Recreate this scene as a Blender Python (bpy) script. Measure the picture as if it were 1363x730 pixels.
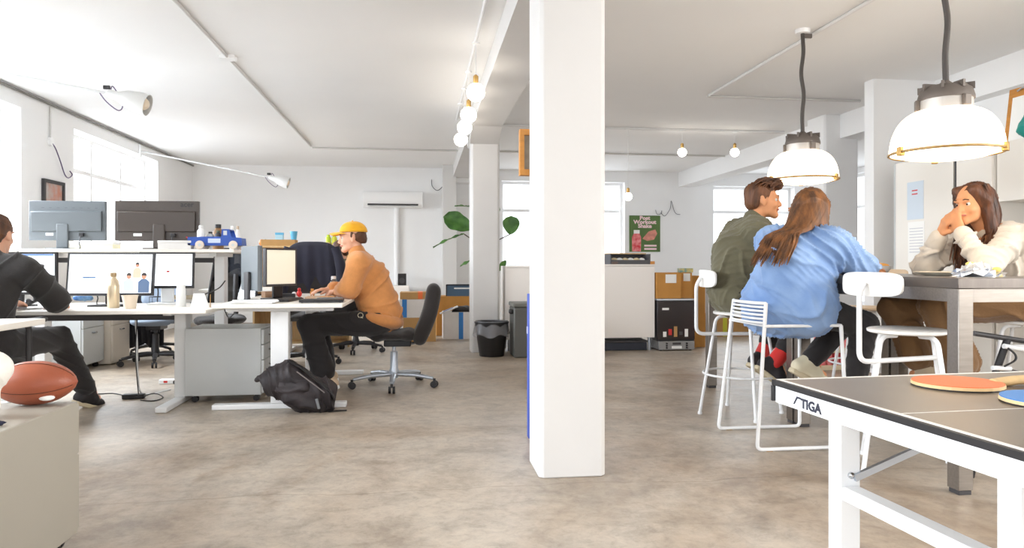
import bpy, bmesh, math, random
import numpy as np
from mathutils import Vector, Matrix

# ------------------------------------------------------------------ camera, world, light, exposure
for o in list(bpy.data.objects):
    bpy.data.objects.remove(o)
scene = bpy.context.scene
COL = scene.collection
PI = math.pi
FPX, TH, CAMZ, HORIZ = 950.0, math.radians(7.26), 1.0, 352.0
SN, CS = math.sin(TH), math.cos(TH)
cam_data = bpy.data.cameras.new('camera')
cam = bpy.data.objects.new('camera', cam_data)
COL.objects.link(cam)
cam.location = (0, 0, CAMZ)
cam.rotation_euler = (PI / 2, 0, -TH)
cam_data.sensor_fit = 'HORIZONTAL'
cam_data.sensor_width = 36.0
cam_data.lens = 36.0 * FPX / 1363.0
cam_data.shift_y = (HORIZ - 365.0) / 1363.0
cam_data.clip_start = 0.05
scene.camera = cam

world = bpy.data.worlds.new('world')
scene.world = world
world.use_nodes = True
world.node_tree.nodes['Background'].inputs[0].default_value = (0.89, 0.945, 1.0, 1)
world.node_tree.nodes['Background'].inputs[1].default_value = 1.75
scene.view_settings.view_transform = 'Standard'
scene.view_settings.look = 'None'
scene.view_settings.gamma = 1.0
scene.view_settings.use_curve_mapping = False
scene.view_settings.exposure = 0.73
scene.cycles.use_denoising = True
scene.cycles.sample_clamp_indirect = 6.0
scene.cycles.max_bounces = 10
scene.cycles.diffuse_bounces = 6

H_CEIL, X_LEFT, Y_BACK = 2.70, -3.85, 12.7

def area_light(name, loc, rot, sx, sy, energy, color=(1, 1, 1)):
    d = bpy.data.lights.new(name, 'AREA')
    d.shape = 'RECTANGLE'; d.size = sx; d.size_y = sy; d.energy = energy; d.color = color; d.spread = math.radians(130)
    o = bpy.data.objects.new(name, d)
    COL.objects.link(o)
    o.location = loc; o.rotation_euler = rot
    return o
# daylight through the windows, plus added fill at unseen ones (each lamp fills its window opening, just outside the glass)
DAY = (0.87, 0.935, 1.0)
DT = math.radians(46)      # skylight comes in slanting down
area_light('daylight_left_a', (X_LEFT - 0.75, 6.2, 2.05), (0, -DT, 0), 1.5, 2.5, 145, DAY)
area_light('daylight_left_b', (X_LEFT - 0.75, 9.8, 2.05), (0, -DT, 0), 1.5, 2.5, 150, DAY)
area_light('daylight_left_c', (X_LEFT - 0.75, 2.4, 2.05), (0, -DT, 0), 1.5, 2.5, 165, DAY)
area_light('fill_left_d', (X_LEFT - 0.75, -1.4, 2.05), (0, -DT, 0), 1.5, 2.5, 130, DAY)  # added lamp at an unseen window behind the camera, evens the light
area_light('fill_left_e', (X_LEFT - 0.75, -5.0, 2.05), (0, -DT, 0), 1.5, 2.5, 130, DAY)  # added fill further back, also at an unseen window
area_light('fill_right', (4.86 + 0.40, 0.4, 1.75), (0, math.radians(84), 0), 1.3, 3.2, 175, (1.0, 0.98, 0.95)).data.spread = math.radians(175)  # added lamp at an unseen kitchen window, brightens the right side
area_light('daylight_back', (2.55, Y_BACK + 0.75, 2.05), (-DT, 0, 0), 2.2, 1.5, 45, DAY)
area_light('daylight_back_right', (6.2, Y_BACK + 0.75, 2.05), (-DT, 0, 0), 1.6, 1.5, 12, DAY)

# ------------------------------------------------------------------ helpers
def ray(px, py):
    dx = (px - 681.5) / FPX
    return Vector((SN + dx * CS, CS - dx * SN, -(py - HORIZ) / FPX))
CAMP = Vector((0, 0, CAMZ))
def at_z(px, py, z=0.0):
    d = ray(px, py); return CAMP + d * ((z - CAMZ) / d.z)
def at_y(px, py, Y):
    d = ray(px, py); return CAMP + d * (Y / d.y)
def at_x(px, py, X):
    d = ray(px, py); return CAMP + d * (X / d.x)
def at_t(px, py, t):
    return CAMP + ray(px, py) * t

def lin(c):
    out = []
    for v in c[:3]:
        v = v / 255.0
        out.append(v / 12.92 if v <= 0.04045 else ((v + 0.055) / 1.055) ** 2.4)
    return (out[0], out[1], out[2], 1.0)

MATS = {}
def mat(name, color, rough=0.5, metal=0.0, var=0.0, vscale=6.0, bump=0.0, bscale=60.0, color2=None,
        emit=None, estr=0.0, trans=0.0, alpha=1.0, spec=0.5, stretch=None, sheen=0.0, coat=0.0):
    if name in MATS:
        return MATS[name]
    m = bpy.data.materials.new(name); m.use_nodes = True
    nt = m.node_tree; b = nt.nodes['Principled BSDF']
    b.inputs['Base Color'].default_value = lin(color)
    b.inputs['Roughness'].default_value = rough
    b.inputs['Metallic'].default_value = metal
    b.inputs['Specular IOR Level'].default_value = spec
    if sheen: b.inputs['Sheen Weight'].default_value = sheen
    if coat: b.inputs['Coat Weight'].default_value = coat
    if trans: b.inputs['Transmission Weight'].default_value = trans
    if alpha < 1: b.inputs['Alpha'].default_value = alpha
    if emit:
        b.inputs['Emission Color'].default_value = lin(emit)
        b.inputs['Emission Strength'].default_value = estr
    if var or bump or color2:
        tc = nt.nodes.new('ShaderNodeTexCoord')
        mp = nt.nodes.new('ShaderNodeMapping')
        nt.links.new(tc.outputs['Object'], mp.inputs['Vector'])
        if stretch: mp.inputs['Scale'].default_value = stretch
    if var or color2:
        nz = nt.nodes.new('ShaderNodeTexNoise')
        nz.inputs['Scale'].default_value = vscale; nz.inputs['Detail'].default_value = 5
        nt.links.new(mp.outputs['Vector'], nz.inputs['Vector'])
        mx = nt.nodes.new('ShaderNodeMix'); mx.data_type = 'RGBA'
        a = lin(color)
        if color2: c2 = lin(color2)
        else: c2 = tuple(min(1, x * (1 - var)) for x in a[:3]) + (1,)
        mx.inputs[6].default_value = a; mx.inputs[7].default_value = c2
        rp = nt.nodes.new('ShaderNodeMapRange')
        rp.inputs['From Min'].default_value = 0.35; rp.inputs['From Max'].default_value = 0.65
        nt.links.new(nz.outputs['Fac'], rp.inputs['Value'])
        nt.links.new(rp.outputs['Result'], mx.inputs[0])
        nt.links.new(mx.outputs[2], b.inputs['Base Color'])
    if bump:
        n2 = nt.nodes.new('ShaderNodeTexNoise')
        n2.inputs['Scale'].default_value = bscale; n2.inputs['Detail'].default_value = 4
        nt.links.new(mp.outputs['Vector'], n2.inputs['Vector'])
        bp = nt.nodes.new('ShaderNodeBump'); bp.inputs['Strength'].default_value = bump
        bp.inputs['Distance'].default_value = 0.01
        nt.links.new(n2.outputs['Fac'], bp.inputs['Height'])
        nt.links.new(bp.outputs['Normal'], b.inputs['Normal'])
    MATS[name] = m
    return m

def tag(o, label=None, cat=None, group=None, kind=None):
    if label: o['label'] = label
    if cat: o['category'] = cat
    if group: o['group'] = group
    if kind: o['kind'] = kind
    return o
def thing(name, label, cat, loc=(0, 0, 0), rz=0.0, group=None):
    o = bpy.data.objects.new(name, None); COL.objects.link(o)
    o.empty_display_size = 0.1
    o.location = loc; o.rotation_euler = (0, 0, rz)
    return tag(o, label, cat, group)

def spline(pts, n=6, closed=False):
    """Catmull-Rom resampling of a list of points."""
    P = [Vector(p) for p in pts]; L = len(P); out = []
    rng = range(L if closed else L - 1)
    for i in rng:
        if closed: p0, p1, p2, p3 = P[(i - 1) % L], P[i], P[(i + 1) % L], P[(i + 2) % L]
        else: p0, p1, p2, p3 = P[max(i - 1, 0)], P[i], P[i + 1], P[min(i + 2, L - 1)]
        for k in range(n):
            t = k / n
            out.append(0.5 * ((2 * p1) + (p2 - p0) * t + (2 * p0 - 5 * p1 + 4 * p2 - p3) * t * t + (3 * p1 - p0 - 3 * p2 + p3) * t ** 3))
    if not closed: out.append(P[-1])
    return out
def fillet(pts, r, n=5, closed=False):
    """Polyline with its corners rounded by radius r."""
    P = [Vector(p) for p in pts]; L = len(P); out = []
    for i in range(L):
        if not closed and i in (0, L - 1):
            out.append(P[i]); continue
        a, b, c = P[(i - 1) % L], P[i], P[(i + 1) % L]
        u, v = (a - b), (c - b)
        d = min(r, u.length * 0.48, v.length * 0.48)
        s, e = b + u.normalized() * d, b + v.normalized() * d
        for k in range(n + 1):
            t = k / n
            out.append(s * (1 - t) ** 2 + b * 2 * t * (1 - t) + e * t * t)
    return out

class MB:
    def __init__(s): s.v = []; s.f = []
    def add(s, vs, fs):
        n = len(s.v); s.v += [Vector(p) for p in vs]; s.f += [tuple(i + n for i in f) for f in fs]; return s
    def box(s, x0, y0, z0, x1, y1, z1):
        vs = [(x, y, z) for z in (z0, z1) for y in (y0, y1) for x in (x0, x1)]
        return s.add(vs, [(0, 2, 3, 1), (4, 5, 7, 6), (0, 1, 5, 4), (2, 6, 7, 3), (0, 4, 6, 2), (1, 3, 7, 5)])
    def cbox(s, c, size, rot=None):
        m = MB().box(-size[0] / 2, -size[1] / 2, -size[2] / 2, size[0] / 2, size[1] / 2, size[2] / 2)
        M = Matrix.Translation(Vector(c)) @ (rot.to_4x4() if rot else Matrix())
        return s.add([M @ p for p in m.v], m.f)
    def bar(s, a, b, w, h, up=(0, 0, 1)):
        a, b = Vector(a), Vector(b); d = (b - a).normalized(); up = Vector(up)
        if abs(d.dot(up)) > 0.99: up = Vector((1, 0, 0))
        x = d.cross(up).normalized(); z = x.cross(d)
        vs = [p + x * sx * w / 2 + z * sz * h / 2 for p in (a, b) for sz in (-1, 1) for sx in (-1, 1)]
        return s.add(vs, [(0, 1, 3, 2), (4, 6, 7, 5), (0, 4, 5, 1), (2, 3, 7, 6), (0, 2, 6, 4), (1, 5, 7, 3)])
    def tube(s, pts, r, n=8, closed=False, caps=True, flat=1.0, up=None):
        P = [Vector(p) for p in pts]; L = len(P)
        R = list(r) if hasattr(r, '__len__') else [r] * L
        T = []
        for i in range(L):
            if closed: t = P[(i + 1) % L] - P[(i - 1) % L]
            else: t = P[min(i + 1, L - 1)] - P[max(i - 1, 0)]
            T.append(t.normalized() if t.length > 1e-9 else Vector((0, 0, 1)))
        u = Vector(up) if up else (Vector((0, 0, 1)) if abs(T[0].z) < 0.9 else Vector((1, 0, 0)))
        u = (u - T[0] * u.dot(T[0])).normalized()
        base = len(s.v)
        for i in range(L):
            u = (u - T[i] * u.dot(T[i]))
            u = u.normalized() if u.length > 1e-6 else T[i].orthogonal().normalized()
            w = T[i].cross(u)
            for k in range(n):
                a = 2 * PI * k / n
                s.v.append(P[i] + u * math.cos(a) * R[i] * flat + w * math.sin(a) * R[i])
        for i in range(L if closed else L - 1):
            j = (i + 1) % L
            for k in range(n):
                q = (k + 1) % n
                s.f.append((base + i * n + k, base + i * n + q, base + j * n + q, base + j * n + k))
        if caps and not closed:
            s.f.append(tuple(base + k for k in reversed(range(n))))
            s.f.append(tuple(base + (L - 1) * n + k for k in range(n)))
        return s
    def lathe(s, prof, n=24, M=None, caps=True):
        base = len(s.v); M = M or Matrix()
        for (r, z) in prof:
            for k in range(n):
                a = 2 * PI * k / n
                s.v.append(M @ Vector((r * math.cos(a), r * math.sin(a), z)))
        for i in range(len(prof) - 1):
            for k in range(n):
                q = (k + 1) % n
                s.f.append((base + i * n + k, base + i * n + q, base + (i + 1) * n + q, base + (i + 1) * n + k))
        if caps:
            s.f.append(tuple(base + k for k in reversed(range(n))))
            s.f.append(tuple(base + (len(prof) - 1) * n + k for k in range(n)))
        return s
    def prism(s, poly, d0, d1, M=None):
        """Polygon in local xy extruded along local z from d0 to d1 (then M)."""
        base = len(s.v); n = len(poly); M = M or Matrix()
        for d in (d0, d1):
            for p in poly: s.v.append(M @ Vector((p[0], p[1], d)))
        s.f.append(tuple(base + k for k in reversed(range(n))))
        s.f.append(tuple(base + n + k for k in range(n)))
        for k in range(n):
            q = (k + 1) % n
            s.f.append((base + k, base + q, base + n + q, base + n + k))
        return s
    def sph(s, c, r, n=16, m=10, M=None):
        if not hasattr(r, '__len__'): r = (r, r, r)
        base = len(s.v); c = Vector(c); M = M or Matrix()
        R3 = M.to_3x3()
        s.v.append(c + R3 @ Vector((0, 0, r[2])))
        for i in range(1, m):
            ph = PI * i / m
            for k in range(n):
                a = 2 * PI * k / n
                s.v.append(c + R3 @ Vector((r[0] * math.sin(ph) * math.cos(a), r[1] * math.sin(ph) * math.sin(a), r[2] * math.cos(ph))))
        s.v.append(c + R3 @ Vector((0, 0, -r[2])))
        last = len(s.v) - 1
        for k in range(n):
            q = (k + 1) % n
            s.f.append((base, base + 1 + k, base + 1 + q))
            s.f.append((last, base + 1 + (m - 2) * n + q, base + 1 + (m - 2) * n + k))
            for i in range(m - 2):
                a0 = base + 1 + i * n
                s.f.append((a0 + k, a0 + n + k, a0 + n + q, a0 + q))
        return s
    def grid(s, fn, nu, nv, thick=0.0):
        """Surface fn(u,v) in [0,1]^2; closed to a slab when thick > 0 (offset along the local normal)."""
        P = [[Vector(fn(i / nu, j / nv)) for j in range(nv + 1)] for i in range(nu + 1)]
        base = len(s.v); W = nv + 1
        for row in P: s.v += row
        for i in range(nu):
            for j in range(nv):
                s.f.append((base + i * W + j, base + (i + 1) * W + j, base + (i + 1) * W + j + 1, base + i * W + j + 1))
        if thick:
            b2 = len(s.v)
            for i in range(nu + 1):
                for j in range(nv + 1):
                    du = P[min(i + 1, nu)][j] - P[max(i - 1, 0)][j]
                    dv = P[i][min(j + 1, nv)] - P[i][max(j - 1, 0)]
                    nn = du.cross(dv)
                    nn = nn.normalized() if nn.length > 1e-12 else Vector((0, 0, 1))
                    s.v.append(P[i][j] - nn * thick)
            for i in range(nu):
                for j in range(nv):
                    s.f.append((b2 + i * W + j, b2 + i * W + j + 1, b2 + (i + 1) * W + j + 1, b2 + (i + 1) * W + j))
            for i in range(nu):
                for j in (0, nv):
                    q = (base + i * W + j, base + (i + 1) * W + j, b2 + (i + 1) * W + j, b2 + i * W + j)
                    s.f.append(q if j else q[::-1])
            for j in range(nv):
                for i in (0, nu):
                    q = (base + i * W + j, base + i * W + j + 1, b2 + i * W + j + 1, b2 + i * W + j)
                    s.f.append(q[::-1] if i else q)
        return s
    def xf(s, M):
        s.v = [M @ p for p in s.v]; return s
    def build(s, name, m, parent=None, smooth=35, bevel=0.0, seg=2):
        me = bpy.data.meshes.new(name)
        me.from_pydata([tuple(p) for p in s.v], [], s.f)
        if smooth:
            me.polygons.foreach_set('use_smooth', [True] * len(me.polygons))
            try: me.set_sharp_from_angle(angle=math.radians(smooth))
            except Exception: pass
        me.materials.append(m)
        o = bpy.data.objects.new(name, me); COL.objects.link(o)
        if parent: o.parent = parent
        if bevel:
            md = o.modifiers.new('bevel', 'BEVEL'); md.width = bevel; md.segments = seg
            md.limit_method = 'ANGLE'; md.angle_limit = math.radians(40)
        return o
def BX(name, m, parent, *b, bevel=0.003):
    return MB().box(*b).build(name, m, parent, bevel=bevel)
def TB(name, m, parent, pts, r, n=8, **k):
    return MB().tube(pts, r, n, **k).build(name, m, parent, smooth=60)
def tree_copy(o, parent=None):
    c = o.copy(); COL.objects.link(c); c.parent = parent
    for ch in list(o.children): tree_copy(ch, c)
    return c
def text_mesh(txt, size, name, m, parent, M, extrude=0.0006, align='LEFT', sx=1.0, bold=0.0):
    cu = bpy.data.curves.new('t', 'FONT'); cu.body = txt; cu.size = size; cu.extrude = extrude
    cu.align_x = align; cu.offset = bold; cu.resolution_u = 3
    ob = bpy.data.objects.new('t', cu); COL.objects.link(ob)
    dg = bpy.context.evaluated_depsgraph_get()
    me = bpy.data.meshes.new_from_object(ob.evaluated_get(dg))
    bpy.data.objects.remove(ob); bpy.data.curves.remove(cu)
    me.transform(M @ Matrix.Diagonal((sx, 1, 1, 1)))
    me.materials.clear(); me.materials.append(m); me.name = name
    o = bpy.data.objects.new(name, me); COL.objects.link(o)
    if parent: o.parent = parent
    return o
def RZ(a): return Matrix.Rotation(a, 4, 'Z')
def RX(a): return Matrix.Rotation(a, 4, 'X')
def RY(a): return Matrix.Rotation(a, 4, 'Y')
def TR(*p): return Matrix.Translation(Vector(p if len(p) == 3 else p[0]))
def frame_to(axis_z, up=(0, 0, 1)):
    """4x4 rotation with local z along axis_z and local y close to up."""
    z = Vector(axis_z).normalized(); u = Vector(up)
    x = u.cross(z)
    x = x.normalized() if x.length > 1e-6 else z.orthogonal().normalized()
    y = z.cross(x)
    return Matrix((x, y, z)).transposed().to_4x4()

# ------------------------------------------------------------------ soft bodies: smooth union of rounded cones and ellipsoids -> one continuous surface
def C(a, b, ra, rb, w=None, f=1.0): return ('c', np.array(a, float), np.array(b, float), ra, rb, None if w is None else np.array(w, float), f)
def E(c, r, M=None):
    R = np.eye(3) if M is None else np.array(M.to_3x3())
    return ('e', np.array(c, float), np.array(r, float), R)
def sdf_surface(prims, res=0.008, k=0.02):
    lo, hi = np.full(3, 1e9), np.full(3, -1e9)
    boxes = []
    for p in prims:
        if p[0] == 'c':
            r = max(p[3], p[4]); a = np.minimum(p[1], p[2]) - r; b = np.maximum(p[1], p[2]) + r
        else:
            r = max(p[2]); a = p[1] - r; b = p[1] + r
        boxes.append((a, b)); lo = np.minimum(lo, a); hi = np.maximum(hi, b)
    lo = lo - 3 * res; hi = hi + 3 * res
    dims = np.ceil((hi - lo) / res).astype(int) + 1
    F = np.full(dims, 0.2, np.float32)
    ax = [(lo[i] + np.arange(dims[i]) * res) for i in range(3)]
    mg = k + 2 * res
    for p, (a, b) in zip(prims, boxes):
        i0 = np.maximum(np.floor((a - mg - lo) / res).astype(int), 0)
        i1 = np.minimum(np.ceil((b + mg - lo) / res).astype(int) + 1, dims)
        X = ax[0][i0[0]:i1[0]][:, None, None]; Y = ax[1][i0[1]:i1[1]][None, :, None]; Z = ax[2][i0[2]:i1[2]][None, None, :]
        if p[0] == 'c':
            A, B, ra, rb, w, f = p[1:]
            d = B - A; L2 = max(float(d @ d), 1e-9)
            px, py, pz = X - A[0], Y - A[1], Z - A[2]
            t = np.clip((px * d[0] + py * d[1] + pz * d[2]) / L2, 0, 1)
            qx, qy, qz = px - t * d[0], py - t * d[1], pz - t * d[2]
            q2 = qx * qx + qy * qy + qz * qz
            if w is not None:
                c = qx * w[0] + qy * w[1] + qz * w[2]
                q2 = q2 + c * c * (1 / (f * f) - 1)
            D = np.sqrt(q2) - (ra + (rb - ra) * t)
            if w is not None: D = D * min(1.0, f) ** 0.5
        else:
            c, r, R = p[1:]
            px, py, pz = X - c[0], Y - c[1], Z - c[2]
            l = [px * R[0, i] + py * R[1, i] + pz * R[2, i] for i in range(3)]
            k0 = np.sqrt((l[0] / r[0]) ** 2 + (l[1] / r[1]) ** 2 + (l[2] / r[2]) ** 2)
            k1 = np.sqrt((l[0] / r[0] ** 2) ** 2 + (l[1] / r[1] ** 2) ** 2 + (l[2] / r[2] ** 2) ** 2)
            D = k0 * (k0 - 1) / np.maximum(k1, 1e-6)
        S = F[i0[0]:i1[0], i0[1]:i1[1], i0[2]:i1[2]]
        h = np.maximum(k - np.abs(S - D), 0) / k
        F[i0[0]:i1[0], i0[1]:i1[1], i0[2]:i1[2]] = np.minimum(S, D) - h * h * k * 0.25
    # naive surface nets
    N = F < 0
    nx, ny, nz = [n - 1 for n in F.shape]
    cnt = np.zeros((nx, ny, nz), np.int8); sm = np.zeros((nx, ny, nz, 3), np.float32)
    corners = [(i, j, l) for i in (0, 1) for j in (0, 1) for l in (0, 1)]
    edges = [(a, b) for a in corners for b in corners if sum(b) - sum(a) == 1 and all(y >= x for x, y in zip(a, b))]
    sub = lambda G, c: G[c[0]:c[0] + nx, c[1]:c[1] + ny, c[2]:c[2] + nz]
    inside = sum(sub(N, c).astype(np.int8) for c in corners)
    act = (inside > 0) & (inside < 8)
    idx = np.argwhere(act)
    vid = np.full((nx, ny, nz), -1, np.int64); vid[act] = np.arange(len(idx))
    acc = np.zeros((len(idx), 3)); num = np.zeros(len(idx))
    for a, b in edges:
        ia, ib = idx + np.array(a), idx + np.array(b)
        fa = F[ia[:, 0], ia[:, 1], ia[:, 2]]; fb = F[ib[:, 0], ib[:, 1], ib[:, 2]]
        cr = (fa < 0) != (fb < 0)
        t = np.where(cr, fa / np.where(cr, fa - fb, 1), 0)
        acc += np.where(cr[:, None], np.array(a) + t[:, None] * (np.array(b) - np.array(a)), 0); num += cr
    V = lo + (idx + acc / num[:, None]) * res
    faces = []
    for ax_ in range(3):
        u, v = (ax_ + 1) % 3, (ax_ + 2) % 3
        e = np.zeros(3, int); e[ax_] = 1
        s0 = [slice(1, n) for n in F.shape]; s1 = [slice(1, n) for n in F.shape]
        s0[ax_] = slice(0, F.shape[ax_] - 1); s1[ax_] = slice(1, F.shape[ax_])
        ins0, ins1 = N[tuple(s0)], N[tuple(s1)]
        pos = np.argwhere(ins0 != ins1)
        if not len(pos): continue
        flip = ins0[pos[:, 0], pos[:, 1], pos[:, 2]]
        g = pos + 1; g[:, ax_] -= 1
        ok = (g[:, u] < F.shape[u] - 1) & (g[:, v] < F.shape[v] - 1)
        g, flip = g[ok], flip[ok]
        def cell(du, dv):
            c = g.copy(); c[:, u] -= du; c[:, v] -= dv
            return vid[c[:, 0], c[:, 1], c[:, 2]]
        q = np.stack([cell(1, 1), cell(0, 1), cell(0, 0), cell(1, 0)], 1)
        q[~flip] = q[~flip][:, ::-1]
        faces.append(q[(q >= 0).all(1)])
    return V, np.concatenate(faces)
def sdf_build(name, prims, m, parent, res=0.008, k=0.02, disp=None, origin=(0, 0, 0), relax=1):
    V, Fq = sdf_surface(prims, res, k)
    if relax:   # Laplacian relax
        for _ in range(relax):
            S = np.zeros_like(V); cn = np.zeros(len(V))
            for i in range(4):
                a, b = Fq[:, i], Fq[:, (i + 1) % 4]
                np.add.at(S, a, V[b]); np.add.at(cn, a, 1); np.add.at(S, b, V[a]); np.add.at(cn, b, 1)
            V = 0.5 * V + 0.5 * S / np.maximum(cn, 1)[:, None]
    if disp:
        e1 = V[Fq[:, 2]] - V[Fq[:, 0]]; e2 = V[Fq[:, 3]] - V[Fq[:, 1]]
        fn = np.cross(e1, e2); vn = np.zeros_like(V)
        for i in range(4): np.add.at(vn, Fq[:, i], fn)
        vn /= np.maximum(np.linalg.norm(vn, axis=1), 1e-9)[:, None]
        V = V + vn * disp(V)[:, None]
    V = V - np.array(origin)
    me = bpy.data.meshes.new(name)
    me.from_pydata(V.tolist(), [], Fq.tolist())
    me.polygons.foreach_set('use_smooth', [True] * len(me.polygons))
    me.materials.append(m)
    o = bpy.data.objects.new(name, me); COL.objects.link(o)
    if parent: o.parent = parent
    return o
def folds(amp=0.006, s=14.0, seed=0, d=(0.5, 0.3, 1.0)):
    """Cloth creases: warped ridges running across direction d."""
    rs = np.random.RandomState(seed); d = np.array(d, float); d /= np.linalg.norm(d)
    ph = rs.rand(12) * 6.28
    A = rs.randn(6, 3)
    def fn(V):
        wv = sum(np.sin(V @ A[i] * (5 + 2.2 * i) + ph[i]) for i in range(4)) * 0.55
        a = V @ d * s * 3.0 + wv * 1.6
        r = 1 - np.abs(np.sin(a))
        r2 = 1 - np.abs(np.sin(a * 1.7 + ph[8] + V @ A[5] * 9))
        msk = 0.5 + 0.5 * np.sin(V @ A[4] * 7 + ph[9])
        return amp * 1.5 * ((r ** 3 * 1.3 - 0.4) * msk + (r2 ** 3 * 1.2 - 0.3) * 0.9 * (1 - msk))
    return fn

# ------------------------------------------------------------------ materials
WHITE = mat('white_paint', (238, 238, 238), 0.75, var=0.03, vscale=1.2, bump=0.05, bscale=18)
CEILM = mat('ceiling_paint', (242, 242, 242), 0.85, var=0.035, vscale=0.7, bump=0.04, bscale=10)
COLM = mat('column_paint', (208, 206, 204), 0.6, var=0.04, vscale=2.0, bump=0.10, bscale=9)
TRIMW = mat('trim_white', (238, 238, 238), 0.45)
METW = mat('white_metal', (236, 237, 238), 0.35, spec=0.5)
CABW = mat('cabinet_white', (240, 235, 230), 0.45)
CABL = mat('kitchen_front', (232, 228, 221), 0.4)
DESKW = mat('desk_laminate', (238, 233, 224), 0.4, var=0.03, vscale=12)
EDGEB = mat('desk_edge_shadow', (96, 88, 80), 0.6)
STEEL = mat('brushed_steel', (150, 143, 136), 0.36, 0.85, var=0.12, vscale=8, bump=0.03, bscale=40, stretch=(1, 12, 12))
STEELD = mat('steel_top', (112, 105, 100), 0.30, 0.7, var=0.15, vscale=5, stretch=(8, 1, 1))
GREYMET = mat('grey_metal', (198, 201, 201), 0.45, 0.15, var=0.03, vscale=3)
GREYMET2 = mat('warm_grey_metal', (170, 165, 153), 0.45, 0.1, var=0.03, vscale=3)
CHROME = mat('chrome', (205, 208, 212), 0.18, 0.95)
ALU = mat('aluminium', (190, 196, 204), 0.3, 0.7)
BLACKP = mat('black_plastic', (32, 30, 32), 0.45)
DGREYP = mat('dark_grey_plastic', (62, 60, 62), 0.5)
GREYP = mat('grey_plastic', (120, 122, 124), 0.5)
BROWNP = mat('brown_black_plastic', (70, 61, 55), 0.4)
BLUEGREY = mat('blue_grey_plastic', (100, 106, 110), 0.42)
SCREEN = mat('screen_white', (240, 243, 248), 0.3, emit=(236, 241, 248), estr=0.55)
SCREENB = mat('screen_beige', (214, 208, 190), 0.3, emit=(214, 208, 190), estr=0.35)
CARD = mat('cardboard', (190, 148, 94), 0.85, var=0.10, vscale=9, bump=0.05, bscale=60)
CARD2 = mat('cardboard_orange', (196, 140, 70), 0.85, var=0.10, vscale=7)
CARDW = mat('white_cardboard', (226, 222, 218), 0.8, var=0.05, vscale=6)
PAPER = mat('paper', (240, 240, 238), 0.9)
WOODF = mat('golden_wood', (204, 138, 60), 0.5, var=0.2, vscale=6, stretch=(1, 1, 8))
WOODL = mat('light_wood', (214, 180, 128), 0.5, var=0.15, vscale=8, stretch=(6, 1, 1))
BLUE = mat('blue_paint', (62, 84, 170), 0.5)
BLUET = mat('truck_blue', (34, 78, 168), 0.5, var=0.15, vscale=8)
CYAN = mat('cyan_plastic', (96, 176, 214), 0.4)
RED = mat('red_plastic', (204, 44, 40), 0.45)
PINK = mat('pink_plastic', (232, 150, 170), 0.5)
ORANGE = mat('orange_tape', (228, 110, 52), 0.5)
LIME = mat('lime_plastic', (176, 196, 40), 0.45)
BLUETAPE = mat('blue_tape', (46, 122, 196), 0.5)
TEAL = mat('teal_plastic', (24, 142, 132), 0.5)
YELLOWM = mat('mustard_cotton', (226, 164, 20), 0.85, bump=0.15, bscale=220, sheen=0.2)
LEAF = mat('fig_leaf', (88, 136, 62), 0.4, var=0.35, vscale=9, color2=(56, 98, 42))
STEM = mat('fig_stem', (82, 70, 58), 0.8)
CLEARP = mat('clear_bag', (190, 190, 192), 0.15, trans=0.0, alpha=0.55)
CABLEW = mat('white_cable', (225, 225, 225), 0.5)
CABLEB = mat('black_cable', (38, 36, 38), 0.5)

def pane_material(name, tint=(1, 1, 1, 1), gloss=0.05):
    m = bpy.data.materials.new(name); m.use_nodes = True; nt = m.node_tree
    nt.nodes.remove(nt.nodes['Principled BSDF'])
    tr = nt.nodes.new('ShaderNodeBsdfTransparent'); tr.inputs[0].default_value = tint
    gl = nt.nodes.new('ShaderNodeBsdfGlossy'); gl.inputs['Roughness'].default_value = 0.02
    mx = nt.nodes.new('ShaderNodeMixShader'); mx.inputs[0].default_value = gloss
    nt.links.new(tr.outputs[0], mx.inputs[1]); nt.links.new(gl.outputs[0], mx.inputs[2])
    nt.links.new(mx.outputs[0], nt.nodes['Material Output'].inputs['Surface'])
    return m
PANE = pane_material('window_pane')
CLEAR = pane_material('clear_plastic', (0.9, 0.92, 0.92, 1), 0.12)
MESHM = pane_material('chair_mesh', (0.16, 0.17, 0.19, 1), 0.10)

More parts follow.
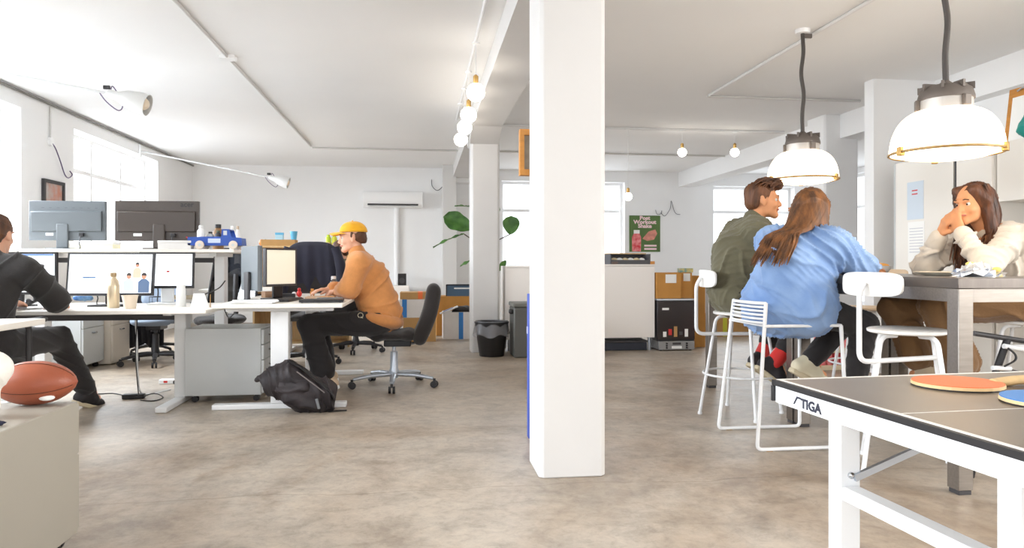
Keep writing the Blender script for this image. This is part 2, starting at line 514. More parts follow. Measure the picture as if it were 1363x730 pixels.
def concrete_floor():
    m = bpy.data.materials.new('concrete_floor'); m.use_nodes = True; nt = m.node_tree; N = nt.nodes; L = nt.links
    b = N['Principled BSDF']
    tc = N.new('ShaderNodeTexCoord')
    def noise(scale, detail=6, rough=0.6, dist=0.0):
        n = N.new('ShaderNodeTexNoise'); n.inputs['Scale'].default_value = scale
        n.inputs['Detail'].default_value = detail; n.inputs['Roughness'].default_value = rough
        n.inputs['Distortion'].default_value = dist
        L.new(tc.outputs['Object'], n.inputs['Vector']); return n
    def ramp(src, stops):
        r = N.new('ShaderNodeValToRGB'); L.new(src, r.inputs[0])
        e = r.color_ramp.elements
        while len(e) < len(stops): e.new(0.5)
        for i, (p, c) in enumerate(stops): e[i].position = p; e[i].color = c
        return r
    big = noise(0.55, 8, 0.65, 0.6)
    base = ramp(big.outputs['Fac'], [(0.30, lin((124, 104, 84))), (0.44, lin((166, 151, 134))), (0.55, lin((180, 169, 155))), (0.68, lin((146, 122, 98)))])
    mid = noise(3.2, 9, 0.7, 0.3)
    mr = ramp(mid.outputs['Fac'], [(0.33, (0.66, 0.64, 0.62, 1)), (0.50, (0.97, 0.97, 0.97, 1)), (0.66, (1.10, 1.09, 1.08, 1))])
    mul = N.new('ShaderNodeMix'); mul.data_type = 'RGBA'; mul.blend_type = 'MULTIPLY'; mul.inputs[0].default_value = 1
    L.new(base.outputs[0], mul.inputs[6]); L.new(mr.outputs[0], mul.inputs[7])
    fine = noise(16, 10, 0.8, 0.4)
    fr = ramp(fine.outputs['Fac'], [(0.32, (0.74, 0.73, 0.72, 1)), (0.5, (1.0, 1.0, 1.0, 1)), (0.68, (1.16, 1.16, 1.15, 1))])
    mul2 = N.new('ShaderNodeMix'); mul2.data_type = 'RGBA'; mul2.blend_type = 'MULTIPLY'; mul2.inputs[0].default_value = 1
    L.new(mul.outputs[2], mul2.inputs[6]); L.new(fr.outputs[0], mul2.inputs[7])
    # hairline cracks
    wv = noise(1.1, 4, 0.6)
    vm = N.new('ShaderNodeVectorMath'); vm.operation = 'MULTIPLY_ADD'
    L.new(wv.outputs['Color'], vm.inputs[0]); vm.inputs[1].default_value = (0.9, 0.9, 0); L.new(tc.outputs['Object'], vm.inputs[2])
    vo = N.new('ShaderNodeTexVoronoi'); vo.feature = 'DISTANCE_TO_EDGE'; vo.inputs['Scale'].default_value = 0.22
    L.new(vm.outputs[0], vo.inputs['Vector'])
    cr = ramp(vo.outputs['Distance'], [(0.0, (0.72, 0.70, 0.68, 1)), (0.0022, (1, 1, 1, 1))])
    mul3 = N.new('ShaderNodeMix'); mul3.data_type = 'RGBA'; mul3.blend_type = 'MULTIPLY'; mul3.inputs[0].default_value = 0.35
    L.new(mul2.outputs[2], mul3.inputs[6]); L.new(cr.outputs[0], mul3.inputs[7])
    # one long construction joint across the room
    sx = N.new('ShaderNodeSeparateXYZ'); L.new(tc.outputs['Object'], sx.inputs[0])
    jn = N.new('ShaderNodeMath'); jn.operation = 'MULTIPLY_ADD'; L.new(wv.outputs['Fac'], jn.inputs[0]); jn.inputs[1].default_value = 0.30; L.new(sx.outputs['Y'], jn.inputs[2])
    j2 = N.new('ShaderNodeMath'); j2.operation = 'SUBTRACT'; L.new(jn.outputs[0], j2.inputs[0]); j2.inputs[1].default_value = 3.33
    j3 = N.new('ShaderNodeMath'); j3.operation = 'ABSOLUTE'; L.new(j2.outputs[0], j3.inputs[0])
    jr = ramp(j3.outputs[0], [(0.0, (0.6, 0.57, 0.54, 1)), (0.006, (1, 1, 1, 1))])
    mul4 = N.new('ShaderNodeMix'); mul4.data_type = 'RGBA'; mul4.blend_type = 'MULTIPLY'; mul4.inputs[0].default_value = 0.7
    L.new(mul3.outputs[2], mul4.inputs[6]); L.new(jr.outputs[0], mul4.inputs[7])
    # worn dark patch around the foot of the front column
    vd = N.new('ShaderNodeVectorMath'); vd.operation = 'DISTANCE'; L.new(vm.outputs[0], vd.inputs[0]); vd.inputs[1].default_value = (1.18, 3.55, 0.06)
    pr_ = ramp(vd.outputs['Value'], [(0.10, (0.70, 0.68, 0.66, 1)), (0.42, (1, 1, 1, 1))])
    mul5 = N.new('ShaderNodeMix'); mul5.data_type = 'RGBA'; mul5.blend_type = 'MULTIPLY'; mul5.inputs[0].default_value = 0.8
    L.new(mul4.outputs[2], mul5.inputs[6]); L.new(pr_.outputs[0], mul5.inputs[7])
    L.new(mul5.outputs[2], b.inputs['Base Color'])
    rr = N.new('ShaderNodeMapRange'); rr.inputs['To Min'].default_value = 0.28; rr.inputs['To Max'].default_value = 0.52
    L.new(mid.outputs['Fac'], rr.inputs['Value']); L.new(rr.outputs[0], b.inputs['Roughness'])
    b.inputs['Specular IOR Level'].default_value = 0.5
    bp = N.new('ShaderNodeBump'); bp.inputs['Strength'].default_value = 0.10; bp.inputs['Distance'].default_value = 0.02
    L.new(mid.outputs['Fac'], bp.inputs['Height']); L.new(bp.outputs[0], b.inputs['Normal'])
    return m
FLOORM = concrete_floor()

# ------------------------------------------------------------------ the room
Y_FRONT, X_RIGHT = -7.0, 7.6
def struct(o): o['kind'] = 'structure'; return o
struct(BX('floor', FLOORM, None, X_LEFT - 0.6, Y_FRONT, -0.12, X_RIGHT + 0.3, Y_BACK + 0.6, 0, bevel=0))
struct(BX('ceiling', CEILM, None, X_LEFT - 0.6, Y_FRONT, H_CEIL, X_RIGHT + 0.3, Y_BACK + 0.6, H_CEIL + 0.15, bevel=0))

def wall_with_openings(name, axis, pos, thick, a0, a1, openings, m=WHITE, z1=H_CEIL):
    """axis 'x': wall plane x=pos running along y; axis 'y': plane y=pos running along x. Openings (a0,a1,z0,z1)."""
    mb = MB()
    def put(p, q, z0, z1):
        if q - p < 1e-4 or z1 - z0 < 1e-4: return
        if axis == 'x': mb.box(min(pos, pos + thick), p, z0, max(pos, pos + thick), q, z1)
        else: mb.box(p, min(pos, pos + thick), z0, q, max(pos, pos + thick), z1)
    cur = a0
    for (p, q, zl, zh) in sorted(openings):
        put(cur, p, 0, z1); put(p, q, 0, zl); put(p, q, zh, z1); cur = q
    put(cur, a1, 0, z1)
    return struct(mb.build(name, m, None, smooth=None))
def window(n, axis, pos, a0, a1, z0, z1, mull=(0.5,), rails=(0.78,), depth=0.06):
    """Casement: frame, mullions and rails, one pane per light, and a sill."""
    e = bpy.data.objects.new('window_%d' % n, None); COL.objects.link(e); struct(e)
    def seg(mb, p, q, zl, zh, d0=0.0, d1=depth):
        lo, hi = sorted((pos + d0, pos + d1)) if True else None
        if axis == 'x': mb.box(lo, p, zl, hi, q, zh)
        else: mb.box(p, lo, zl, q, hi, zh)
    w = 0.05; L = a1 - a0
    mb = MB(); seg(mb, a0, a1, z0, z0 + w); seg(mb, a0, a1, z1 - w, z1); seg(mb, a0, a0 + w, z0 + w, z1 - w); seg(mb, a1 - w, a1, z0 + w, z1 - w)
    mb.build('window_frame', TRIMW, e, smooth=None)
    xs = [a0 + w] + [a0 + m * L for m in mull] + [a1 - w]
    zs = [z0 + w] + [z0 + r * (z1 - z0) for r in rails] + [z1 - w]
    for x in xs[1:-1]:
        mb = MB(); seg(mb, x - w / 2, x + w / 2, z0 + w, z1 - w, 0.004, depth - 0.004); mb.build('mullion', TRIMW, e, smooth=None)
    for i in range(len(xs) - 1):
        for z in zs[1:-1]:
            mb = MB(); seg(mb, xs[i] + (w / 2 if i else 0), xs[i + 1] - (w / 2 if i < len(xs) - 2 else 0), z - w / 2, z + w / 2, 0.006, depth - 0.006)
            mb.build('rail', TRIMW, e, smooth=None)
    for i in range(len(xs) - 1):
        for j in range(len(zs) - 1):
            mb = MB(); seg(mb, xs[i], xs[i + 1], zs[j], zs[j + 1], depth * 0.5, depth * 0.5 + 0.004); mb.build('pane', PANE, e, smooth=None)
    return e
SILL = 1.02; WTOP = 2.52
wall_with_openings('wall_left', 'x', X_LEFT, -0.32, Y_FRONT, Y_BACK + 0.3,
                   [(-6.3, -3.7, SILL, WTOP), (-2.7, -0.1, SILL, WTOP), (1.1, 3.7, SILL, WTOP), (4.9, 7.47, SILL, WTOP), (8.53, 11.1, SILL, WTOP)])
for i, (a, b) in enumerate(((1.1, 3.7), (4.9, 7.47), (8.53, 11.1), (-2.7, -0.1), (-6.3, -3.7))):
    window((1, 2, 3, 7, 8)[i], 'x', X_LEFT - 0.24, a, b, SILL, WTOP, mull=(0.333, 0.667), rails=(0.72,))  # the ones behind the camera are added, unseen, to let fill light in
wall_with_openings('wall_back', 'y', Y_BACK, 0.3, X_LEFT, X_RIGHT, [(1.43, 3.70, 0.96, 2.50), (5.40, 7.0, 0.98, 2.46)])
window(4, 'y', Y_BACK + 0.16, 1.43, 3.70, 0.96, 2.50, mull=(0.25, 0.5, 0.75), rails=(0.66,))
window(5, 'y', Y_BACK + 0.16, 5.40, 7.0, 0.98, 2.46, mull=(0.5,), rails=(0.68,))
wall_with_openings('wall_right', 'x', X_RIGHT, 0.3, Y_FRONT, Y_BACK + 0.3, [(9.9, 12.2, 0.3, 2.6)])
window(6, 'x', X_RIGHT + 0.12, 9.9, 12.2, 0.3, 2.6, mull=(0.35, 0.7), rails=(0.3, 0.75,))
# columns, beams, the partition behind the tall kitchen cabinets
def column(x0, x1, y0, y1, z1, m=COLM):
    c = 0.022
    poly = [(x0 + c, y0), (x1 - c, y0), (x1, y0 + c), (x1, y1 - c), (x1 - c, y1), (x0 + c, y1), (x0, y1 - c), (x0, y0 + c)]
    return struct(MB().prism(poly, 0, z1).build('column', m, None, smooth=None, bevel=0.006))
Z_BEAM = 2.50
column(0.545, 0.865, 3.28, 3.60, Z_BEAM)
column(0.56, 0.885, 8.05, 8.37, Z_BEAM)
b = MB().box(0.545, Y_FRONT, Z_BEAM, 0.875, Y_BACK, H_CEIL)
for yc, ye in ((3.28, -1), (3.60, 1), (8.05, -1), (8.37, 1)):     # splayed haunches beside the column heads
    p = [(0, 0), (0, -0.14), (0.34, 0)]
    M = TR(0.545, yc, Z_BEAM) @ Matrix(((0, 0, 1, 0), (ye, 0, 0, 0), (0, 1, 0, 0), (0, 0, 0, 1)))
    b.prism(p, 0.0, 0.33, M)
struct(b.build('ceiling_beam', COLM, None, smooth=None))
struct(MB().box(4.72, Y_FRONT, 2.43, 5.02, Y_BACK, H_CEIL).build('ceiling_beam', WHITE, None, smooth=None))
struct(MB().box(4.55, 7.55, 0, 5.0, 7.95, H_CEIL).box(4.45, 10.4, 0, 4.9, 10.7, 2.43).build('column', WHITE, None, smooth=None)) if False else None
column(4.53, 4.95, 7.57, 7.95, H_CEIL, WHITE)
struct(MB().box(4.11, 6.06, 0, X_RIGHT, 6.2, H_CEIL).build('wall_partition', WHITE, None, smooth=None))
wall_with_openings('wall_kitchen', 'x', 4.86, 0.14, Y_FRONT, 6.06, [(-1.3, 2.1, SILL, 2.40)], z1=2.43)
window(9, 'x', 4.90, -1.3, 2.1, SILL, 2.40, mull=(0.25, 0.5, 0.75), rails=(0.72,))  # added window out of view, there to bring fill light to the right
struct(MB().box(X_LEFT, Y_BACK - 0.42, H_CEIL - 0.13, 0.42, Y_BACK, H_CEIL).build('ceiling_beam', WHITE, None, smooth=None)) if False else None
struct(MB().box(0.37, Y_BACK - 0.45, 0, 0.60, Y_BACK, H_CEIL).build('column', mat('pilaster_shaded', (214, 213, 211), 0.8), None, smooth=None))  # greyer than the wall white: the shade on this face is put into the colour
struct(MB().box(0.60, Y_BACK - 0.30, 2.42, 1.2, Y_BACK, 2.58).build('trim_1', WHITE, None, smooth=None))
# conduits on walls and ceiling
zc = H_CEIL - 0.014
trim_n = [1]
def conduit(pts, r=0.012, m=CABLEW):
    trim_n[0] += 1
    return struct(TB('trim_%d' % trim_n[0], m, None, pts, r, 8))
conduit([(-1.56, 2.0, zc), (-1.56, 10.45, zc)], 0.013, mat('conduit_grey', (206, 204, 201), 0.5))
conduit([(-1.56, 10.62, zc), (4.7, 10.62, zc)], 0.013, MATS['conduit_grey'])
conduit([(2.85, 2.2, zc), (2.85, 6.8, zc)], 0.014)
conduit([(2.85, 6.86, zc), (4.5, 6.86, zc)], 0.012, MATS['conduit_grey'])
conduit([(0.9, 8.6, zc), (4.6, 8.6, zc)], 0.016)
conduit([(X_LEFT + 0.02, 3.0, H_CEIL - 0.03), (X_LEFT + 0.02, Y_BACK - 0.02, H_CEIL - 0.03)], 0.014, mat('conduit_dark', (120, 118, 114), 0.6))
conduit([(X_LEFT + 0.012, 8.0, H_CEIL - 0.05), (X_LEFT + 0.012, 8.0, 2.31)], 0.008, MATS['conduit_grey'])
conduit([(0.41, 2.4, zc), (0.41, 8.3, zc)], 0.012)
conduit([(-0.42, Y_BACK - 0.03, 2.0), (-0.42, Y_BACK - 0.03, 0.5)], 0.045, TRIMW)
for yy in (4.6, 5.0, 5.5, 6.1, 6.8):
    pass
jb = MB().box(-1.62, 6.02, H_CEIL - 0.03, -1.50, 6.12, H_CEIL)
struct(jb.build('trim_20', TRIMW, None, smooth=None))

# ------------------------------------------------------------------ lights that hang in the room
BULB = mat('bulb_glow', (255, 250, 240), 0.3, emit=(255, 246, 232), estr=9.0)
BRASS = mat('brass', (178, 142, 84), 0.35, 0.8)
def hanging_bulb(x, y, z, label, group, r=0.07, ztop=H_CEIL - 0.026):
    t = thing('hanging_bulb', label, 'light bulb', (x, y, z), 0, group)
    TB('cord', CABLEW, t, [(0, 0, r + 0.05), (0, 0, ztop - z)], 0.004, 6)
    MB().lathe([(0.016, r - 0.012), (0.02, r + 0.0), (0.02, r + 0.05), (0.008, r + 0.062)], 14).build('socket', BRASS, t)
    prof = [(0.002, -r)] + [(r * math.sin(a), -r * math.cos(a)) for a in [PI * k / 10 for k in range(1, 9)]] + [(0.018, r * 0.93), (0.016, r * 1.0)]
    MB().lathe(prof, 20).build('bulb', BULB, t, smooth=80)
    MB().lathe([(0.03, ztop - z - 0.012), (0.03, ztop - z + 0.0)], 14).build('ceiling_clip', TRIMW, t)
    return t
for px, py, lab in ((638, 123, 'glowing globe bulb at the end of the beam row closest to the front column'), (628.5, 153, 'second globe bulb from the front column in the row along the beam'), (622, 170, 'third globe bulb from the front column in the row along the beam'), (617, 186, 'globe bulb of the beam row hanging closest to the rear column')):
    t = 1.30 * FPX / (HORIZ - py)
    p = at_t(px, py, t)
    hanging_bulb(0.41, p.y, 2.30, lab, 'bulbs in a row under the beam')
for px, py, lab in ((908, 203, 'bright bulb on a short cord hung from the rear ceiling track, above the brown boxes'),
                    (978, 203, 'bright bulb on a short cord hung from the rear ceiling track, beside the right beam'),
                    (836, 262, 'bulb hung low on a long cord near the green poster')):
    p = at_y(px, py, 8.6)
    hanging_bulb(p.x, 8.6, p.z, lab, None, r=0.055 if py < 250 else 0.05)

OPAL = mat('opal_glass', (252, 248, 240), 0.25, emit=(255, 232, 200), estr=3.0, coat=0.4)
PGREY = mat('lamp_housing', (98, 90, 84), 0.5, 0.3)
GOLDR = mat('lamp_ring', (160, 128, 78), 0.5, 0.2)
def pendant(x, y, zr, R, label):
    t = thing('pendant_lamp', label, 'pendant lamp', (x, y, zr), 0, None)
    hs = R * 0.88
    out = [(R * math.cos(a) ** 0.56 if math.cos(a) > 0 else 0.0, hs * math.sin(a)) for a in [PI / 2 * k / 14 for k in range(0, 12)]]
    out = [(max(r, R * 0.46), z) for r, z in out]
    inn = [(r - 0.006, z) for r, z in reversed(out)]
    sh = MB(); prof = out + [(R * 0.46 - 0.006, out[-1][1])] + inn[1:] + [out[0]]
    sh.lathe(prof, 40, caps=False); sh.build('shade', OPAL, t, smooth=60)
    rim = MB().tube([(R * math.cos(2 * PI * k / 40) * 1.005, R * math.sin(2 * PI * k / 40) * 1.005, 0.0) for k in range(40)], 0.007, 6, closed=True)
    rim.build('rim_ring', GOLDR, t)
    lens = [(0.01, -0.035), (R * 0.4, -0.03), (R * 0.75, -0.017), (R * 0.97, 0.0), (R * 0.9, 0.004), (0.01, 0.004)]
    MB().lathe(lens, 36).build('lens', mat('lamp_lens', (255, 250, 238), 0.3, emit=(255, 226, 184), estr=3.6), t, smooth=60)
    zt = out[-1][1]; r0 = R * 0.47
    MB().lathe([(r0, zt - 0.005), (r0, zt + 0.055), (r0 * 0.9, zt + 0.06)], 32).build('collar', mat('lamp_collar', (176, 172, 168), 0.45, 0.5), t)
    MB().lathe([(r0 * 1.06, zt + 0.052), (r0 * 1.06, zt + 0.066), (r0 * 0.98, zt + 0.10), (r0 * 0.8, zt + 0.118), (r0 * 0.3, zt + 0.13), (0.012, zt + 0.15)], 28).build('housing', PGREY, t)
    for k in range(8):
        a = 2 * PI * k / 8
        M = RZ(a)
        MB().box(r0 * 0.5, -0.006, zt + 0.095, r0 * 1.04, 0.006, zt + 0.128).xf(M).build('fin', PGREY, t, smooth=None)
    for k in range(3):
        a = 2 * PI * k / 3 + 0.6
        MB().box(r0 * 0.98, -0.018, zt + 0.005, r0 * 1.16, 0.018, zt + 0.058).xf(RZ(a)).build('latch', PGREY, t, bevel=0.004)
        MB().box(R * 0.95, -0.014, -0.02, R * 1.06, 0.014, 0.022).xf(RZ(a + 0.5)).build('clip', BRASS, t, bevel=0.003)
    L = H_CEIL - zr - zt - 0.14
    pts = []
    for k in range(18):
        u = k / 17
        w = math.sin(u * PI) * 0.007
        pts.append((w * math.sin(u * 14 + x), w * math.cos(u * 11), zt + 0.14 + u * L))
    TB('cord', mat('lamp_cord', (66, 60, 56), 0.6), t, spline(pts, 3), 0.014, 8)
    MB().lathe([(0.05, H_CEIL - zr - 0.03), (0.055, H_CEIL - zr - 0.001)], 18).build('ceiling_rose', TRIMW, t)
    MB().box(-0.01, -0.01, H_CEIL - zr - 0.06, 0.07, 0.01, H_CEIL - zr - 0.03).build('cord_hook', PGREY, t, bevel=0.003)
    return t
pendant(2.74, 4.86, 1.612, 0.242, 'glowing dome pendant lamp above the denim shirt woman and green shirt man')
pendant(2.55, 3.20, 1.545, 0.248, 'glowing dome pendant lamp above the woman in the white blouse')

# swing-arm wall lamps with a white shade at the end of a long arm
def wall_lamp(a, b, label, L=0.30, R=0.085, hook=True):
    a, b = Vector(a), Vector(b)
    t = thing('wall_lamp', label, 'wall lamp', a)
    d = b - a; u = d.normalized()
    MB().box(0, -0.03, -0.09, 0.025, 0.03, 0.09).build('wall_bracket', METW, t, bevel=0.004)
    TB('arm', mat('lamp_arm_grey', (204, 204, 204), 0.4), t, [(0.01, 0, 0), d], 0.011, 10)
    M = TR(d + u * 0.02) @ frame_to((u + Vector((0, 0, -0.12))).normalized())
    prof = [(0.02, -0.02), (0.034, 0.0), (0.036, L * 0.22), (R * 0.8, L * 0.45), (R, L * 0.75), (R * 1.02, L), (R * 0.96, L), (R * 0.9, L * 0.7), (0.03, L * 0.3)]
    sh = MB().lathe(prof, 26, M).build('shade', mat('lamp_shade_white', (206, 206, 204), 0.4), t, smooth=60)
    MB().sph(M @ Vector((0, 0, L * 0.86)), R * 0.62, 14, 8).build('bulb', mat('warm_bulb_off', (232, 214, 190), 0.3), t, smooth=80)
    side = u.cross(Vector((0, 0, 1))).normalized()
    MB().cbox(d + Vector((0, 0, 0.045)), (0.05, 0.02, 0.03)).build('joint', BLACKP, t, bevel=0.004)
    pts = [d - u * 0.06 + Vector((0, 0, 0.0)), d + Vector((0, 0, -0.07)), d + u * 0.09 + Vector((0, 0, -0.12)), d + u * 0.12 + Vector((0, 0, -0.06)), d + u * 0.05 + Vector((0, 0, 0.06)), d + u * 0.03 + Vector((0, 0, 0.03))]
    TB('loose_cable', mat('violet_cable', (92, 78, 110), 0.5), t, spline(pts, 5), 0.0045, 6)
    return t
e1 = at_y(142, 124, 6.0)
wall_lamp((X_LEFT, 6.0, 2.595), e1, 'white wall lamp on a long arm near the first bright window')
e2 = at_y(358, 236, 10.4)
wall_lamp((X_LEFT, 10.4, 2.56), e2, 'white wall lamp on a thin arm reaching in front of the rear wall', L=0.26, R=0.08)
# junction box with a hanging violet cable below the left conduit
t = thing('cable_outlet', 'white wall outlet with a drooping violet cable between the left windows', 'outlet', (X_LEFT, 8.0, 2.28))
MB().lathe([(0.045, 0), (0.045, 0.03), (0.02, 0.034)], 16, RY(PI / 2)).build('outlet_cover', TRIMW, t)
TB('cable', MATS['violet_cable'], t, spline([(0.03, 0, -0.02)] + [tuple(at_x(a_, b_, X_LEFT + 0.03) - Vector((X_LEFT, 8.0, 2.28))) for a_, b_ in ((74, 198), (80, 214), (86, 232), (91, 237), (96, 233), (93, 228))], 5), 0.006, 6)

# air conditioner, poster, picture, wall hooks
p0 = at_y(484, 256, Y_BACK); p1 = at_y(563, 278, Y_BACK)
t = thing('air_conditioner', 'white wall mounted air conditioner on the rear wall', 'air conditioner', (p0.x, Y_BACK, p1.z))
W, Hh = p1.x - p0.x, p0.z - p1.z
prof = [(0, 0.03), (-0.12, 0.0), (-0.19, 0.06), (-0.21, 0.12), (-0.21, Hh - 0.03), (-0.19, Hh), (0, Hh)]
MB().prism(prof, 0, W, Matrix(((0, 0, 1, 0), (1, 0, 0, 0), (0, 1, 0, 0), (0, 0, 0, 1)))).build('casing', TRIMW, t, bevel=0.008)
MB().cbox((W / 2, -0.198, 0.052), (W * 0.84, 0.012, 0.03), Matrix.Rotation(-0.75, 3, 'X')).build('air_slot', DGREYP, t, bevel=0.002)
MB().cbox((W / 2, -0.178, 0.030), (W * 0.84, 0.008, 0.035), Matrix.Rotation(-0.75, 3, 'X')).build('louvre', TRIMW, t, bevel=0.002)

pa, pb = at_y(837.5, 287, Y_BACK), at_y(878.5, 335.5, Y_BACK)
PW, PH = pb.x - pa.x, pa.z - pb.z
t = thing('poster', 'green poster with pink lettering and a red bottle on the rear wall', 'poster', (pa.x, Y_BACK, pb.z))
BX('sheet', mat('poster_green', (92, 122, 66), 0.6, var=0.25, vscale=3), t, 0, -0.012, 0, PW, 0, PH, bevel=0)
LET = mat('poster_pink', (240, 206, 210), 0.6)
for txt, zz, sz in (('Post', 0.885, 0.115), ('Workout', 0.775, 0.115), ('Shake', 0.665, 0.115)):
    text_mesh(txt, PH * sz * 1.25, 'lettering', LET, t, TR(PW * 0.5, -0.0128, PH * zz) @ RX(PI / 2), align='CENTER', sx=1.15, bold=0.004)
bt = MB().prism([(PW * .09, PH * .01), (PW * .37, PH * .01), (PW * .38, PH * .40), (PW * .33, PH * .50), (PW * .14, PH * .50), (PW * .08, PH * .40)], 0.0125, 0.014, RX(PI / 2)).build('printed_bottle', mat('poster_red', (206, 52, 62), 0.5, var=0.35, vscale=14, color2=(232, 150, 150)), t, smooth=None)
MB().box(PW * .14, -0.014, PH * .50, PW * .33, -0.0125, PH * .60).build('printed_cap', PAPER, bt, smooth=None)
MB().prism([(PW * .42, PH * .36), (PW * .62, PH * .56), (PW * .84, PH * .62), (PW * .9, PH * .5), (PW * .8, PH * .34), (PW * .58, PH * .30)], 0.0125, 0.0135, RX(PI / 2)).build('printed_shape', mat('poster_salmon', (226, 150, 132), 0.6, var=0.3, vscale=12), t, smooth=None)
for zz in (0.145, 0.055):
    MB().box(PW * .48, -0.0135, PH * zz, PW * .88, -0.0125, PH * (zz + 0.05)).build('printed_line', LET, t, smooth=None)

pa, pb = at_x(55, 241, X_LEFT), at_x(83, 300, X_LEFT)
t = thing('picture_frame', 'small dark framed picture on the wall between the left windows', 'picture', (X_LEFT, pa.y, 1.52))
fw, fh = pb.y - pa.y, 0.36
mb = MB().box(0, 0, 0, 0.03, fw, 0.035).box(0, 0, fh - 0.035, 0.03, fw, fh).box(0, 0, 0.035, 0.03, 0.035, fh - 0.035).box(0, fw - 0.035, 0.035, 0.03, fw, fh - 0.035)
mb.build('frame', mat('frame_dark', (52, 50, 52), 0.5), t, smooth=None)
BX('picture', mat('picture_print', (176, 170, 166), 0.6, var=0.5, vscale=7, color2=(190, 120, 96)), t, 0.0, 0.035, 0.035, 0.014, fw - 0.035, fh - 0.035, bevel=0)

def wall_hook(px, py, label):
    p = at_y(px, py, Y_BACK)
    pts = [(-0.1, -0.015, 0.12), (-0.09, -0.02, 0.0), (0, -0.03, -0.08), (0.1, -0.02, 0.0), (0.13, -0.015, 0.06)]
    t = thing('cable_hook', label, 'hook', (p.x, Y_BACK, p.z))
    MB().lathe([(0.02, 0), (0.02, 0.02)], 10, TR(-0.1, 0, 0.12) @ RX(PI / 2)).build('wall_plug', TRIMW, t)
    TB('wire', mat('dark_wire', (96, 96, 100), 0.5), t, spline(pts, 4), 0.006, 6)
wall_hook(582, 248, 'looped cable end on the rear wall above the fig leaves')
t = thing('hanging_cables', 'thin loose cables hanging on the rear wall right of the poster', 'cables', (at_y(893, 268, Y_BACK).x, Y_BACK, 1.95))
for pts in ([(-0.2, -0.02, 0.0), (-0.12, -0.02, -0.06), (-0.02, -0.02, 0.08), (0.0, -0.02, 0.22), (0.05, -0.02, 0.05), (0.1, -0.02, -0.02), (0.17, -0.02, -0.03)],
            [(-0.3, -0.02, 0.05), (-0.27, -0.02, -0.03), (-0.2, -0.02, -0.02), (-0.18, -0.02, 0.04)]):
    TB('cable', MATS['dark_wire'], t, spline(pts, 5), 0.005, 6)
# wooden framed board fixed behind the front column
t = thing('display_case', 'golden wooden framed panel fixed behind the white front column', 'display case', (0.50, 3.60, 1.455))
mb = MB().box(0, 0, 0, 0.30, 0.05, 0.03).box(0, 0, 0.205, 0.30, 0.05, 0.235).box(0, 0, 0.03, 0.022, 0.05, 0.205).box(0.278, 0, 0.03, 0.30, 0.05, 0.205)
mb.build('frame', WOODF, t, smooth=None)
BX('panel', mat('frame_panel', (176, 164, 146), 0.7, var=0.2, vscale=30), t, 0.022, 0.02, 0.03, 0.278, 0.035, 0.205, bevel=0)

# ------------------------------------------------------------------ tables and desks
def standing_desk(x0, x1, y0, y1, z, label, legs, foot_axis, foot_len, th=0.026, foot_c=None, name='standing_desk'):
    t = thing(name, label, 'desk', ((x0 + x1) / 2, (y0 + y1) / 2, 0))
    cx, cy = (x0 + x1) / 2, (y0 + y1) / 2
    w, d = (x1 - x0) / 2, (y1 - y0) / 2
    top = BX('tabletop', DESKW, t, -w, -d, z - th, w, d, z, bevel=0.004)
    for (lx, ly) in legs:
        lx -= cx; ly -= cy
        l = BX('leg', METW, t, lx - 0.06 if foot_axis == 'x' else lx - 0.04, ly - 0.04 if foot_axis == 'x' else ly - 0.06, 0.035,
               lx + 0.06 if foot_axis == 'x' else lx + 0.04, ly + 0.04 if foot_axis == 'x' else ly + 0.06, z - th - 0.03, bevel=0.006)
        fc = 0 if foot_c is None else foot_c
        if foot_axis == 'x':
            BX('foot', METW, t, lx - foot_len / 2 + fc, ly - 0.038, 0.0, lx + foot_len / 2 + fc, ly + 0.038, 0.036, bevel=0.006)
            BX('support_arm', METW, t, lx - foot_len * 0.4, ly - 0.03, z - th - 0.03, lx + foot_len * 0.4, ly + 0.03, z - th, bevel=0.003)
        else:
            BX('foot', METW, t, lx - 0.038, ly - foot_len / 2 + fc, 0.0, lx + 0.038, ly + foot_len / 2 + fc, 0.036, bevel=0.006)
            BX('support_arm', METW, t, lx - 0.03, max(ly - foot_len * 0.4, -d + 0.02), z - th - 0.03, lx + 0.03, min(ly + foot_len * 0.4, d - 0.02), z - th, bevel=0.003)
    if len(legs) > 1:
        a, b = legs[0], legs[-1]
        MB().bar((a[0] - cx, a[1] - cy, z - th - 0.06), (b[0] - cx, b[1] - cy, z - th - 0.06), 0.05, 0.04).build('crossbar', DGREYP, t, smooth=None)
    return t
standing_desk(-1.38, -0.53, 4.95, 6.80, 0.73, 'white standing desk where the man in the yellow cap works', [(-0.97, 5.13), (-0.97, 6.62)], 'x', 0.90)
standing_desk(-3.15, -1.40, 4.90, 5.80, 0.70, 'white standing desk with the screens facing the room and a steel bottle on it', [(-1.735, 5.50), (-2.9, 5.50)], 'y', 0.80, foot_c=-0.05)
standing_desk(-3.30, -1.48, 5.93, 6.73, 1.12, 'standing desk raised to standing height with the blue toy truck on it', [(-1.69, 6.35), (-3.1, 6.35)], 'y', 0.66)
standing_desk(-2.62, -1.86, 2.3, 3.83, 0.73, 'bare wood-topped desk end beside the person in the black sweater', [(-2.25, 2.6), (-2.25, 3.5)], 'x', 0.62, th=0.03)
standing_desk(-2.35, -1.25, 7.95, 8.75, 0.73, 'rear white desk with a small bright monitor behind the raised desk', [(-2.1, 8.35), (-1.5, 8.35)], 'y', 0.66)

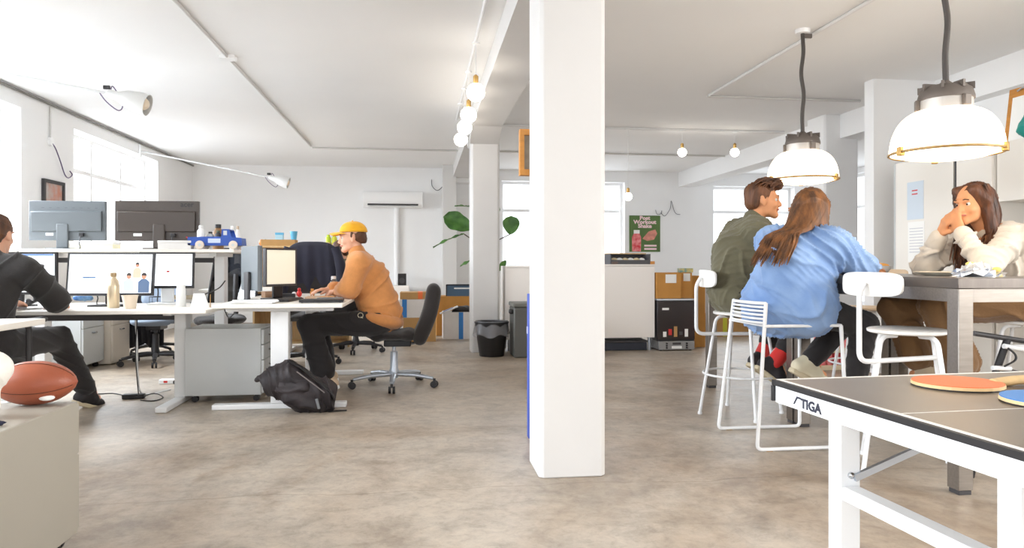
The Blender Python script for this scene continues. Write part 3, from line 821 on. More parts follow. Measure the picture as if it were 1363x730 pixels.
def steel_table(y0, y1, label):
    x0, x1, z = 2.30, 3.02, 0.94
    cx, cy = (x0 + x1) / 2, (y0 + y1) / 2
    t = thing('bar_table', label, 'table', (cx, cy, 0))
    w, d = (x1 - x0) / 2, (y1 - y0) / 2
    BX('tabletop', STEELD, t, -w - 0.01, -d - 0.01, z - 0.045, w + 0.01, d + 0.01, z, bevel=0.002)
    for b_ in ((-w + 0.07, -d + 0.008, w - 0.07, -d + 0.03), (-w + 0.07, d - 0.03, w - 0.07, d - 0.008)):
        BX('end_apron', STEEL, t, b_[0], b_[1], z - 0.105, b_[2], b_[3], z - 0.045, bevel=0)
    for b_ in ((-w + 0.008, -d + 0.07, -w + 0.03, d - 0.07), (w - 0.03, -d + 0.07, w - 0.008, d - 0.07)):
        BX('side_apron', STEEL, t, b_[0], b_[1], z - 0.105, b_[2], b_[3], z - 0.045, bevel=0)
    for sx in (-1, 1):
        for sy in (-1, 1):
            a, b = sx * (w - 0.035), sy * (d - 0.035)
            l = BX('leg', STEEL, t, a - 0.035, b - 0.035, 0.02, a + 0.035, b + 0.035, z - 0.045, bevel=0.003)
            BX('foot_cap', DGREYP, l, a - 0.03, b - 0.03, 0.0, a + 0.03, b + 0.03, 0.02, bevel=0.002)
    return t
steel_table(2.81, 4.18, 'steel bar table with the plate, under the pendant by the white-blouse woman')
steel_table(4.205, 5.575, 'steel bar table in front of the man in the green shirt')

# ping-pong table (small size), rotated a little
PP = Vector((0.7305, 1.409, 0)); pa_ = math.atan2(-0.998, 0.059)       # local +x runs along the lettered side, away from the far corner
t = thing('ping_pong_table', 'small grey ping-pong table with white steel frame and black edge', 'table', PP, pa_)
# local x: along lettered side (0..0.73); local y: towards the right (positive) = world +x
PL, PWd, PZ = 0.73, 1.45, 0.76
PPTOP = mat('pingpong_top', (108, 97, 86), 0.32, var=0.12, vscale=5, bump=0.01, bscale=200)
BX('tabletop', PPTOP, t, 0.003, 0.003, PZ - 0.011, PL - 0.003, PWd - 0.003, PZ, bevel=0.001)
BX('edge_band', BLACKP, t, 0, -0.003, PZ - 0.012, PL, 0.0028, PZ - 0.001, bevel=0)
BX('edge_band', BLACKP, t, -0.003, -0.003, PZ - 0.012, 0.0028, PWd, PZ - 0.001, bevel=0)
LINEW = mat('table_line', (226, 222, 216), 0.5)
for b in ((0.003, 0.003, 0.013, PWd), (PL - 0.013, 0.003, PL - 0.003, PWd), (0.013, 0.003, PL - 0.013, 0.013), (0.352, 0.013, 0.3545, PWd)):
    MB().box(b[0], b[1], PZ, b[2], b[3], PZ + 0.0006).build('white_line', LINEW, t, smooth=None)
ap = MB().box(0.004, 0.002, PZ - 0.047, PL, 0.022, PZ - 0.0122).box(0.004, 0.022, PZ - 0.047, 0.024, PWd, PZ - 0.0122)
apo = ap.build('apron', METW, t, smooth=None)
# STIGA lettering on the apron; S drawn as a slanted stroke mark
INK = mat('lettering_dark', (40, 42, 58), 0.5)
def pp_text(txt, s, size, sx, zb):
    M = TR(s, 0.0018, zb) @ RX(PI / 2)
    return text_mesh(txt, size, 'lettering', INK, apo, M, extrude=0.0003, sx=sx, bold=0.0012)
pp_text('TIGA', 0.094, 0.025, 1.15, PZ - 0.0405)
MB().prism([(0.068, -0.0415), (0.073, -0.0415), (0.083, -0.0285), (0.095, -0.0285), (0.094, -0.0245), (0.080, -0.0245)], 0.0, 0.0005, TR(0, 0.0019, PZ + 0.003) @ RX(PI / 2)).build('lettering', INK, apo, smooth=None)
for s in (0.195, 0.56):
    l = BX('leg', METW, t, s - 0.018, 0.004, 0.02, s + 0.018, 0.044, PZ - 0.047, bevel=0.002)
    BX('foot_cap', BLACKP, l, s - 0.02, 0.0, 0.0, s + 0.02, 0.048, 0.02, bevel=0.003)
    MB().lathe([(0.006, 0), (0.006, 0.004), (0.002, 0.007)], 10, TR(s + 0.018, 0.024, PZ - 0.14) @ RY(PI / 2)).build('bolt', CHROME, l)
for yy in (1.25,):
    for s in (0.195, 0.56):
        l = BX('leg', METW, t, s - 0.018, yy, 0.02, s + 0.018, yy + 0.04, PZ - 0.012, bevel=0.002)
        BX('foot_cap', BLACKP, l, s - 0.02, yy - 0.004, 0.0, s + 0.02, yy + 0.044, 0.02, bevel=0.003)
BX('leg_stretcher', METW, t, 0.213, 0.008, PZ - 0.185, 0.542, 0.040, PZ - 0.160, bevel=0.002)
BX('leg_stretcher', METW, t, 0.213, 1.254, PZ - 0.185, 0.542, 1.286, PZ - 0.160, bevel=0.002)
MB().bar((0.215, 0.03, PZ - 0.145), (0.215, 0.30, PZ - 0.05), 0.008, 0.012).build('folding_brace', ALU, t, smooth=None)
MB().bar((0.54, 0.03, PZ - 0.145), (0.54, 0.30, PZ - 0.05), 0.008, 0.012).build('folding_brace', ALU, t, smooth=None)
BX('corner_cap', BLACKP, t, -0.005, -0.004, PZ - 0.045, 0.003, 0.02, PZ - 0.013, bevel=0.001)

def paddle(px, py, ang, top, label, z=PZ, off=0.0):
    p = at_z(px, py, z + 0.008)
    t = thing('ping_pong_paddle', label, 'paddle', (p.x, p.y, z + 0.0008 + off), ang)
    blade = []
    for k in range(28):
        a = 2 * PI * k / 28
        blade.append((0.082 * math.cos(a), 0.076 * math.sin(a)))
    MB().prism(blade, 0.0018, 0.0075).build('blade', mat('paddle_ply', (222, 190, 140), 0.6), t, smooth=None)
    MB().prism([(x * 0.985, y * 0.985) for x, y in blade], 0.0075, 0.0092).build('top_rubber', top, t, smooth=None)
    MB().prism([(x * 0.985, y * 0.985) for x, y in blade], 0.0, 0.0018).build('bottom_rubber', BLACKP, t, smooth=None)
    MB().tube([(0.072, 0, 0.0055), (0.09, 0, 0.0065), (0.12, 0, 0.0105), (0.17, 0, 0.0115), (0.182, 0, 0.011)], [0.012, 0.015, 0.0145, 0.0165, 0.0155], 10, flat=0.62).build('handle', WOODL, t, smooth=60)
    return t
paddle(1274, 509, -0.08, mat('paddle_orange', (222, 116, 66), 0.55), 'orange ping-pong paddle with wooden handle on the grey table')
paddle(1400, 531, 0.5, mat('paddle_blue', (60, 128, 196), 0.5), 'blue ping-pong paddle at the edge of the grey table', off=0.0)

# ------------------------------------------------------------------ bar stools
def plate_stool(x, y, rz, label, group=None, seat_m=None):
    """White steel bar stool: round seat on four legs, back plate on a bent tube, foot ring. Faces local +x."""
    t = thing('bar_stool', label, 'stool', (x, y, 0), rz, group)
    sm = seat_m or mat('stool_white', (236, 234, 230), 0.4)
    zs = 0.685
    MB().lathe([(0.02, zs - 0.022), (0.165, zs - 0.022), (0.178, zs - 0.016), (0.180, zs - 0.004), (0.172, zs), (0.02, zs - 0.004)], 32).build('seat', sm, t, smooth=50)
    for k in range(4):
        a = k * PI / 2
        u = Vector((math.cos(a), math.sin(a), 0))
        pts = fillet([u * 0.07 + Vector((0, 0, zs - 0.032)), u * 0.165 + Vector((0, 0, zs - 0.032)), u * 0.275 + Vector((0, 0, 0.012))], 0.05)
        l = TB('leg', METW, t, pts, 0.011, 10)
        MB().lathe([(0.015, 0), (0.015, 0.012), (0.011, 0.02)], 10, TR(u * 0.275)).build('foot_cap', METW, l)
    zr = 0.27; rr = 0.165 + (0.275 - 0.165) * (zs - 0.032 - zr) / (zs - 0.044) + 0.0125
    MB().tube([(rr * math.cos(2 * PI * k / 36), rr * math.sin(2 * PI * k / 36), zr) for k in range(36)], 0.0075, 8, closed=True).build('foot_ring', METW, t, smooth=60)
    pts = fillet([(-0.27, 0, 0.91), (-0.30, 0, 0.86), (-0.30, 0, 0.535), (0.185, 0, 0.535)], 0.055, 7)
    TB('back_tube', METW, t, pts, 0.0125, 10)
    n = 12
    def surf(u, v):
        a = (u - 0.5) * 1.05
        zz = (v - 0.5) * 0.115
        edge = 1.0
        return (-0.05 - 0.20 * math.cos(a) - 0.0, 0.36 * math.sin(a) * 0.98 * (1 - 0.0), 0.905 + zz)
    bm_ = MB()
    # rounded plate: superellipse outline mapped on the curved surface
    ring = []
    for r in (1.0, 0.85, 0.5, 0.0):
        for k in range(28):
            a = 2 * PI * k / 28
            ex = 2 / 4.0
            uu = 0.5 + 0.5 * r * math.copysign(abs(math.cos(a)) ** ex, math.cos(a))
            vv = 0.5 + 0.5 * r * math.copysign(abs(math.sin(a)) ** ex, math.sin(a))
            ring.append(Vector(surf(uu, vv)))
    N_ = 28
    vs = [p + Vector((0.006, 0, 0)) for p in ring] + [p - Vector((0.006, 0, 0)) for p in ring]
    fs = []
    for L_ in (0, 1):
        o_ = L_ * len(ring)
        for r_ in range(3):
            for k in range(N_):
                q = (k + 1) % N_
                f = (o_ + r_ * N_ + k, o_ + r_ * N_ + q, o_ + (r_ + 1) * N_ + q, o_ + (r_ + 1) * N_ + k)
                fs.append(f if L_ == 0 else f[::-1])
    for k in range(N_):
        q = (k + 1) % N_
        fs.append((k, len(ring) + k, len(ring) + q, q))
    MB().add(vs, fs).build('backrest', sm, t, smooth=50)
    return t
plate_stool(2.12, 4.54, -0.1, 'white bar stool with back plate under the man in the green shirt')
plate_stool(2.36, 3.22, 0.21, 'empty white bar stool with round seat pushed under the steel table')
plate_stool(3.42, 3.62, PI - 0.15, 'white bar stool under the woman in the white blouse')
plate_stool(3.28, 4.95, PI, 'bar stool with beige seat across the table from the green shirt man', seat_m=mat('stool_beige', (214, 190, 160), 0.5))

def wire_stool(x, y, rz, label):
    """Wire bar stool with sled base and rod back. Faces local +x; base x 0..0.5, y -0.25..0.25."""
    t = thing('wire_bar_stool', label, 'stool', (x, y, 0), rz)
    zs, zb = 0.665, 0.79
    for s in (-1, 1):
        yb, yt = s * 0.25, s * 0.20
        pts = fillet([(0.075, yt, zb), (0.0, yb, 0.011), (0.52, yb, 0.011), (0.50, s * 0.215, zs)], 0.03, 5)
        TB('side_frame', METW, t, pts, 0.0105, 10)
        BX('glide', BRASS, t, 0.05, yb - 0.009, 0.0, 0.085, yb + 0.009, 0.003, bevel=0.001)
    for k in range(6):
        z = zb - 0.003 - k * 0.021
        xx = 0.075 - (zb - z) * 0.095
        pts = fillet([(xx, -0.20 - (zb - z) * 0.06, z), (xx - 0.035, -0.12, z), (xx - 0.035, 0.12, z), (xx, 0.20 + (zb - z) * 0.06, z)], 0.06, 4)
        TB('back_rod', METW, t, pts, 0.0065 if k else 0.0095, 8)
    for k in range(11):
        xx = 0.065 + k * 0.0435
        dz = -0.012 * math.sin(PI * k / 10)
        pts = [(xx, -0.214, zs), (xx, -0.1, zs + dz), (xx, 0.1, zs + dz), (xx, 0.214, zs)]
        TB('seat_rod', METW, t, pts, 0.0055 if k < 10 else 0.0095, 8)
    for s in (-1, 1):
        TB('seat_rail', METW, t, [(0.055, s * 0.214, zs), (0.50, s * 0.214, zs)], 0.0085, 8)
    TB('foot_rest', METW, t, [(0.51, -0.24, 0.25), (0.51, 0.24, 0.25)], 0.0085, 8)
    return t
wire_stool(1.775, 3.855, 0.0, 'white wire bar stool with rod back under the woman in denim shirt')

# ------------------------------------------------------------------ office chairs
FABB = mat('black_fabric', (38, 33, 32), 0.9, bump=0.1, bscale=250, sheen=0.2)
FABG = mat('blue_grey_fabric', (128, 140, 156), 0.9, bump=0.1, bscale=200)
def star_base(t, r, m, n=5, a0=0.3, hub_z=0.10, top=0.36):
    MB().lathe([(0.035, hub_z - 0.03), (0.04, hub_z + 0.03), (0.032, hub_z + 0.05), (0.03, top - 0.1), (0.016, top - 0.095), (0.016, top)], 16).build('gas_lift', m, t)
    for k in range(n):
        a = a0 + 2 * PI * k / n
        u = Vector((math.cos(a), math.sin(a), 0))
        pts = [u * 0.02 + Vector((0, 0, hub_z)), u * r * 0.55 + Vector((0, 0, hub_z - 0.005)), u * (r - 0.01) + Vector((0, 0, 0.075))]
        TB('base_arm', m, t, spline(pts, 4), [0.026] * 4 + [0.022] * 3 + [0.018] * 2, 8, flat=0.75)
        w = u.cross(Vector((0, 0, 1)))
        cst = MB()
        for s in (-1, 1):
            M = TR(u * r + w * s * 0.016 + Vector((0, 0, 0.028))) @ frame_to(w)
            cst.lathe([(0.012, -0.010), (0.028, -0.009), (0.028, 0.009), (0.012, 0.010)], 14, M)
        cst.cbox(u * r + Vector((0, 0, 0.06)), (0.02, 0.02, 0.028))
        cst.build('caster', BLACKP, t)
def office_chair(x, y, rz, label, seat_m, base_m, zs=0.45, back_h=0.40, back_z=0.60, mesh=False, r=0.32, arms=False, group=None, tilt=0.12, bw=0.40):
    """Faces local -x? no: faces local +x, the back stands at local -x."""
    t = thing('office_chair', label, 'chair', (x, y, 0), rz, group)
    star_base(t, r, base_m, top=zs - 0.07)
    seat = [E((0, 0, zs - 0.03), (0.24, 0.23, 0.045)), C((-0.12, -0.13, zs - 0.03), (-0.12, 0.13, zs - 0.03), 0.042, 0.042), C((0.13, -0.14, zs - 0.035), (0.13, 0.14, zs - 0.035), 0.04, 0.04)]
    sdf_build('seat', seat, seat_m, t, 0.013, 0.04)
    BX('mechanism', BLACKP, t, -0.14, -0.07, zs - 0.125, 0.08, 0.07, zs - 0.07, bevel=0.01)
    pts = [(-0.05, 0, zs - 0.10), (-0.22, 0, zs - 0.095), (-0.29, 0, zs + 0.03), (-0.27, 0, back_z + 0.05), (-0.285, 0, back_z + back_h * 0.55)]
    TB('back_bracket', base_m if not mesh else BLACKP, t, spline(pts, 5), 0.022, 8, flat=0.6, up=(0, 1, 0)) if False else \
        MB().tube(spline(pts, 5), 0.026, 8, flat=0.5, up=(0, 0, 1)).build('back_bracket', base_m if not mesh else BLACKP, t, smooth=60)
    if mesh:
        def surf(u, v):
            yy = (u - 0.5) * bw * (1.0 - 0.25 * v * v)
            zz = back_z + v * back_h
            xx = -0.25 - 0.03 * math.sin(v * PI) + 0.06 * (2 * u - 1) ** 2 - tilt * v * back_h
            return (xx, yy, zz)
        MB().grid(surf, 10, 12, 0.004).build('back_mesh', MESHM, t, smooth=60)
        rim = [surf(0, k / 8) for k in range(9)] + [surf(k / 8, 1) for k in range(1, 9)] + [surf(1, 1 - k / 8) for k in range(1, 9)] + [surf(1 - k / 8, 0) for k in range(1, 8)]
        MB().tube(rim, 0.014, 6, closed=True).build('back_frame', BLACKP, t, smooth=60)
    else:
        prims = []
        for k in range(6):
            v = k / 5
            zz = back_z + 0.05 + v * (back_h - 0.1)
            ww = bw * 0.5 * (1.0 - 0.30 * v * v) - 0.05
            xx = -0.245 - tilt * (v - 0.2) * back_h - 0.02 * math.sin(v * PI)
            prims.append(C((xx + 0.012, -ww, zz), (xx + 0.012, ww, zz), 0.064, 0.064, (1, 0, 0), 0.9))
        sdf_build('backrest', prims, seat_m, t, 0.014, 0.05)
    if arms:
        for s in (-1, 1):
            pts = fillet([(-0.05, s * 0.2, zs - 0.08), (-0.05, s * 0.29, zs - 0.05), (-0.05, s * 0.29, zs + 0.20), (-0.14, s * 0.27, zs + 0.21)], 0.05)
            a = TB('armrest', BLACKP, t, pts, 0.016, 8)
            MB().cbox((0.0, s * 0.28, zs + 0.215), (0.26, 0.06, 0.03)).build('arm_pad', BLACKP, a, bevel=0.012)
    return t
office_chair(-0.22, 5.93, PI, 'black office chair with a silver star base under the man in the yellow cap', FABB, ALU, zs=0.455, back_h=0.47, back_z=0.36, r=0.345, tilt=0.24)
office_chair(-2.64, 7.55, -PI / 2, 'office chair with blue-grey seat behind the desks near the white pedestal', FABG, BLACKP, zs=0.47, back_h=0.42, back_z=0.58)
office_chair(-1.90, 7.12, -PI / 2 - 0.25, 'dark mesh-backed office chair behind the raised desk', FABB, BLACKP, zs=0.50, back_h=0.55, back_z=0.60, mesh=True, bw=0.50)
office_chair(-2.50, 4.42, PI / 2, 'black office chair with armrests under the person in the black sweater', FABB, BLACKP, zs=0.46, back_h=0.42, back_z=0.54, mesh=True, arms=True)
office_chair(-2.98, 8.42, PI / 2, 'office chair with a black coat over its back near the white pedestal', FABB, BLACKP, zs=0.46, back_h=0.38, back_z=0.52)
office_chair(-1.14, 7.32, -PI / 2, 'tall office chair with a navy coat draped over its back', FABB, BLACKP, zs=0.52, back_h=0.58, back_z=0.62, bw=0.46)
# coats
def draped_coat(x, y, w, z0, z1, m, label, d=0.16, seed=1, rz=0.0):
    t = thing('coat', label, 'coat', (x, y, z0), rz)
    rs = random.Random(seed)
    ph = [rs.random() * 6 for _ in range(6)]
    h = z1 - z0
    def shell(side):
        def fn(u, v):
            xx = (u - 0.5) * w * (1.0 - 0.18 * v ** 4)
            fold = 0.012 * math.sin(u * 17 + ph[0]) + 0.010 * math.sin(u * 31 + ph[1] + 2 * v)
            top = math.sqrt(max(0, 1 - v ** 6))
            yy = side * (0.02 + d * 0.5 * top + fold * (1.15 - v))
            zz = h * (v - 0.10 * (2 * u - 1) ** 4 * v) + (0.03 * math.sin(u * 9 + ph[2]) * (1 - v))
            return (xx * (1 if side > 0 else 1), yy, zz)
        return fn
    for nm, s in (('front_panel', -1), ('back_panel', 1)):
        mb = MB().grid(shell(s), 36, 20, 0.008 * (-s)); mb.build(nm, m, t, smooth=70)
    for s in (-1, 1):
        pts = [(s * w * 0.40, -0.04, h * 0.90), (s * w * 0.52, -d * 0.5, h * 0.55), (s * w * 0.50, -d * 0.62, h * 0.18)]
        MB().tube(spline(pts, 6), [0.05] * 4 + [0.055] * 5 + [0.045] * 4, 12).build('sleeve', m, t, smooth=70)
    return t
NAVY = mat('navy_wool', (38, 37, 52), 0.95, var=0.25, vscale=5, bump=0.15, bscale=160, sheen=0.15)
BLACKC = mat('black_wool', (30, 28, 32), 0.95, var=0.2, vscale=6, sheen=0.1)
draped_coat(-1.12, 7.62, 0.58, 0.56, 1.235, NAVY, 'navy coat draped over a tall chair behind the beige monitor', d=0.17)
draped_coat(-2.97, 8.12, 0.34, 0.14, 0.92, BLACKC, 'black coat hanging over a chair next to the white pedestal', d=0.20, seed=4)

# ------------------------------------------------------------------ pedestals and cabinets
def pedestal(x0, x1, y0, y1, h, m, label, drawers, face='x+', gap=0.05, casters=True, sticker=False):
    cx, cy = (x0 + x1) / 2, (y0 + y1) / 2; w, d = (x1 - x0) / 2, (y1 - y0) / 2
    t = thing('drawer_pedestal', label, 'drawer cabinet', (cx, cy, 0))
    z0 = gap
    if face == 'x+':
        BX('body', m, t, -w, -d, z0, w - 0.02, d, h, bevel=0.004)
    elif face == 'y+':
        BX('body', m, t, -w, -d, z0, w, d - 0.02, h, bevel=0.004)
    z = h - 0.012
    tot = sum(drawers); H = h - 0.014 - z0 - 0.004
    for q in drawers:
        hh = H * q / tot
        if face == 'x+':
            dr = BX('drawer', m, t, w - 0.019, -d + 0.004, z - hh + 0.005, w, d - 0.004, z, bevel=0.003)
            MB().tube([(w + 0.001, -0.05, z - 0.045), (w + 0.012, -0.04, z - 0.05), (w + 0.012, 0.04, z - 0.05), (w + 0.001, 0.05, z - 0.045)], 0.006, 6).build('handle', CHROME, dr, smooth=60)
        else:
            dr = BX('drawer', m, t, -w + 0.004, d - 0.019, z - hh + 0.005, w - 0.004, d, z, bevel=0.003)
            MB().tube([(-0.05, d + 0.001, z - 0.045), (-0.04, d + 0.012, z - 0.05), (0.04, d + 0.012, z - 0.05), (0.05, d + 0.001, z - 0.045)], 0.006, 6).build('handle', CHROME, dr, smooth=60)
        z -= hh
    if casters:
        for sx in (-1, 1):
            for sy in (-1, 1):
                a, b = sx * (w - 0.06), sy * (d - 0.05)
                c = MB()
                for s in (-1, 1): c.lathe([(0.008, -0.008), (0.022, -0.007), (0.022, 0.007), (0.008, 0.008)], 12, TR(a, b + s * 0.012, 0.022) @ RX(PI / 2))
                c.box(a - 0.012, b - 0.006, 0.02, a + 0.012, b + 0.006, z0 + 0.001)
                c.build('caster', BLACKP, t)
    if sticker:
        MB().lathe([(0.04, 0), (0.04, 0.001)], 18, TR(w + 0.0005, d * 0.55, h - 0.09) @ RY(PI / 2)).build('sticker', BLUETAPE, t)
    return t
pedestal(-1.685, -1.135, 5.38, 5.80, 0.535, GREYMET, 'grey metal pedestal on casters under the capped man\'s desk', (1, 1, 2.2))
pedestal(-3.66, -3.10, 7.05, 7.49, 0.58, GREYMET, 'grey metal drawer pedestal with a round blue sticker by the window wall', (1, 2), sticker=True)
pedestal(-3.58, -3.03, 7.515, 7.93, 0.60, mat('cream_metal', (226, 216, 202), 0.45), 'cream white drawer pedestal next to the grey one', (1, 1.9), casters=False, gap=0.01)
pedestal(-1.66, -1.205, 1.85, 2.72, 0.515, GREYMET2, 'warm grey cabinet with the football lying on it', (1, 1.5), face='y+')

def sideboard(x0, x1, y0, y1, z0, z1, label, doors):
    t = thing('sideboard', label, 'cabinet', ((x0 + x1) / 2, (y0 + y1) / 2, 0))
    w, d = (x1 - x0) / 2, (y1 - y0) / 2
    BX('body', CABW, t, -w, -d + 0.02, z0, w, d, z1 - 0.02, bevel=0.002)
    BX('top', CABW, t, -w, -d, z1 - 0.02, w, d, z1, bevel=0.002)
    for i in range(doors):
        a = -w + i * 2 * w / doors
        BX('door', CABW, t, a + 0.003, -d, z0 + 0.002, a + 2 * w / doors - 0.003, -d + 0.019, z1 - 0.023, bevel=0.002)
    for sx in (-1, 1):
        for sy in (-1, 1):
            MB().lathe([(0.018, 0), (0.018, z0)], 12, TR(sx * (w - 0.05), sy * (d - 0.06), 0)).build('leg', ALU, t)
    return t
sideboard(1.86, 2.69, 8.0, 8.45, 0.15, 1.0, 'white sideboard on metal legs below the green poster', 1)
sideboard(0.955, 1.84, 8.12, 8.57, 0.13, 0.98, 'white cabinet beside the rear column behind the bins', 2)
# items on the sideboard
p = at_y(835, 350, 8.2)
t = thing('open_box', 'dark open tray of crumpled packets on the white sideboard', 'tray', (p.x, 8.22, 1.0))
mb = MB().box(-0.24, -0.15, 0, 0.24, 0.15, 0.012).box(-0.24, -0.15, 0.012, -0.228, 0.15, 0.12).box(0.228, -0.15, 0.012, 0.24, 0.15, 0.12).box(-0.228, 0.138, 0.012, 0.228, 0.15, 0.12).box(-0.228, -0.15, 0.012, 0.228, -0.138, 0.05)
mb.build('tray', mat('tray_dark', (76, 76, 80), 0.5), t, smooth=None)
MB().box(-0.242, 0.02, 0.12, 0.242, 0.152, 0.132).build('lid', WOODL, t, smooth=None)
rs = random.Random(5)
for k in range(6):
    MB().sph((-0.17 + k * 0.068, -0.06 + rs.uniform(-0.03, 0.03), 0.045), (0.045, 0.04, 0.032), 8, 6).build('packet', PAPER if k % 2 else mat('packet_cream', (222, 206, 170), 0.7), t, smooth=30)
def small_box(name, px, py, w, d, h, m, label, cat, Y, zt, rz=0.0):
    p = at_y(px, py, Y)
    t_ = BX(name, m, None, -w / 2, -d / 2, 0, w / 2, d / 2, h, bevel=0.003)
    t_.location = (p.x, Y, zt); t_.rotation_euler = (0, 0, rz)
    return tag(t_, label, cat)
small_box('tape_block', 868, 350, 0.05, 0.05, 0.035, WOODF, 'small wooden block on the right end of the sideboard', 'block', 8.08, 1.0)
small_box('dark_tool', 818, 352, 0.07, 0.05, 0.03, mat('tool_brown', (96, 80, 72), 0.5), 'small dark tool on the left end of the sideboard', 'tool', 8.06, 1.0)
# hifi stack: amplifier, black mini fridge, boxes
t = thing('amplifier', 'silver metal rack amplifier on the floor below the black fridge', 'amplifier', (2.93, 8.12, 0))
BX('case', mat('amp_silver', (150, 150, 150), 0.4, 0.4), t, -0.215, -0.18, 0.012, 0.215, 0.2, 0.11, bevel=0.003)
for k, (a, b_) in enumerate(((-0.12, 0.02), (0.12, 0.02))):
    for zz in (0.035, 0.06, 0.085):
        MB().lathe([(0.011, 0), (0.010, 0.014)], 10, TR(a, -0.18, zz) @ RX(PI / 2)).build('knob', BLACKP, t)
BX('display', DGREYP, t, -0.05, -0.184, 0.07, 0.05, -0.179, 0.095, bevel=0)
BX('label_plate', PAPER, t, -0.06, -0.184, 0.025, 0.06, -0.179, 0.055, bevel=0)
for s in (-0.18, 0.18):
    for q in (-0.14, 0.16):
        MB().lathe([(0.015, 0), (0.015, 0.013)], 10, TR(s, q, 0)).build('foot', BLACKP, t)
t = thing('mini_fridge', 'black mini fridge with silver top under the brown boxes', 'fridge', (2.93, 8.14, 0.1105))
BX('body', mat('fridge_black', (44, 40, 42), 0.35), t, -0.225, -0.17, 0, 0.225, 0.22, 0.47, bevel=0.005)
BX('door', mat('fridge_glass', (46, 38, 38), 0.15), t, -0.222, -0.19, 0.02, 0.222, -0.171, 0.455, bevel=0.003)
BX('top_plate', ALU, t, -0.23, -0.195, 0.47, 0.23, 0.225, 0.49, bevel=0.003)
BX('sticker', PAPER, t, -0.17, -0.1915, 0.36, -0.09, -0.1899, 0.385, bevel=0)
for k in range(5):
    BX('shown_can', (PAPER, RED, CARD, DGREYP, PAPER)[k], t, -0.16 + k * 0.065, -0.1915, 0.05 + 0.02 * (k % 2), -0.12 + k * 0.065, -0.1899, 0.11 + 0.03 * (k % 3), bevel=0)
def carton(x, y, z, w, d, h, m, label, rz=0.0, tape=None, print_=None, flaps=False, cat='box', taped_side=0.0):
    t = thing('cardboard_box', label, cat, (x, y, z), rz)
    if flaps:
        mb = MB().box(-w / 2, -d / 2, 0, w / 2, d / 2, 0.006)
        for b in ((-w / 2, -d / 2, -w / 2 + 0.006, d / 2), (w / 2 - 0.006, -d / 2, w / 2, d / 2), (-w / 2 + 0.006, -d / 2, w / 2 - 0.006, -d / 2 + 0.006), (-w / 2 + 0.006, d / 2 - 0.006, w / 2 - 0.006, d / 2)):
            mb.box(b[0], b[1], 0.006, b[2], b[3], h)
        mb.build('body', m, t, smooth=None)
    else:
        BX('body', m, t, -w / 2, -d / 2, 0, w / 2, d / 2, h, bevel=0.004)
    if tape:
        BX('tape', tape, t, taped_side * w - 0.03, -d / 2 - 0.0015, 0.004 if not flaps else 0.0, taped_side * w + 0.03, -d / 2 + 0.001, h - 0.002, bevel=0)
        if not flaps: BX('tape', tape, t, taped_side * w - 0.03, -d / 2, h - 0.001, taped_side * w + 0.03, d / 2, h + 0.0015, bevel=0)
    if print_:
        BX('label_sticker', PAPER, t, print_[0], -d / 2 - 0.002, print_[1], print_[2], -d / 2 + 0.001, print_[3], bevel=0)
    return t
carton(2.85, 8.15, 0.602, 0.30, 0.34, 0.30, CARD2, 'brown cardboard box with white label on the black fridge, next to the sideboard', print_=(-0.04, 0.18, 0.09, 0.28))
carton(3.095, 8.20, 0.602, 0.15, 0.28, 0.30, CARD2, 'brown cardboard box on the fridge end, behind the stool back', rz=-0.06, print_=(-0.03, 0.2, 0.05, 0.29))
carton(3.29, 8.42, 0.0, 0.22, 0.36, 0.86, CARD2, 'tall narrow brown box standing beside the black fridge', rz=0.0)
carton(4.16, 9.6, 0.0, 0.78, 0.4, 0.30, CARD, 'brown cardboard box on the floor behind the green shirt man', tape=mat('lime_tape', (204, 206, 60), 0.5))
t = small_box('card_pack', 912, 361, 0.16, 0.10, 0.05, mat('pack_teal', (92, 150, 158), 0.5, color2=(214, 196, 120), vscale=20, var=0.1), 'small colourful pack on top of the brown boxes', 'pack', 8.18, 0.9022)
# boxes along the rear wall behind the capped man's chair
carton(-0.02, 9.45, 0.0, 0.42, 0.36, 0.31, CARD, 'brown carton at the bottom of the stack behind the office chair', tape=None)
carton(-0.05, 9.45, 0.311, 0.46, 0.36, 0.235, CARDW, 'white carton in the middle of the stack behind the office chair', tape=BLUETAPE, taped_side=-0.35)
carton(-0.02, 9.45, 0.548, 0.50, 0.34, 0.09, CARD, 'flat brown carton with orange tape on top of the stack', tape=ORANGE, taped_side=0.02)
carton(0.52, 9.72, 0.0, 0.46, 0.36, 0.36, CARDW, 'white open carton with blue printed tape near the rear column', tape=BLUETAPE, flaps=True, taped_side=0.02)
carton(0.52, 10.25, 0.0, 0.62, 0.44, 0.55, CARD2, 'large brown carton behind the white carton with the blue crate on it')
t = thing('plastic_crate', 'blue-grey plastic crate on the large brown carton', 'crate', (0.56, 10.2, 0.551))
CR = mat('crate_blue', (70, 96, 122), 0.5)
mb = MB().box(-0.2, -0.15, 0, 0.2, 0.15, 0.01).box(-0.2, -0.15, 0.01, -0.19, 0.15, 0.16).box(0.19, -0.15, 0.01, 0.2, 0.15, 0.16).box(-0.19, -0.15, 0.01, 0.19, -0.14, 0.16).box(-0.19, 0.14, 0.01, 0.19, 0.15, 0.16)
mb.build('shell', CR, t, smooth=None)
MB().box(-0.21, -0.16, 0.15, 0.21, -0.15, 0.165).box(-0.215, -0.16, 0.0, -0.2, -0.13, 0.16).build('rim', BLACKP, t, smooth=None)
BX('label_strip', PAPER, t, -0.1, -0.1515, 0.10, 0.12, -0.1499, 0.12, bevel=0)
t = thing('black_bag', 'black bag stuffed in the white carton', 'bag', (0.56, 9.72, 0.36))
sdf_build('bag_body', [E((0, 0, 0.0), (0.15, 0.12, 0.07)), E((0.06, 0.02, 0.02), (0.09, 0.08, 0.05))], FABB, t, 0.015, 0.04, folds(0.006, 10, 3))
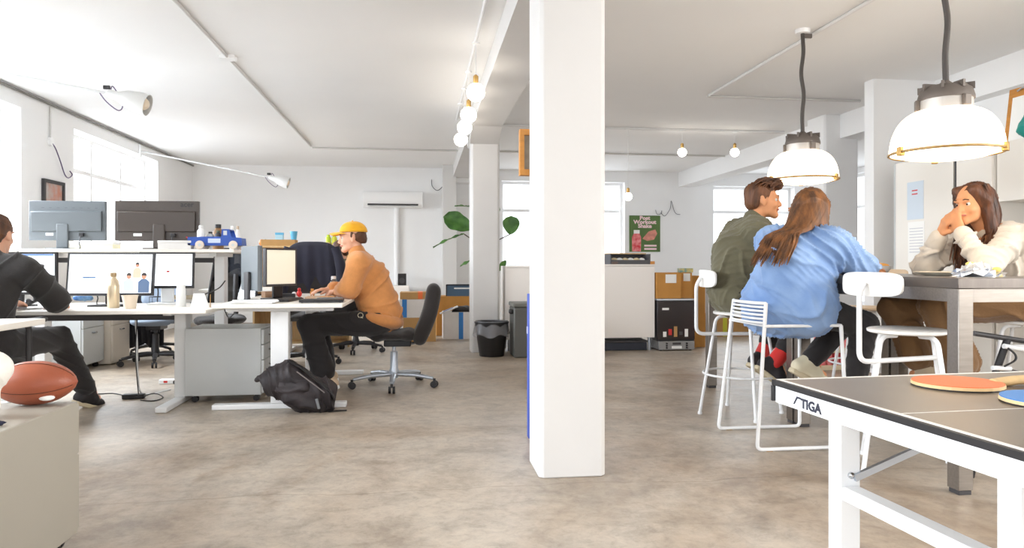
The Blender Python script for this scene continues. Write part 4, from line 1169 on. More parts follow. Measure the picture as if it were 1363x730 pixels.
t = thing('magazine', 'white magazine leaning out of the open carton', 'magazine', (0.37, 9.62, 0.36))
MB().cbox((0, 0, 0.025), (0.26, 0.16, 0.012), Matrix.Rotation(-0.38, 3, 'Y')).build('cover', PAPER, t, smooth=None)
MB().cbox((-0.012, 0, 0.028), (0.14, 0.10, 0.014), Matrix.Rotation(-0.38, 3, 'Y')).build('printed_panel', mat('print_blue_grey', (140, 156, 188), 0.7), t, smooth=None)
# small white cabinet and speaker near the rear wall
t = thing('side_cabinet', 'low white cabinet against the rear wall behind the capped man', 'cabinet', (-0.55, 12.35, 0))
BX('body', CABW, t, -0.35, -0.2, 0.0, 0.35, 0.2, 0.64, bevel=0.003)
BX('door', CABW, t, -0.345, -0.218, 0.03, 0.345, -0.201, 0.62, bevel=0.002)
t = thing('speaker', 'small black speaker on the low white cabinet by the rear wall', 'speaker', (-0.32, 12.3, 0.641))
BX('case', BLACKP, t, -0.07, -0.07, 0, 0.07, 0.07, 0.20, bevel=0.006)
MB().lathe([(0.05, 0), (0.045, 0.004), (0.01, 0.001)], 16, TR(0, -0.07, 0.08) @ RX(PI / 2)).build('driver', DGREYP, t)

# bins
t = thing('waste_bin', 'black waste bin with a grey liner bag by the rear column', 'bin', (0.765, 7.76, 0))
MB().lathe([(0.13, 0.0), (0.135, 0.005), (0.185, 0.36), (0.19, 0.36), (0.19, 0.375), (0.18, 0.375), (0.128, 0.012)], 28).build('bucket', mat('bin_black', (30, 29, 30), 0.45), t, smooth=50)
def bag(u, v):
    a = 2 * PI * u
    r = 0.178 + 0.014 * math.sin(a * 7) * v + 0.018 * v
    zz = 0.385 - 0.16 * v + 0.018 * math.sin(a * 5 + 1) * v
    return (r * math.cos(a), r * math.sin(a), zz)
MB().grid(bag, 60, 6, 0).build('liner_bag', mat('liner_film', (150, 150, 154), 0.25, alpha=0.5), t, smooth=70)
t = thing('tall_bin', 'slim dark grey tall bin with lid behind the blue board', 'bin', (1.105, 7.72, 0))
prof = [(-0.13, -0.2), (0.13, -0.2), (0.13, 0.2), (-0.13, 0.2)]
BX('body', mat('bin_grey', (92, 92, 88), 0.5), t, -0.125, -0.19, 0, 0.125, 0.19, 0.54, bevel=0.015)
BX('lid', mat('bin_lid', (112, 112, 106), 0.5), t, -0.135, -0.2, 0.54, 0.135, 0.2, 0.585, bevel=0.012)
MB().cbox((-0.145, -0.1, 0.49), (0.045, 0.08, 0.05)).build('handle', BLACKP, t, bevel=0.015)
t = thing('folded_board', 'blue board standing upright behind the front column', 'board', (0.775, 4.07, 0))
BX('panel', BLUE, t, -0.165, -0.03, 0.0, 0.165, 0.03, 0.83, bevel=0.004)
BX('edge_strip', mat('pale_blue', (186, 190, 226), 0.5), t, -0.17, -0.012, 0.60, -0.164, 0.012, 0.64, bevel=0)

# fig plant behind the rear column
t = thing('fig_plant', 'fiddle-leaf fig plant behind the rear column', 'plant', (0.80, 9.15, 0))
MB().lathe([(0.13, 0), (0.16, 0.3), (0.17, 0.3), (0.17, 0.32), (0.15, 0.32), (0.15, 0.28), (0.01, 0.28)], 24).build('pot', TRIMW, t, smooth=50)
st = spline([(0, 0, 0.28), (0.02, 0, 0.7), (-0.01, 0, 1.1), (0.0, 0, 1.5), (0.0, 0, 1.85)], 5)
TB('stem', STEM, t, st, [0.018 - 0.01 * i / len(st) for i in range(len(st))], 8)
def fig_leaf(base, tip, w, roll=0.0, droop=0.15):
    base, tip = Vector(base), Vector(tip)
    d = tip - base; L = d.length; u = d.normalized()
    face = Vector((0, -1, 0.25)); face = (face - u * face.dot(u)).normalized()
    face = Matrix.Rotation(roll, 3, u) @ face
    s = u.cross(face).normalized()
    def fn(a, b):
        x = a
        ww = w * (math.sin(PI * min(1, x * 0.93 + 0.03)) ** 0.6) * (0.62 + 0.55 * x)
        if x < 0.001 or x > 0.999: ww = w * 0.06
        q = (b - 0.5) * 2
        und = 0.03 * math.sin(a * 16 + b * 4) * abs(q) * L
        return base + u * (x * L) + s * (q * ww / 2) + face * (0.10 * abs(q) * w + und - droop * L * x * x)
    return MB().grid(fn, 12, 8, 0.003)
LV = [((575, 324), (618, 312), 0.09, 1.15), ((592, 287), (628, 306), 0.29, 0.2), ((606, 271), (632, 277), 0.10, 1.2), ((612, 352), (634, 345), 0.08, 1.0),
      ((664, 274), (650, 283), 0.16, 0.3), ((681, 288), (679, 312), 0.24, 0.1), ((674, 348), (660, 362), 0.09, 0.7), ((640, 262), (645, 290), 0.26, 0.0), ((655, 300), (645, 330), 0.25, 0.3)]
for (tipp, bp, w, roll) in LV:
    tip = at_y(tipp[0], tipp[1], 9.05) - Vector((0.80, 9.15, 0)); bas = at_y(bp[0], bp[1], 9.12) - Vector((0.80, 9.15, 0))
    lf = fig_leaf(bas, tip, w, roll).build('leaf', LEAF, t, smooth=80)
    z_att = max(0.5, min(1.8, bas.z - 0.12))
    TB('leaf_stalk', STEM, t, spline([(0, 0, z_att), bas * 0.5 + Vector((0, 0, z_att * 0.5 - 0.02)), bas], 4), 0.007, 6)

# kitchen on the right: tall units, wall cabinet, base units
def kitchen():
    X0 = 4.15
    t = thing('tall_cabinet', 'tall white fridge cabinet with a notice on its door, next to the partition', 'cabinet', (X0, 5.48, 0))
    BX('body', CABL, t, 0.022, -0.36, 0.06, 0.70, 0.36, 1.89, bevel=0.002)
    BX('plinth', CABL, t, 0.06, -0.35, 0.0, 0.69, 0.35, 0.06, bevel=0)
    d1 = BX('door', CABL, t, 0, -0.352, 0.07, 0.02, 0.335, 1.885, bevel=0.002)
    BX('side_strip', GREYMET, t, 0.0, 0.338, 0.06, 0.02, 0.36, 1.89, bevel=0.001)
    n = BX('notice', mat('notice_blue', (206, 218, 230), 0.7), d1, -0.003, -0.02, 1.38, 0.0, 0.18, 1.70, bevel=0)
    BX('notice', PAPER, d1, -0.003, -0.03, 1.02, 0.0, 0.17, 1.36, bevel=0)
    for k in range(2):
        BX('notice_line', RED if k < 2 else GREYP, d1, -0.0038, 0.05, 1.62 - 0.03 * k, -0.0029, 0.12, 1.63 - 0.03 * k, bevel=0)
    for k in range(9):
        BX('notice_line', mat('faint_ink', (196, 198, 206), 0.8), d1, -0.0038, -0.015, 1.10 + 0.025 * k, -0.0029, 0.15, 1.106 + 0.025 * k, bevel=0)
    t = thing('tall_cabinet', 'narrow tall white cabinet behind the head of the white-blouse woman', 'cabinet', (X0, 4.93, 0))
    BX('body', CABL, t, 0.022, -0.185, 0.06, 0.70, 0.185, 1.89, bevel=0.002)
    BX('door', CABL, t, 0, -0.183, 0.07, 0.02, 0.165, 1.885, bevel=0.002)
    BX('handle_strip', DGREYP, t, -0.002, 0.168, 0.07, 0.02, 0.182, 1.885, bevel=0.001)
    BX('plinth', CABL, t, 0.06, -0.18, 0.0, 0.69, 0.18, 0.06, bevel=0)
    y1 = 4.735
    for i, lab in ((0, 'white wall cabinet with the clipboard standing on it'), (1, 'white wall cabinet nearer the front end of the kitchen')):
        t = thing('wall_cabinet', lab, 'cabinet', (4.18, y1 - 0.45 - 0.9 * i, 1.455))
        BX('body', CABL, t, 0.02, -0.448, 0, 0.675, 0.448, 0.43, bevel=0.002)
        for s in (0, 1):
            BX('door', CABL, t, 0, -0.448 + s * 0.449, 0.0, 0.018, -0.002 + s * 0.449, 0.43, bevel=0.002)
    for i, lab in ((0, 'white kitchen base unit beside the narrow tall cabinet'), (1, 'white kitchen base unit in the middle of the row'), (2, 'white kitchen base unit at the front of the row')):
        t = thing('base_cabinet', lab, 'cabinet', (4.17, y1 - 0.3 - 0.6 * i, 0))
        BX('body', CABL, t, 0.02, -0.298, 0.09, 0.68, 0.298, 0.86, bevel=0.002)
        BX('plinth', GREYP, t, 0.06, -0.298, 0, 0.66, 0.298, 0.09, bevel=0)
        for (a, b) in ((0.09, 0.44), (0.445, 0.65), (0.655, 0.855)):
            BX('drawer', CABL, t, 0, -0.296, a + 0.003, 0.018, 0.296, b - 0.002, bevel=0.002)
    t = thing('worktop', 'pale kitchen worktop along the base units', 'worktop', (4.15, y1 - 0.9, 0.861))
    BX('slab', mat('worktop_pale', (226, 220, 210), 0.4), t, 0, -0.9, 0, 0.70, 0.9, 0.035, bevel=0.003)
    # clipboard and teal bag on top of the wall cabinet
    t = thing('clipboard', 'brown clipboard with a sheet leaning on the wall cabinet top', 'clipboard', (4.34, 4.78, 1.8905))
    R_ = TR(0.06, 0, 0.0) @ RY(0.12)
    MB().box(0, -0.14, 0.0, 0.008, 0.14, 0.44).xf(R_).build('board', WOODF, t, smooth=None)
    MB().box(-0.002, -0.115, 0.02, 0.0, 0.10, 0.37).xf(R_).build('sheet', PAPER, t, smooth=None)
    MB().tube([(-0.012, -0.05, 0.41), (-0.016, 0.0, 0.425), (-0.012, 0.05, 0.41)], 0.008, 8).xf(R_).build('clip', CHROME, t, smooth=60)
    t = thing('teal_bag', 'teal bag on the wall cabinet beside the clipboard', 'bag', (4.285, 4.50, 1.8855))
    sdf_build('bag_body', [C((0, -0.1, 0.085), (0, 0.05, 0.085), 0.084, 0.084), C((0, -0.08, 0.17), (0, 0.02, 0.17), 0.055, 0.05)], TEAL, t, 0.014, 0.04, folds(0.006, 8, 2))
    t = thing('jar', 'white jar on the kitchen worktop behind the white blouse', 'jar', (4.35, 4.40, 0.897))
    MB().lathe([(0.05, 0), (0.055, 0.01), (0.055, 0.12), (0.05, 0.13)], 18).build('body', PAPER, t)
    MB().lathe([(0.057, 0.13), (0.057, 0.155), (0.05, 0.16)], 18).build('lid', CABW, t)
    t = thing('brown_bag', 'dark brown bag on the kitchen worktop behind the white blouse', 'bag', (4.42, 4.02, 0.897))
    sdf_build('bag_body', [C((0, -0.12, 0.12), (0, 0.12, 0.12), 0.115, 0.115), C((0, -0.1, 0.22), (0, 0.1, 0.22), 0.09, 0.085)], mat('brown_leather', (92, 62, 38), 0.5, var=0.4, vscale=8, color2=(50, 36, 28)), t, 0.014, 0.04, folds(0.005, 8, 7))
kitchen()
# soda packs on the floor by the partition
CAN = mat('soda_red', (206, 36, 46), 0.35, var=0.12, vscale=10, color2=(232, 150, 150))
def soda_pack(x, y, z, label):
    t = thing('soda_pack', label, 'drinks pack', (x, y, z))
    BX('tray', mat('tray_cream', (222, 206, 176), 0.8), t, -0.17, -0.11, 0, 0.17, 0.11, 0.045, bevel=0.003)
    for i in range(5):
        for j in range(3):
            MB().lathe([(0.026, 0.045), (0.031, 0.055), (0.031, 0.15), (0.026, 0.16)], 12, TR(-0.132 + i * 0.066, -0.07 + j * 0.07, 0)).build('can', CAN, t)
    return t
soda_pack(3.90, 6.40, 0.0, 'lower tray of red soda cans on the floor by the partition')
soda_pack(3.93, 6.40, 0.163, 'upper tray of red soda cans stacked by the partition')
t = thing('privacy_screen', 'tall narrow blue screen standing against the far right window', 'screen', (7.40, 10.95, 0))
BX('board', BLUE, t, -0.02, -0.08, 0.0, 0.02, 0.08, 1.76, bevel=0.003)

# folding trolley frame seen under the steel table
t = thing('folding_trolley', 'black and white tubular trolley frame behind the steel table leg', 'trolley', (3.45, 3.02, 0))
def tp(px, py, Y): return at_y(px, py, Y) - Vector((3.45, 3.02, 0))
for nm, m, pts, r in (('top_bar', DGREYP, [(1296, 444, 3.05), (1420, 463, 3.05)], 0.012), ('front_post', BLACKP, [(1341, 452, 3.05), (1308, 545, 3.05)], 0.016),
                      ('rail', METW, [(1336, 461, 3.02), (1420, 474, 3.02)], 0.012), ('rail', METW, [(1321, 490, 3.02), (1345, 491, 3.02)], 0.011),
                      ('lower_bar', DGREYP, [(1330, 491, 3.05), (1420, 512, 3.05)], 0.011)):
    TB(nm, m, t, [tp(*q) for q in pts], r, 10)
TB('cable', BLACKP, t, spline([tp(1342, 464, 3.0), tp(1351, 472, 3.0), tp(1351, 480, 3.0), tp(1337, 488, 3.0)], 5), 0.005, 6)
fb = tp(1308, 545, 3.05); ft = tp(1420, 463, 3.05)
TB('rear_post', BLACKP, t, [ft, (ft.x + 0.1, ft.y, 0.0)], 0.014, 10)
TB('front_leg', BLACKP, t, [fb, (fb.x - 0.06, fb.y, 0.0)], 0.014, 10)

t = thing('storage_tray', 'flat dark storage tray on the floor under the white sideboard', 'tray', (2.28, 8.2, 0))
BX('base', mat('tray_navy', (44, 48, 60), 0.6), t, -0.33, -0.16, 0.0, 0.33, 0.16, 0.09, bevel=0.006)
BX('lid', DGREYP, t, -0.335, -0.165, 0.0905, 0.335, 0.165, 0.115, bevel=0.006)

# ------------------------------------------------------------------ things on the desks
def monitor(x, y, zd, rz, w, h, zb, label, shell=BLACKP, screen=None, stand=BLACKP, neck_x=0.0, tilt=0.0, logo=None, bulge=True):
    """Monitor standing at (x, y) on a surface of height zd; screen faces local -y; zb = panel bottom above the surface."""
    t = thing('monitor', label, 'monitor', (x, y, zd + 0.0005), rz)
    screen = screen or SCREEN
    Rt = TR(0, 0, zb) @ RX(-tilt)
    BX_ = lambda nm, m, b, bev, par=t: MB().box(*b).xf(Rt).build(nm, m, par, bevel=bev)
    BX_('housing', shell, (-w / 2, 0.004, 0, w / 2, 0.03, h), 0.004)
    MB().box(-w / 2, -0.004, 0, w / 2, 0.0038, 0.018).box(-w / 2, -0.004, h - 0.012, w / 2, 0.0038, h).box(-w / 2, -0.004, 0.018, -w / 2 + 0.012, 0.0038, h - 0.012).box(w / 2 - 0.012, -0.004, 0.018, w / 2, 0.0038, h - 0.012).xf(Rt).build('bezel', shell, t, smooth=None)
    sc = BX_('screen', screen, (-w / 2 + 0.012, -0.0005, 0.018, w / 2 - 0.012, 0.0038, h - 0.012), 0)
    if bulge:
        prof = [(0.03, h * 0.22), (0.045, h * 0.24), (0.055, h * 0.72), (0.03, h * 0.76)]
        M = Rt @ TR(-w * 0.46, 0, 0) @ Matrix(((0, 0, 1, 0), (1, 0, 0, 0), (0, 1, 0, 0), (0, 0, 0, 1)))
        MB().prism(prof, 0, w * 0.92, M).build('rear_bulge', shell, t, bevel=0.004)
        BX_('port_label', PAPER, (w * 0.18, 0.0302, h * 0.12, w * 0.28, 0.0315, h * 0.19), 0)
        MB().cbox(Rt @ Vector((-w * 0.2, 0.045, h * 0.14)), (0.035, 0.03, 0.03)).build('plug', BLACKP, t, bevel=0.003)
        TB('cable', CABLEB, t, spline([tuple(Rt @ Vector((-w * 0.2, 0.06, h * 0.12))), (-w * 0.2, 0.085, zb * 0.7), (-w * 0.21, 0.10, 0.006), (-w * 0.05, 0.16, 0.005)], 5), 0.0045, 6)
        for k in range(8):
            BX_('vent_slot', BLACKP, (-w * 0.4 + k * w * 0.1, 0.0302, h * 0.82, -w * 0.4 + k * w * 0.1 + 0.02, 0.0308, h * 0.825), 0)
    MB().box(neck_x - 0.045, 0.032, 0.012, neck_x + 0.045, 0.055, zb + h * 0.42).build('neck', stand, t, bevel=0.006)
    MB().prism([(neck_x - 0.12, -0.07), (neck_x + 0.12, -0.07), (neck_x + 0.10, 0.12), (neck_x - 0.10, 0.12)], 0.0, 0.012).build('stand_base', stand, t, bevel=0.004)
    if logo:
        text_mesh(logo, 0.06, 'logo', mat('logo_dark', (14, 12, 12), 0.3), t, Rt @ TR(-w * 0.36, 0.0305, h * 0.86) @ RZ(PI) @ RX(PI / 2), align='CENTER', extrude=0.0006, bold=0.001)
    return t
# raised desk (z 1.12): two monitors seen from behind
monitor(-2.88, 6.30, 1.12, PI, 0.585, 0.325, 0.075, 'grey monitor seen from behind on the raised desk, below the small picture', shell=BLUEGREY, stand=BLUEGREY, neck_x=0.03)
monitor(-2.15, 6.21, 1.12, PI, 0.655, 0.33, 0.07, 'dark brown monitor seen from behind on the raised desk, next to the toy truck', shell=BROWNP, stand=BROWNP, neck_x=-0.02, logo='acer')
# desk with the screens facing the room (z 0.70)
m1 = monitor(-2.84, 5.42, 0.70, 0.0, 0.56, 0.30, 0.085, 'bright white screen in front of the person in the black sweater')
m2 = monitor(-2.21, 5.42, 0.70, -0.06, 0.60, 0.31, 0.075, 'bright screen showing three people in a picture, behind the steel bottle', tilt=0.12)
m3 = monitor(-1.89, 5.62, 0.70, 0.10, 0.38, 0.27, 0.12, 'bright screen with a red dot beside the raised desk leg', tilt=0.10, stand=METW)
def on_screen(mon, w, h, zb, tilt, nm, m, x0, x1, z0, z1):
    MB().box(x0, -0.0012, z0, x1, -0.0004, z1).xf(TR(0, 0, zb) @ RX(-tilt)).build(nm, m, mon, smooth=None)
on_screen(m1, .56, .30, .085, 0, 'window_bar', mat('ui_blue', (120, 160, 220), 0.5), -0.26, 0.26, 0.274, 0.287)
inkb = mat('ui_ink', (40, 90, 150), 0.5)
on_screen(m2, .6, .31, .075, .12, 'text_line', inkb, -0.19, -0.10, 0.125, 0.135)
skn = mat('ui_skin', (206, 150, 120), 0.6); hrd = mat('ui_dark', (60, 50, 48), 0.6); shb = mat('ui_shirt', (96, 120, 156), 0.6); shw = mat('ui_shirt_pale', (206, 218, 226), 0.6)
for (cx, cz, sc_, sm) in ((0.13, 0.12, 1.0, shw), (0.235, 0.12, 1.1, shb), (0.185, 0.20, 0.8, mat('ui_tan', (222, 200, 176), 0.6))):
    M = TR(0, 0, .075) @ RX(-.12) @ TR(cx, -0.0004, cz) @ RX(PI / 2)
    body = [(-0.035 * sc_, -0.09 * sc_), (0.035 * sc_, -0.09 * sc_), (0.036 * sc_, -0.02 * sc_), (0.015 * sc_, 0.0), (-0.015 * sc_, 0.0), (-0.036 * sc_, -0.02 * sc_)]
    MB().prism(body, 0.0002, 0.0006, M).build('pictured_figure', sm, m2, smooth=None)
    MB().prism([(0.016 * sc_ * math.cos(k * PI / 6), 0.02 + 0.020 * sc_ * math.sin(k * PI / 6)) for k in range(12)], 0.0004, 0.0008, M).build('pictured_head', skn, m2, smooth=None)
    MB().prism([(0.017 * sc_ * math.cos(k * PI / 6), 0.024 + 0.020 * sc_ * math.sin(k * PI / 6)) for k in range(7)], 0.0008, 0.001, M).build('pictured_hair', hrd, m2, smooth=None)
on_screen(m3, .38, .27, .12, .10, 'red_dot', RED, 0.0, 0.02, 0.12, 0.132)
# monitors in a V on the capped man's desk
monitor(-1.065, 5.66, 0.73, 0.90, 0.30, 0.29, 0.10, 'small beige-lit monitor on the capped man\'s desk', shell=DGREYP, screen=SCREENB, bulge=False)
monitor(-1.205, 5.36, 0.73, math.radians(121), 0.36, 0.32, 0.08, 'grey monitor turned edgewise on the capped man\'s desk', shell=BLUEGREY, stand=DGREYP, bulge=False)
monitor(-1.96, 8.30, 0.73, 0.45, 0.34, 0.27, 0.12, 'small white monitor on the rear desk behind the raised desk', shell=DGREYP)

# steel bottle, cup, paper tent, canister, keyboard, laptop ... on the B desk
t = thing('steel_bottle', 'slim beige steel water bottle on the desk with the screens', 'bottle', tuple(at_z(151, 410, 0.7005)))
MB().lathe([(0.034, 0), (0.038, 0.006), (0.038, 0.15), (0.032, 0.185), (0.018, 0.205), (0.0165, 0.215)], 22).build('body', mat('bottle_beige', (220, 202, 172), 0.3, 0.5, var=0.15, vscale=20, stretch=(8, 8, 0.3)), t, smooth=60)
MB().lathe([(0.019, 0.214), (0.020, 0.218), (0.020, 0.238), (0.016, 0.242)], 18).build('cap', mat('bottle_cap', (170, 146, 112), 0.35, 0.6), t)
t = thing('paper_cup', 'cream paper cup next to the steel bottle', 'cup', tuple(at_z(173, 411, 0.7005)))
MB().lathe([(0.036, 0), (0.050, 0.085), (0.052, 0.085), (0.052, 0.09), (0.046, 0.09), (0.034, 0.004)], 22).build('body', mat('cup_cream', (230, 214, 194), 0.7), t, smooth=50)
p = at_z(268, 409, 0.7005)
t = thing('paper_tent', 'folded white card standing like a tent on the desk corner', 'card', (p.x, p.y, 0.7005), 0.25)
MB().add([(-0.07, -0.05, 0), (0.05, -0.05, 0), (0.02, 0.0, 0.095), (-0.05, 0.0, 0.095)], [(0, 1, 2, 3)]).add([(-0.07, 0.05, 0), (0.05, 0.05, 0), (0.02, 0.0, 0.095), (-0.05, 0.0, 0.095)], [(3, 2, 1, 0)]).build('front_flap', PAPER, t, smooth=None)
MB().prism([(-0.045, 0), (0.045, 0), (0, 0.088)], 0.0, 0.004, TR(0.056, 0, 0) @ Matrix(((0, 0, 1, 0), (1, 0, 0, 0), (0, 1, 0, 0), (0, 0, 0, 1)))).build('end_flap', CARD, t, smooth=None)
t = thing('canister', 'tall white canister in front of the red-dot screen', 'canister', tuple(at_z(241, 408, 0.7005)))
MB().lathe([(0.030, 0), (0.032, 0.004), (0.032, 0.125), (0.028, 0.13), (0.028, 0.15), (0.024, 0.155)], 22).build('body', PAPER, t, smooth=50)
def keyboard(x, y, z, rz, label, m=DGREYP, w=0.42, keym=None):
    t = thing('keyboard', label, 'keyboard', (x, y, z), rz)
    BX('base', m, t, -w / 2, -0.065, 0, w / 2, 0.065, 0.012, bevel=0.003)
    km = keym or BLACKP
    mb = MB()
    for r in range(5):
        for c in range(14):
            a = -w / 2 + 0.012 + c * (w - 0.024) / 14; b = -0.057 + r * 0.0235
            mb.box(a + 0.001, b, 0.012, a + (w - 0.024) / 14 - 0.001, b + 0.020, 0.017)
    o = mb.build('keys', km, t, smooth=None); o['kind'] = 'stuff'
    return t
p = at_z(75, 404, 0.705)
keyboard(p.x, 5.10, 0.7005, 0.0, 'grey keyboard in front of the bright white screen', GREYP, 0.42, mat('key_grey', (168, 170, 172), 0.5))
t = thing('blue_pouch', 'crumpled bright blue pouch beneath the screens', 'pouch', tuple(at_z(112, 401, 0.7005)))
sdf_build('pouch_body', [C((-0.06, 0, 0.028), (0.05, 0, 0.022), 0.027, 0.021), E((-0.02, 0.01, 0.035), (0.05, 0.04, 0.03))], mat('pouch_blue', (58, 112, 186), 0.5, var=0.4, vscale=14, color2=(150, 196, 236)), t, 0.007, 0.02, folds(0.004, 16, 3))
t = thing('papers', 'loose papers and a notebook beside the blue pouch', 'papers', (-2.50, 5.08, 0.7005))
for k in range(3):
    MB().cbox((0.03 * k - 0.03, 0.01 * k, 0.003 + 0.006 * k), (0.21, 0.15, 0.0055), Matrix.Rotation(0.3 * k - 0.2, 3, 'Z')).build('sheet', (PAPER, mat('notebook_grey', (150, 150, 154), 0.7), PAPER)[k], t, smooth=None)
t = thing('black_headset', 'black headset lying under the bright white screen', 'headset', (-2.58, 5.27, 0.7005))
TB('band', BLACKP, t, spline([(-0.09, 0.02, 0.03), (-0.04, 0.06, 0.055), (0.03, 0.06, 0.055), (0.09, 0.02, 0.03)], 5), 0.010, 8)
for s in (-1, 1): MB().sph((s * 0.09, 0.0, 0.032), (0.022, 0.035, 0.032), 12, 8).build('ear_cup', BLACKP, t)
t = thing('wire_basket', 'small wire basket beside the canister', 'basket', tuple(at_z(210, 404, 0.7005)))
for zz in (0.004, 0.05): MB().tube(fillet([(-0.05, -0.04, zz), (0.05, -0.04, zz), (0.05, 0.04, zz), (-0.05, 0.04, zz)], 0.01, 3, True), 0.0025, 6, closed=True).build('wire_ring', BLACKP, t)
for a, b_ in ((-0.05, -0.03), (0.05, -0.03), (0.05, 0.03), (-0.05, 0.03)): TB('wire_post', BLACKP, t, [(a, b_, 0.004), (a, b_, 0.05)], 0.002, 6)
t = thing('papers', 'rolled papers lying under the red-dot screen', 'papers', tuple(at_z(218, 400, 0.7005) + Vector((0.12, 0.12, 0))))
MB().lathe([(0.018, -0.1), (0.018, 0.1)], 12, TR(0, 0, 0.0185) @ RY(PI / 2)).build('roll', mat('roll_beige', (204, 192, 168), 0.8), t)

# raised desk clutter
t = thing('toy_truck', 'blue wooden toy pickup truck carrying bottles on the raised desk', 'toy truck', tuple(at_y(290, 333, 6.02)))
t.location.z = 1.1205
tw = 0.42
poly = [(-0.21, 0.03), (-0.21, 0.095), (-0.06, 0.10), (0.045, 0.10), (0.05, 0.16), (0.105, 0.16), (0.125, 0.098), (0.20, 0.09), (0.205, 0.03)]
M = Matrix(((1, 0, 0, 0), (0, 0, 1, 0), (0, 1, 0, 0), (0, 0, 0, 1)))
MB().prism(poly, -0.075, -0.065, M).prism(poly, 0.065, 0.075, M).box(-0.21, -0.065, 0.03, 0.205, 0.065, 0.042).box(-0.21, -0.065, 0.042, -0.20, 0.065, 0.095).box(0.05, -0.065, 0.042, 0.2, 0.065, 0.088).box(0.052, -0.065, 0.15, 0.105, 0.065, 0.16).build('body', BLUET, t, smooth=None)
BX('side_window', mat('truck_window', (190, 196, 200), 0.4), t, 0.062, -0.0765, 0.112, 0.09, -0.0749, 0.148, bevel=0)
BX('side_print', mat('print_pale', (196, 206, 232), 0.6), t, -0.055, -0.0765, 0.05, 0.04, -0.0749, 0.085, bevel=0)
for cx in (-0.115, 0.14):
    for s in (-1, 1):
        wh = MB().lathe([(0.033, -0.009), (0.034, -0.006), (0.034, 0.006), (0.033, 0.009)], 20, TR(cx, s * 0.0855, 0.034) @ RX(PI / 2)).build('wheel', mat('wheel_beige', (220, 206, 190), 0.6), t)
        MB().lathe([(0.012, -0.011), (0.012, 0.011)], 12, TR(cx, s * 0.0855, 0.034) @ RX(PI / 2)).build('hub', GREYMET, wh)
tl = Vector(t.location)
def bottle(x, y, z, r, h, m, capm, label, name='bottle', cat='bottle'):
    t = thing(name, label, cat, (x, y, z))
    MB().lathe([(r * 0.95, 0), (r, 0.004), (r, h * 0.68), (r * 0.55, h * 0.82), (r * 0.42, h * 0.86)], 18).build('body', m, t, smooth=60)
    MB().lathe([(r * 0.55, h * 0.86), (r * 0.55, h * 0.99), (r * 0.4, h)], 14).build('cap', capm, t)
    return t
zt_ = 1.1205 + 0.0425
bottle(tl.x - 0.13, tl.y, zt_, 0.030, 0.15, PAPER, PAPER, 'white bottle at the tail of the toy truck bed')
bottle(tl.x - 0.06, tl.y + 0.01, zt_, 0.028, 0.10, mat('spray_grey', (176, 178, 180), 0.4), DGREYP, 'grey bottle in the middle of the toy truck bed')
bottle(tl.x + 0.005, tl.y - 0.01, zt_, 0.026, 0.11, DGREYP, mat('cap_dark_green', (92, 104, 80), 0.5), 'dark bottle behind the toy truck cab')
bottle(tl.x - 0.06, tl.y + 0.23, 1.1205, 0.045, 0.215, mat('jar_brown', (150, 112, 74), 0.5), BLACKP, 'brown jar with a black lid behind the toy truck')
bottle(tl.x + 0.06, tl.y + 0.2, 1.1205, 0.022, 0.20, PAPER, TRIMW, 'slim white bottle behind the toy truck cab')
bottle(tl.x + 0.105, tl.y + 0.2, 1.1205, 0.020, 0.20, PAPER, mat('cap_sand', (200, 180, 156), 0.5), 'slim white bottle with sand coloured cap behind the toy truck')
def desk_box(x, y, z, w, d, h, m, name, label, cat='box', rz=0.0, lid=None):
    t = thing(name, label, cat, (x, y, z), rz)
    BX('body', m, t, -w / 2, -d / 2, 0, w / 2, d / 2, h * (0.7 if lid else 1), bevel=0.003)
    if lid: BX('lid', lid, t, -w / 2 - 0.002, -d / 2 - 0.002, h * 0.7, w / 2 + 0.002, d / 2 + 0.002, h, bevel=0.003)
    return t
p = at_y(238, 333, 6.05)
desk_box(p.x, 5.985, 1.1205, 0.25, 0.08, 0.068, CARDW, 'storage_box', 'long cream box between the dark monitor stand and toy truck', lid=CARDW)
p = at_y(126, 332, 6.5)
desk_box(p.x, 6.52, 1.1205, 0.34, 0.16, 0.07, mat('cream_box', (232, 226, 196), 0.7), 'storage_box', 'flat pale yellow box behind the grey monitor stand', lid=CARDW)
p = at_y(160, 332, 6.0)
desk_box(p.x, 6.50, 1.1205, 0.20, 0.12, 0.06, PAPER, 'paper_stack', 'stack of white paper between the two monitors', 'paper')
p = at_y(328, 332, 6.0); xx_ = -1.53
t = thing('pink_toy', 'small pink and brown toy on the end of the raised desk', 'toy', (xx_ - 0.005, 6.25, 1.1205))
BX('block', mat('toy_brown', (150, 110, 96), 0.6), t, -0.04, -0.03, 0, 0.04, 0.03, 0.045, bevel=0.006)
MB().sph((0, 0, 0.058), (0.04, 0.03, 0.022), 12, 8).build('top', PINK, t)
t = thing('pen', 'red pen leaning beside the dark monitor', 'pen', tuple(at_y(253, 323, 6.05)))
t.location.z = 1.189
TB('barrel', RED, t, [(-0.03, 0, 0.03), (0.03, 0, 0.006)], 0.005, 8); TB('tip', BLACKP, t, [(0.03, 0, 0.006), (0.037, 0, 0.003)], 0.003, 6)
t = thing('ruler', 'yellow ruler lying on the front edge of the raised desk', 'ruler', tuple(at_y(243, 334, 5.97))); t.location.z = 1.1205
BX('strip', mat('ruler_yellow', (226, 184, 70), 0.5), t, -0.06, -0.012, 0, 0.06, 0.012, 0.006, bevel=0.001)
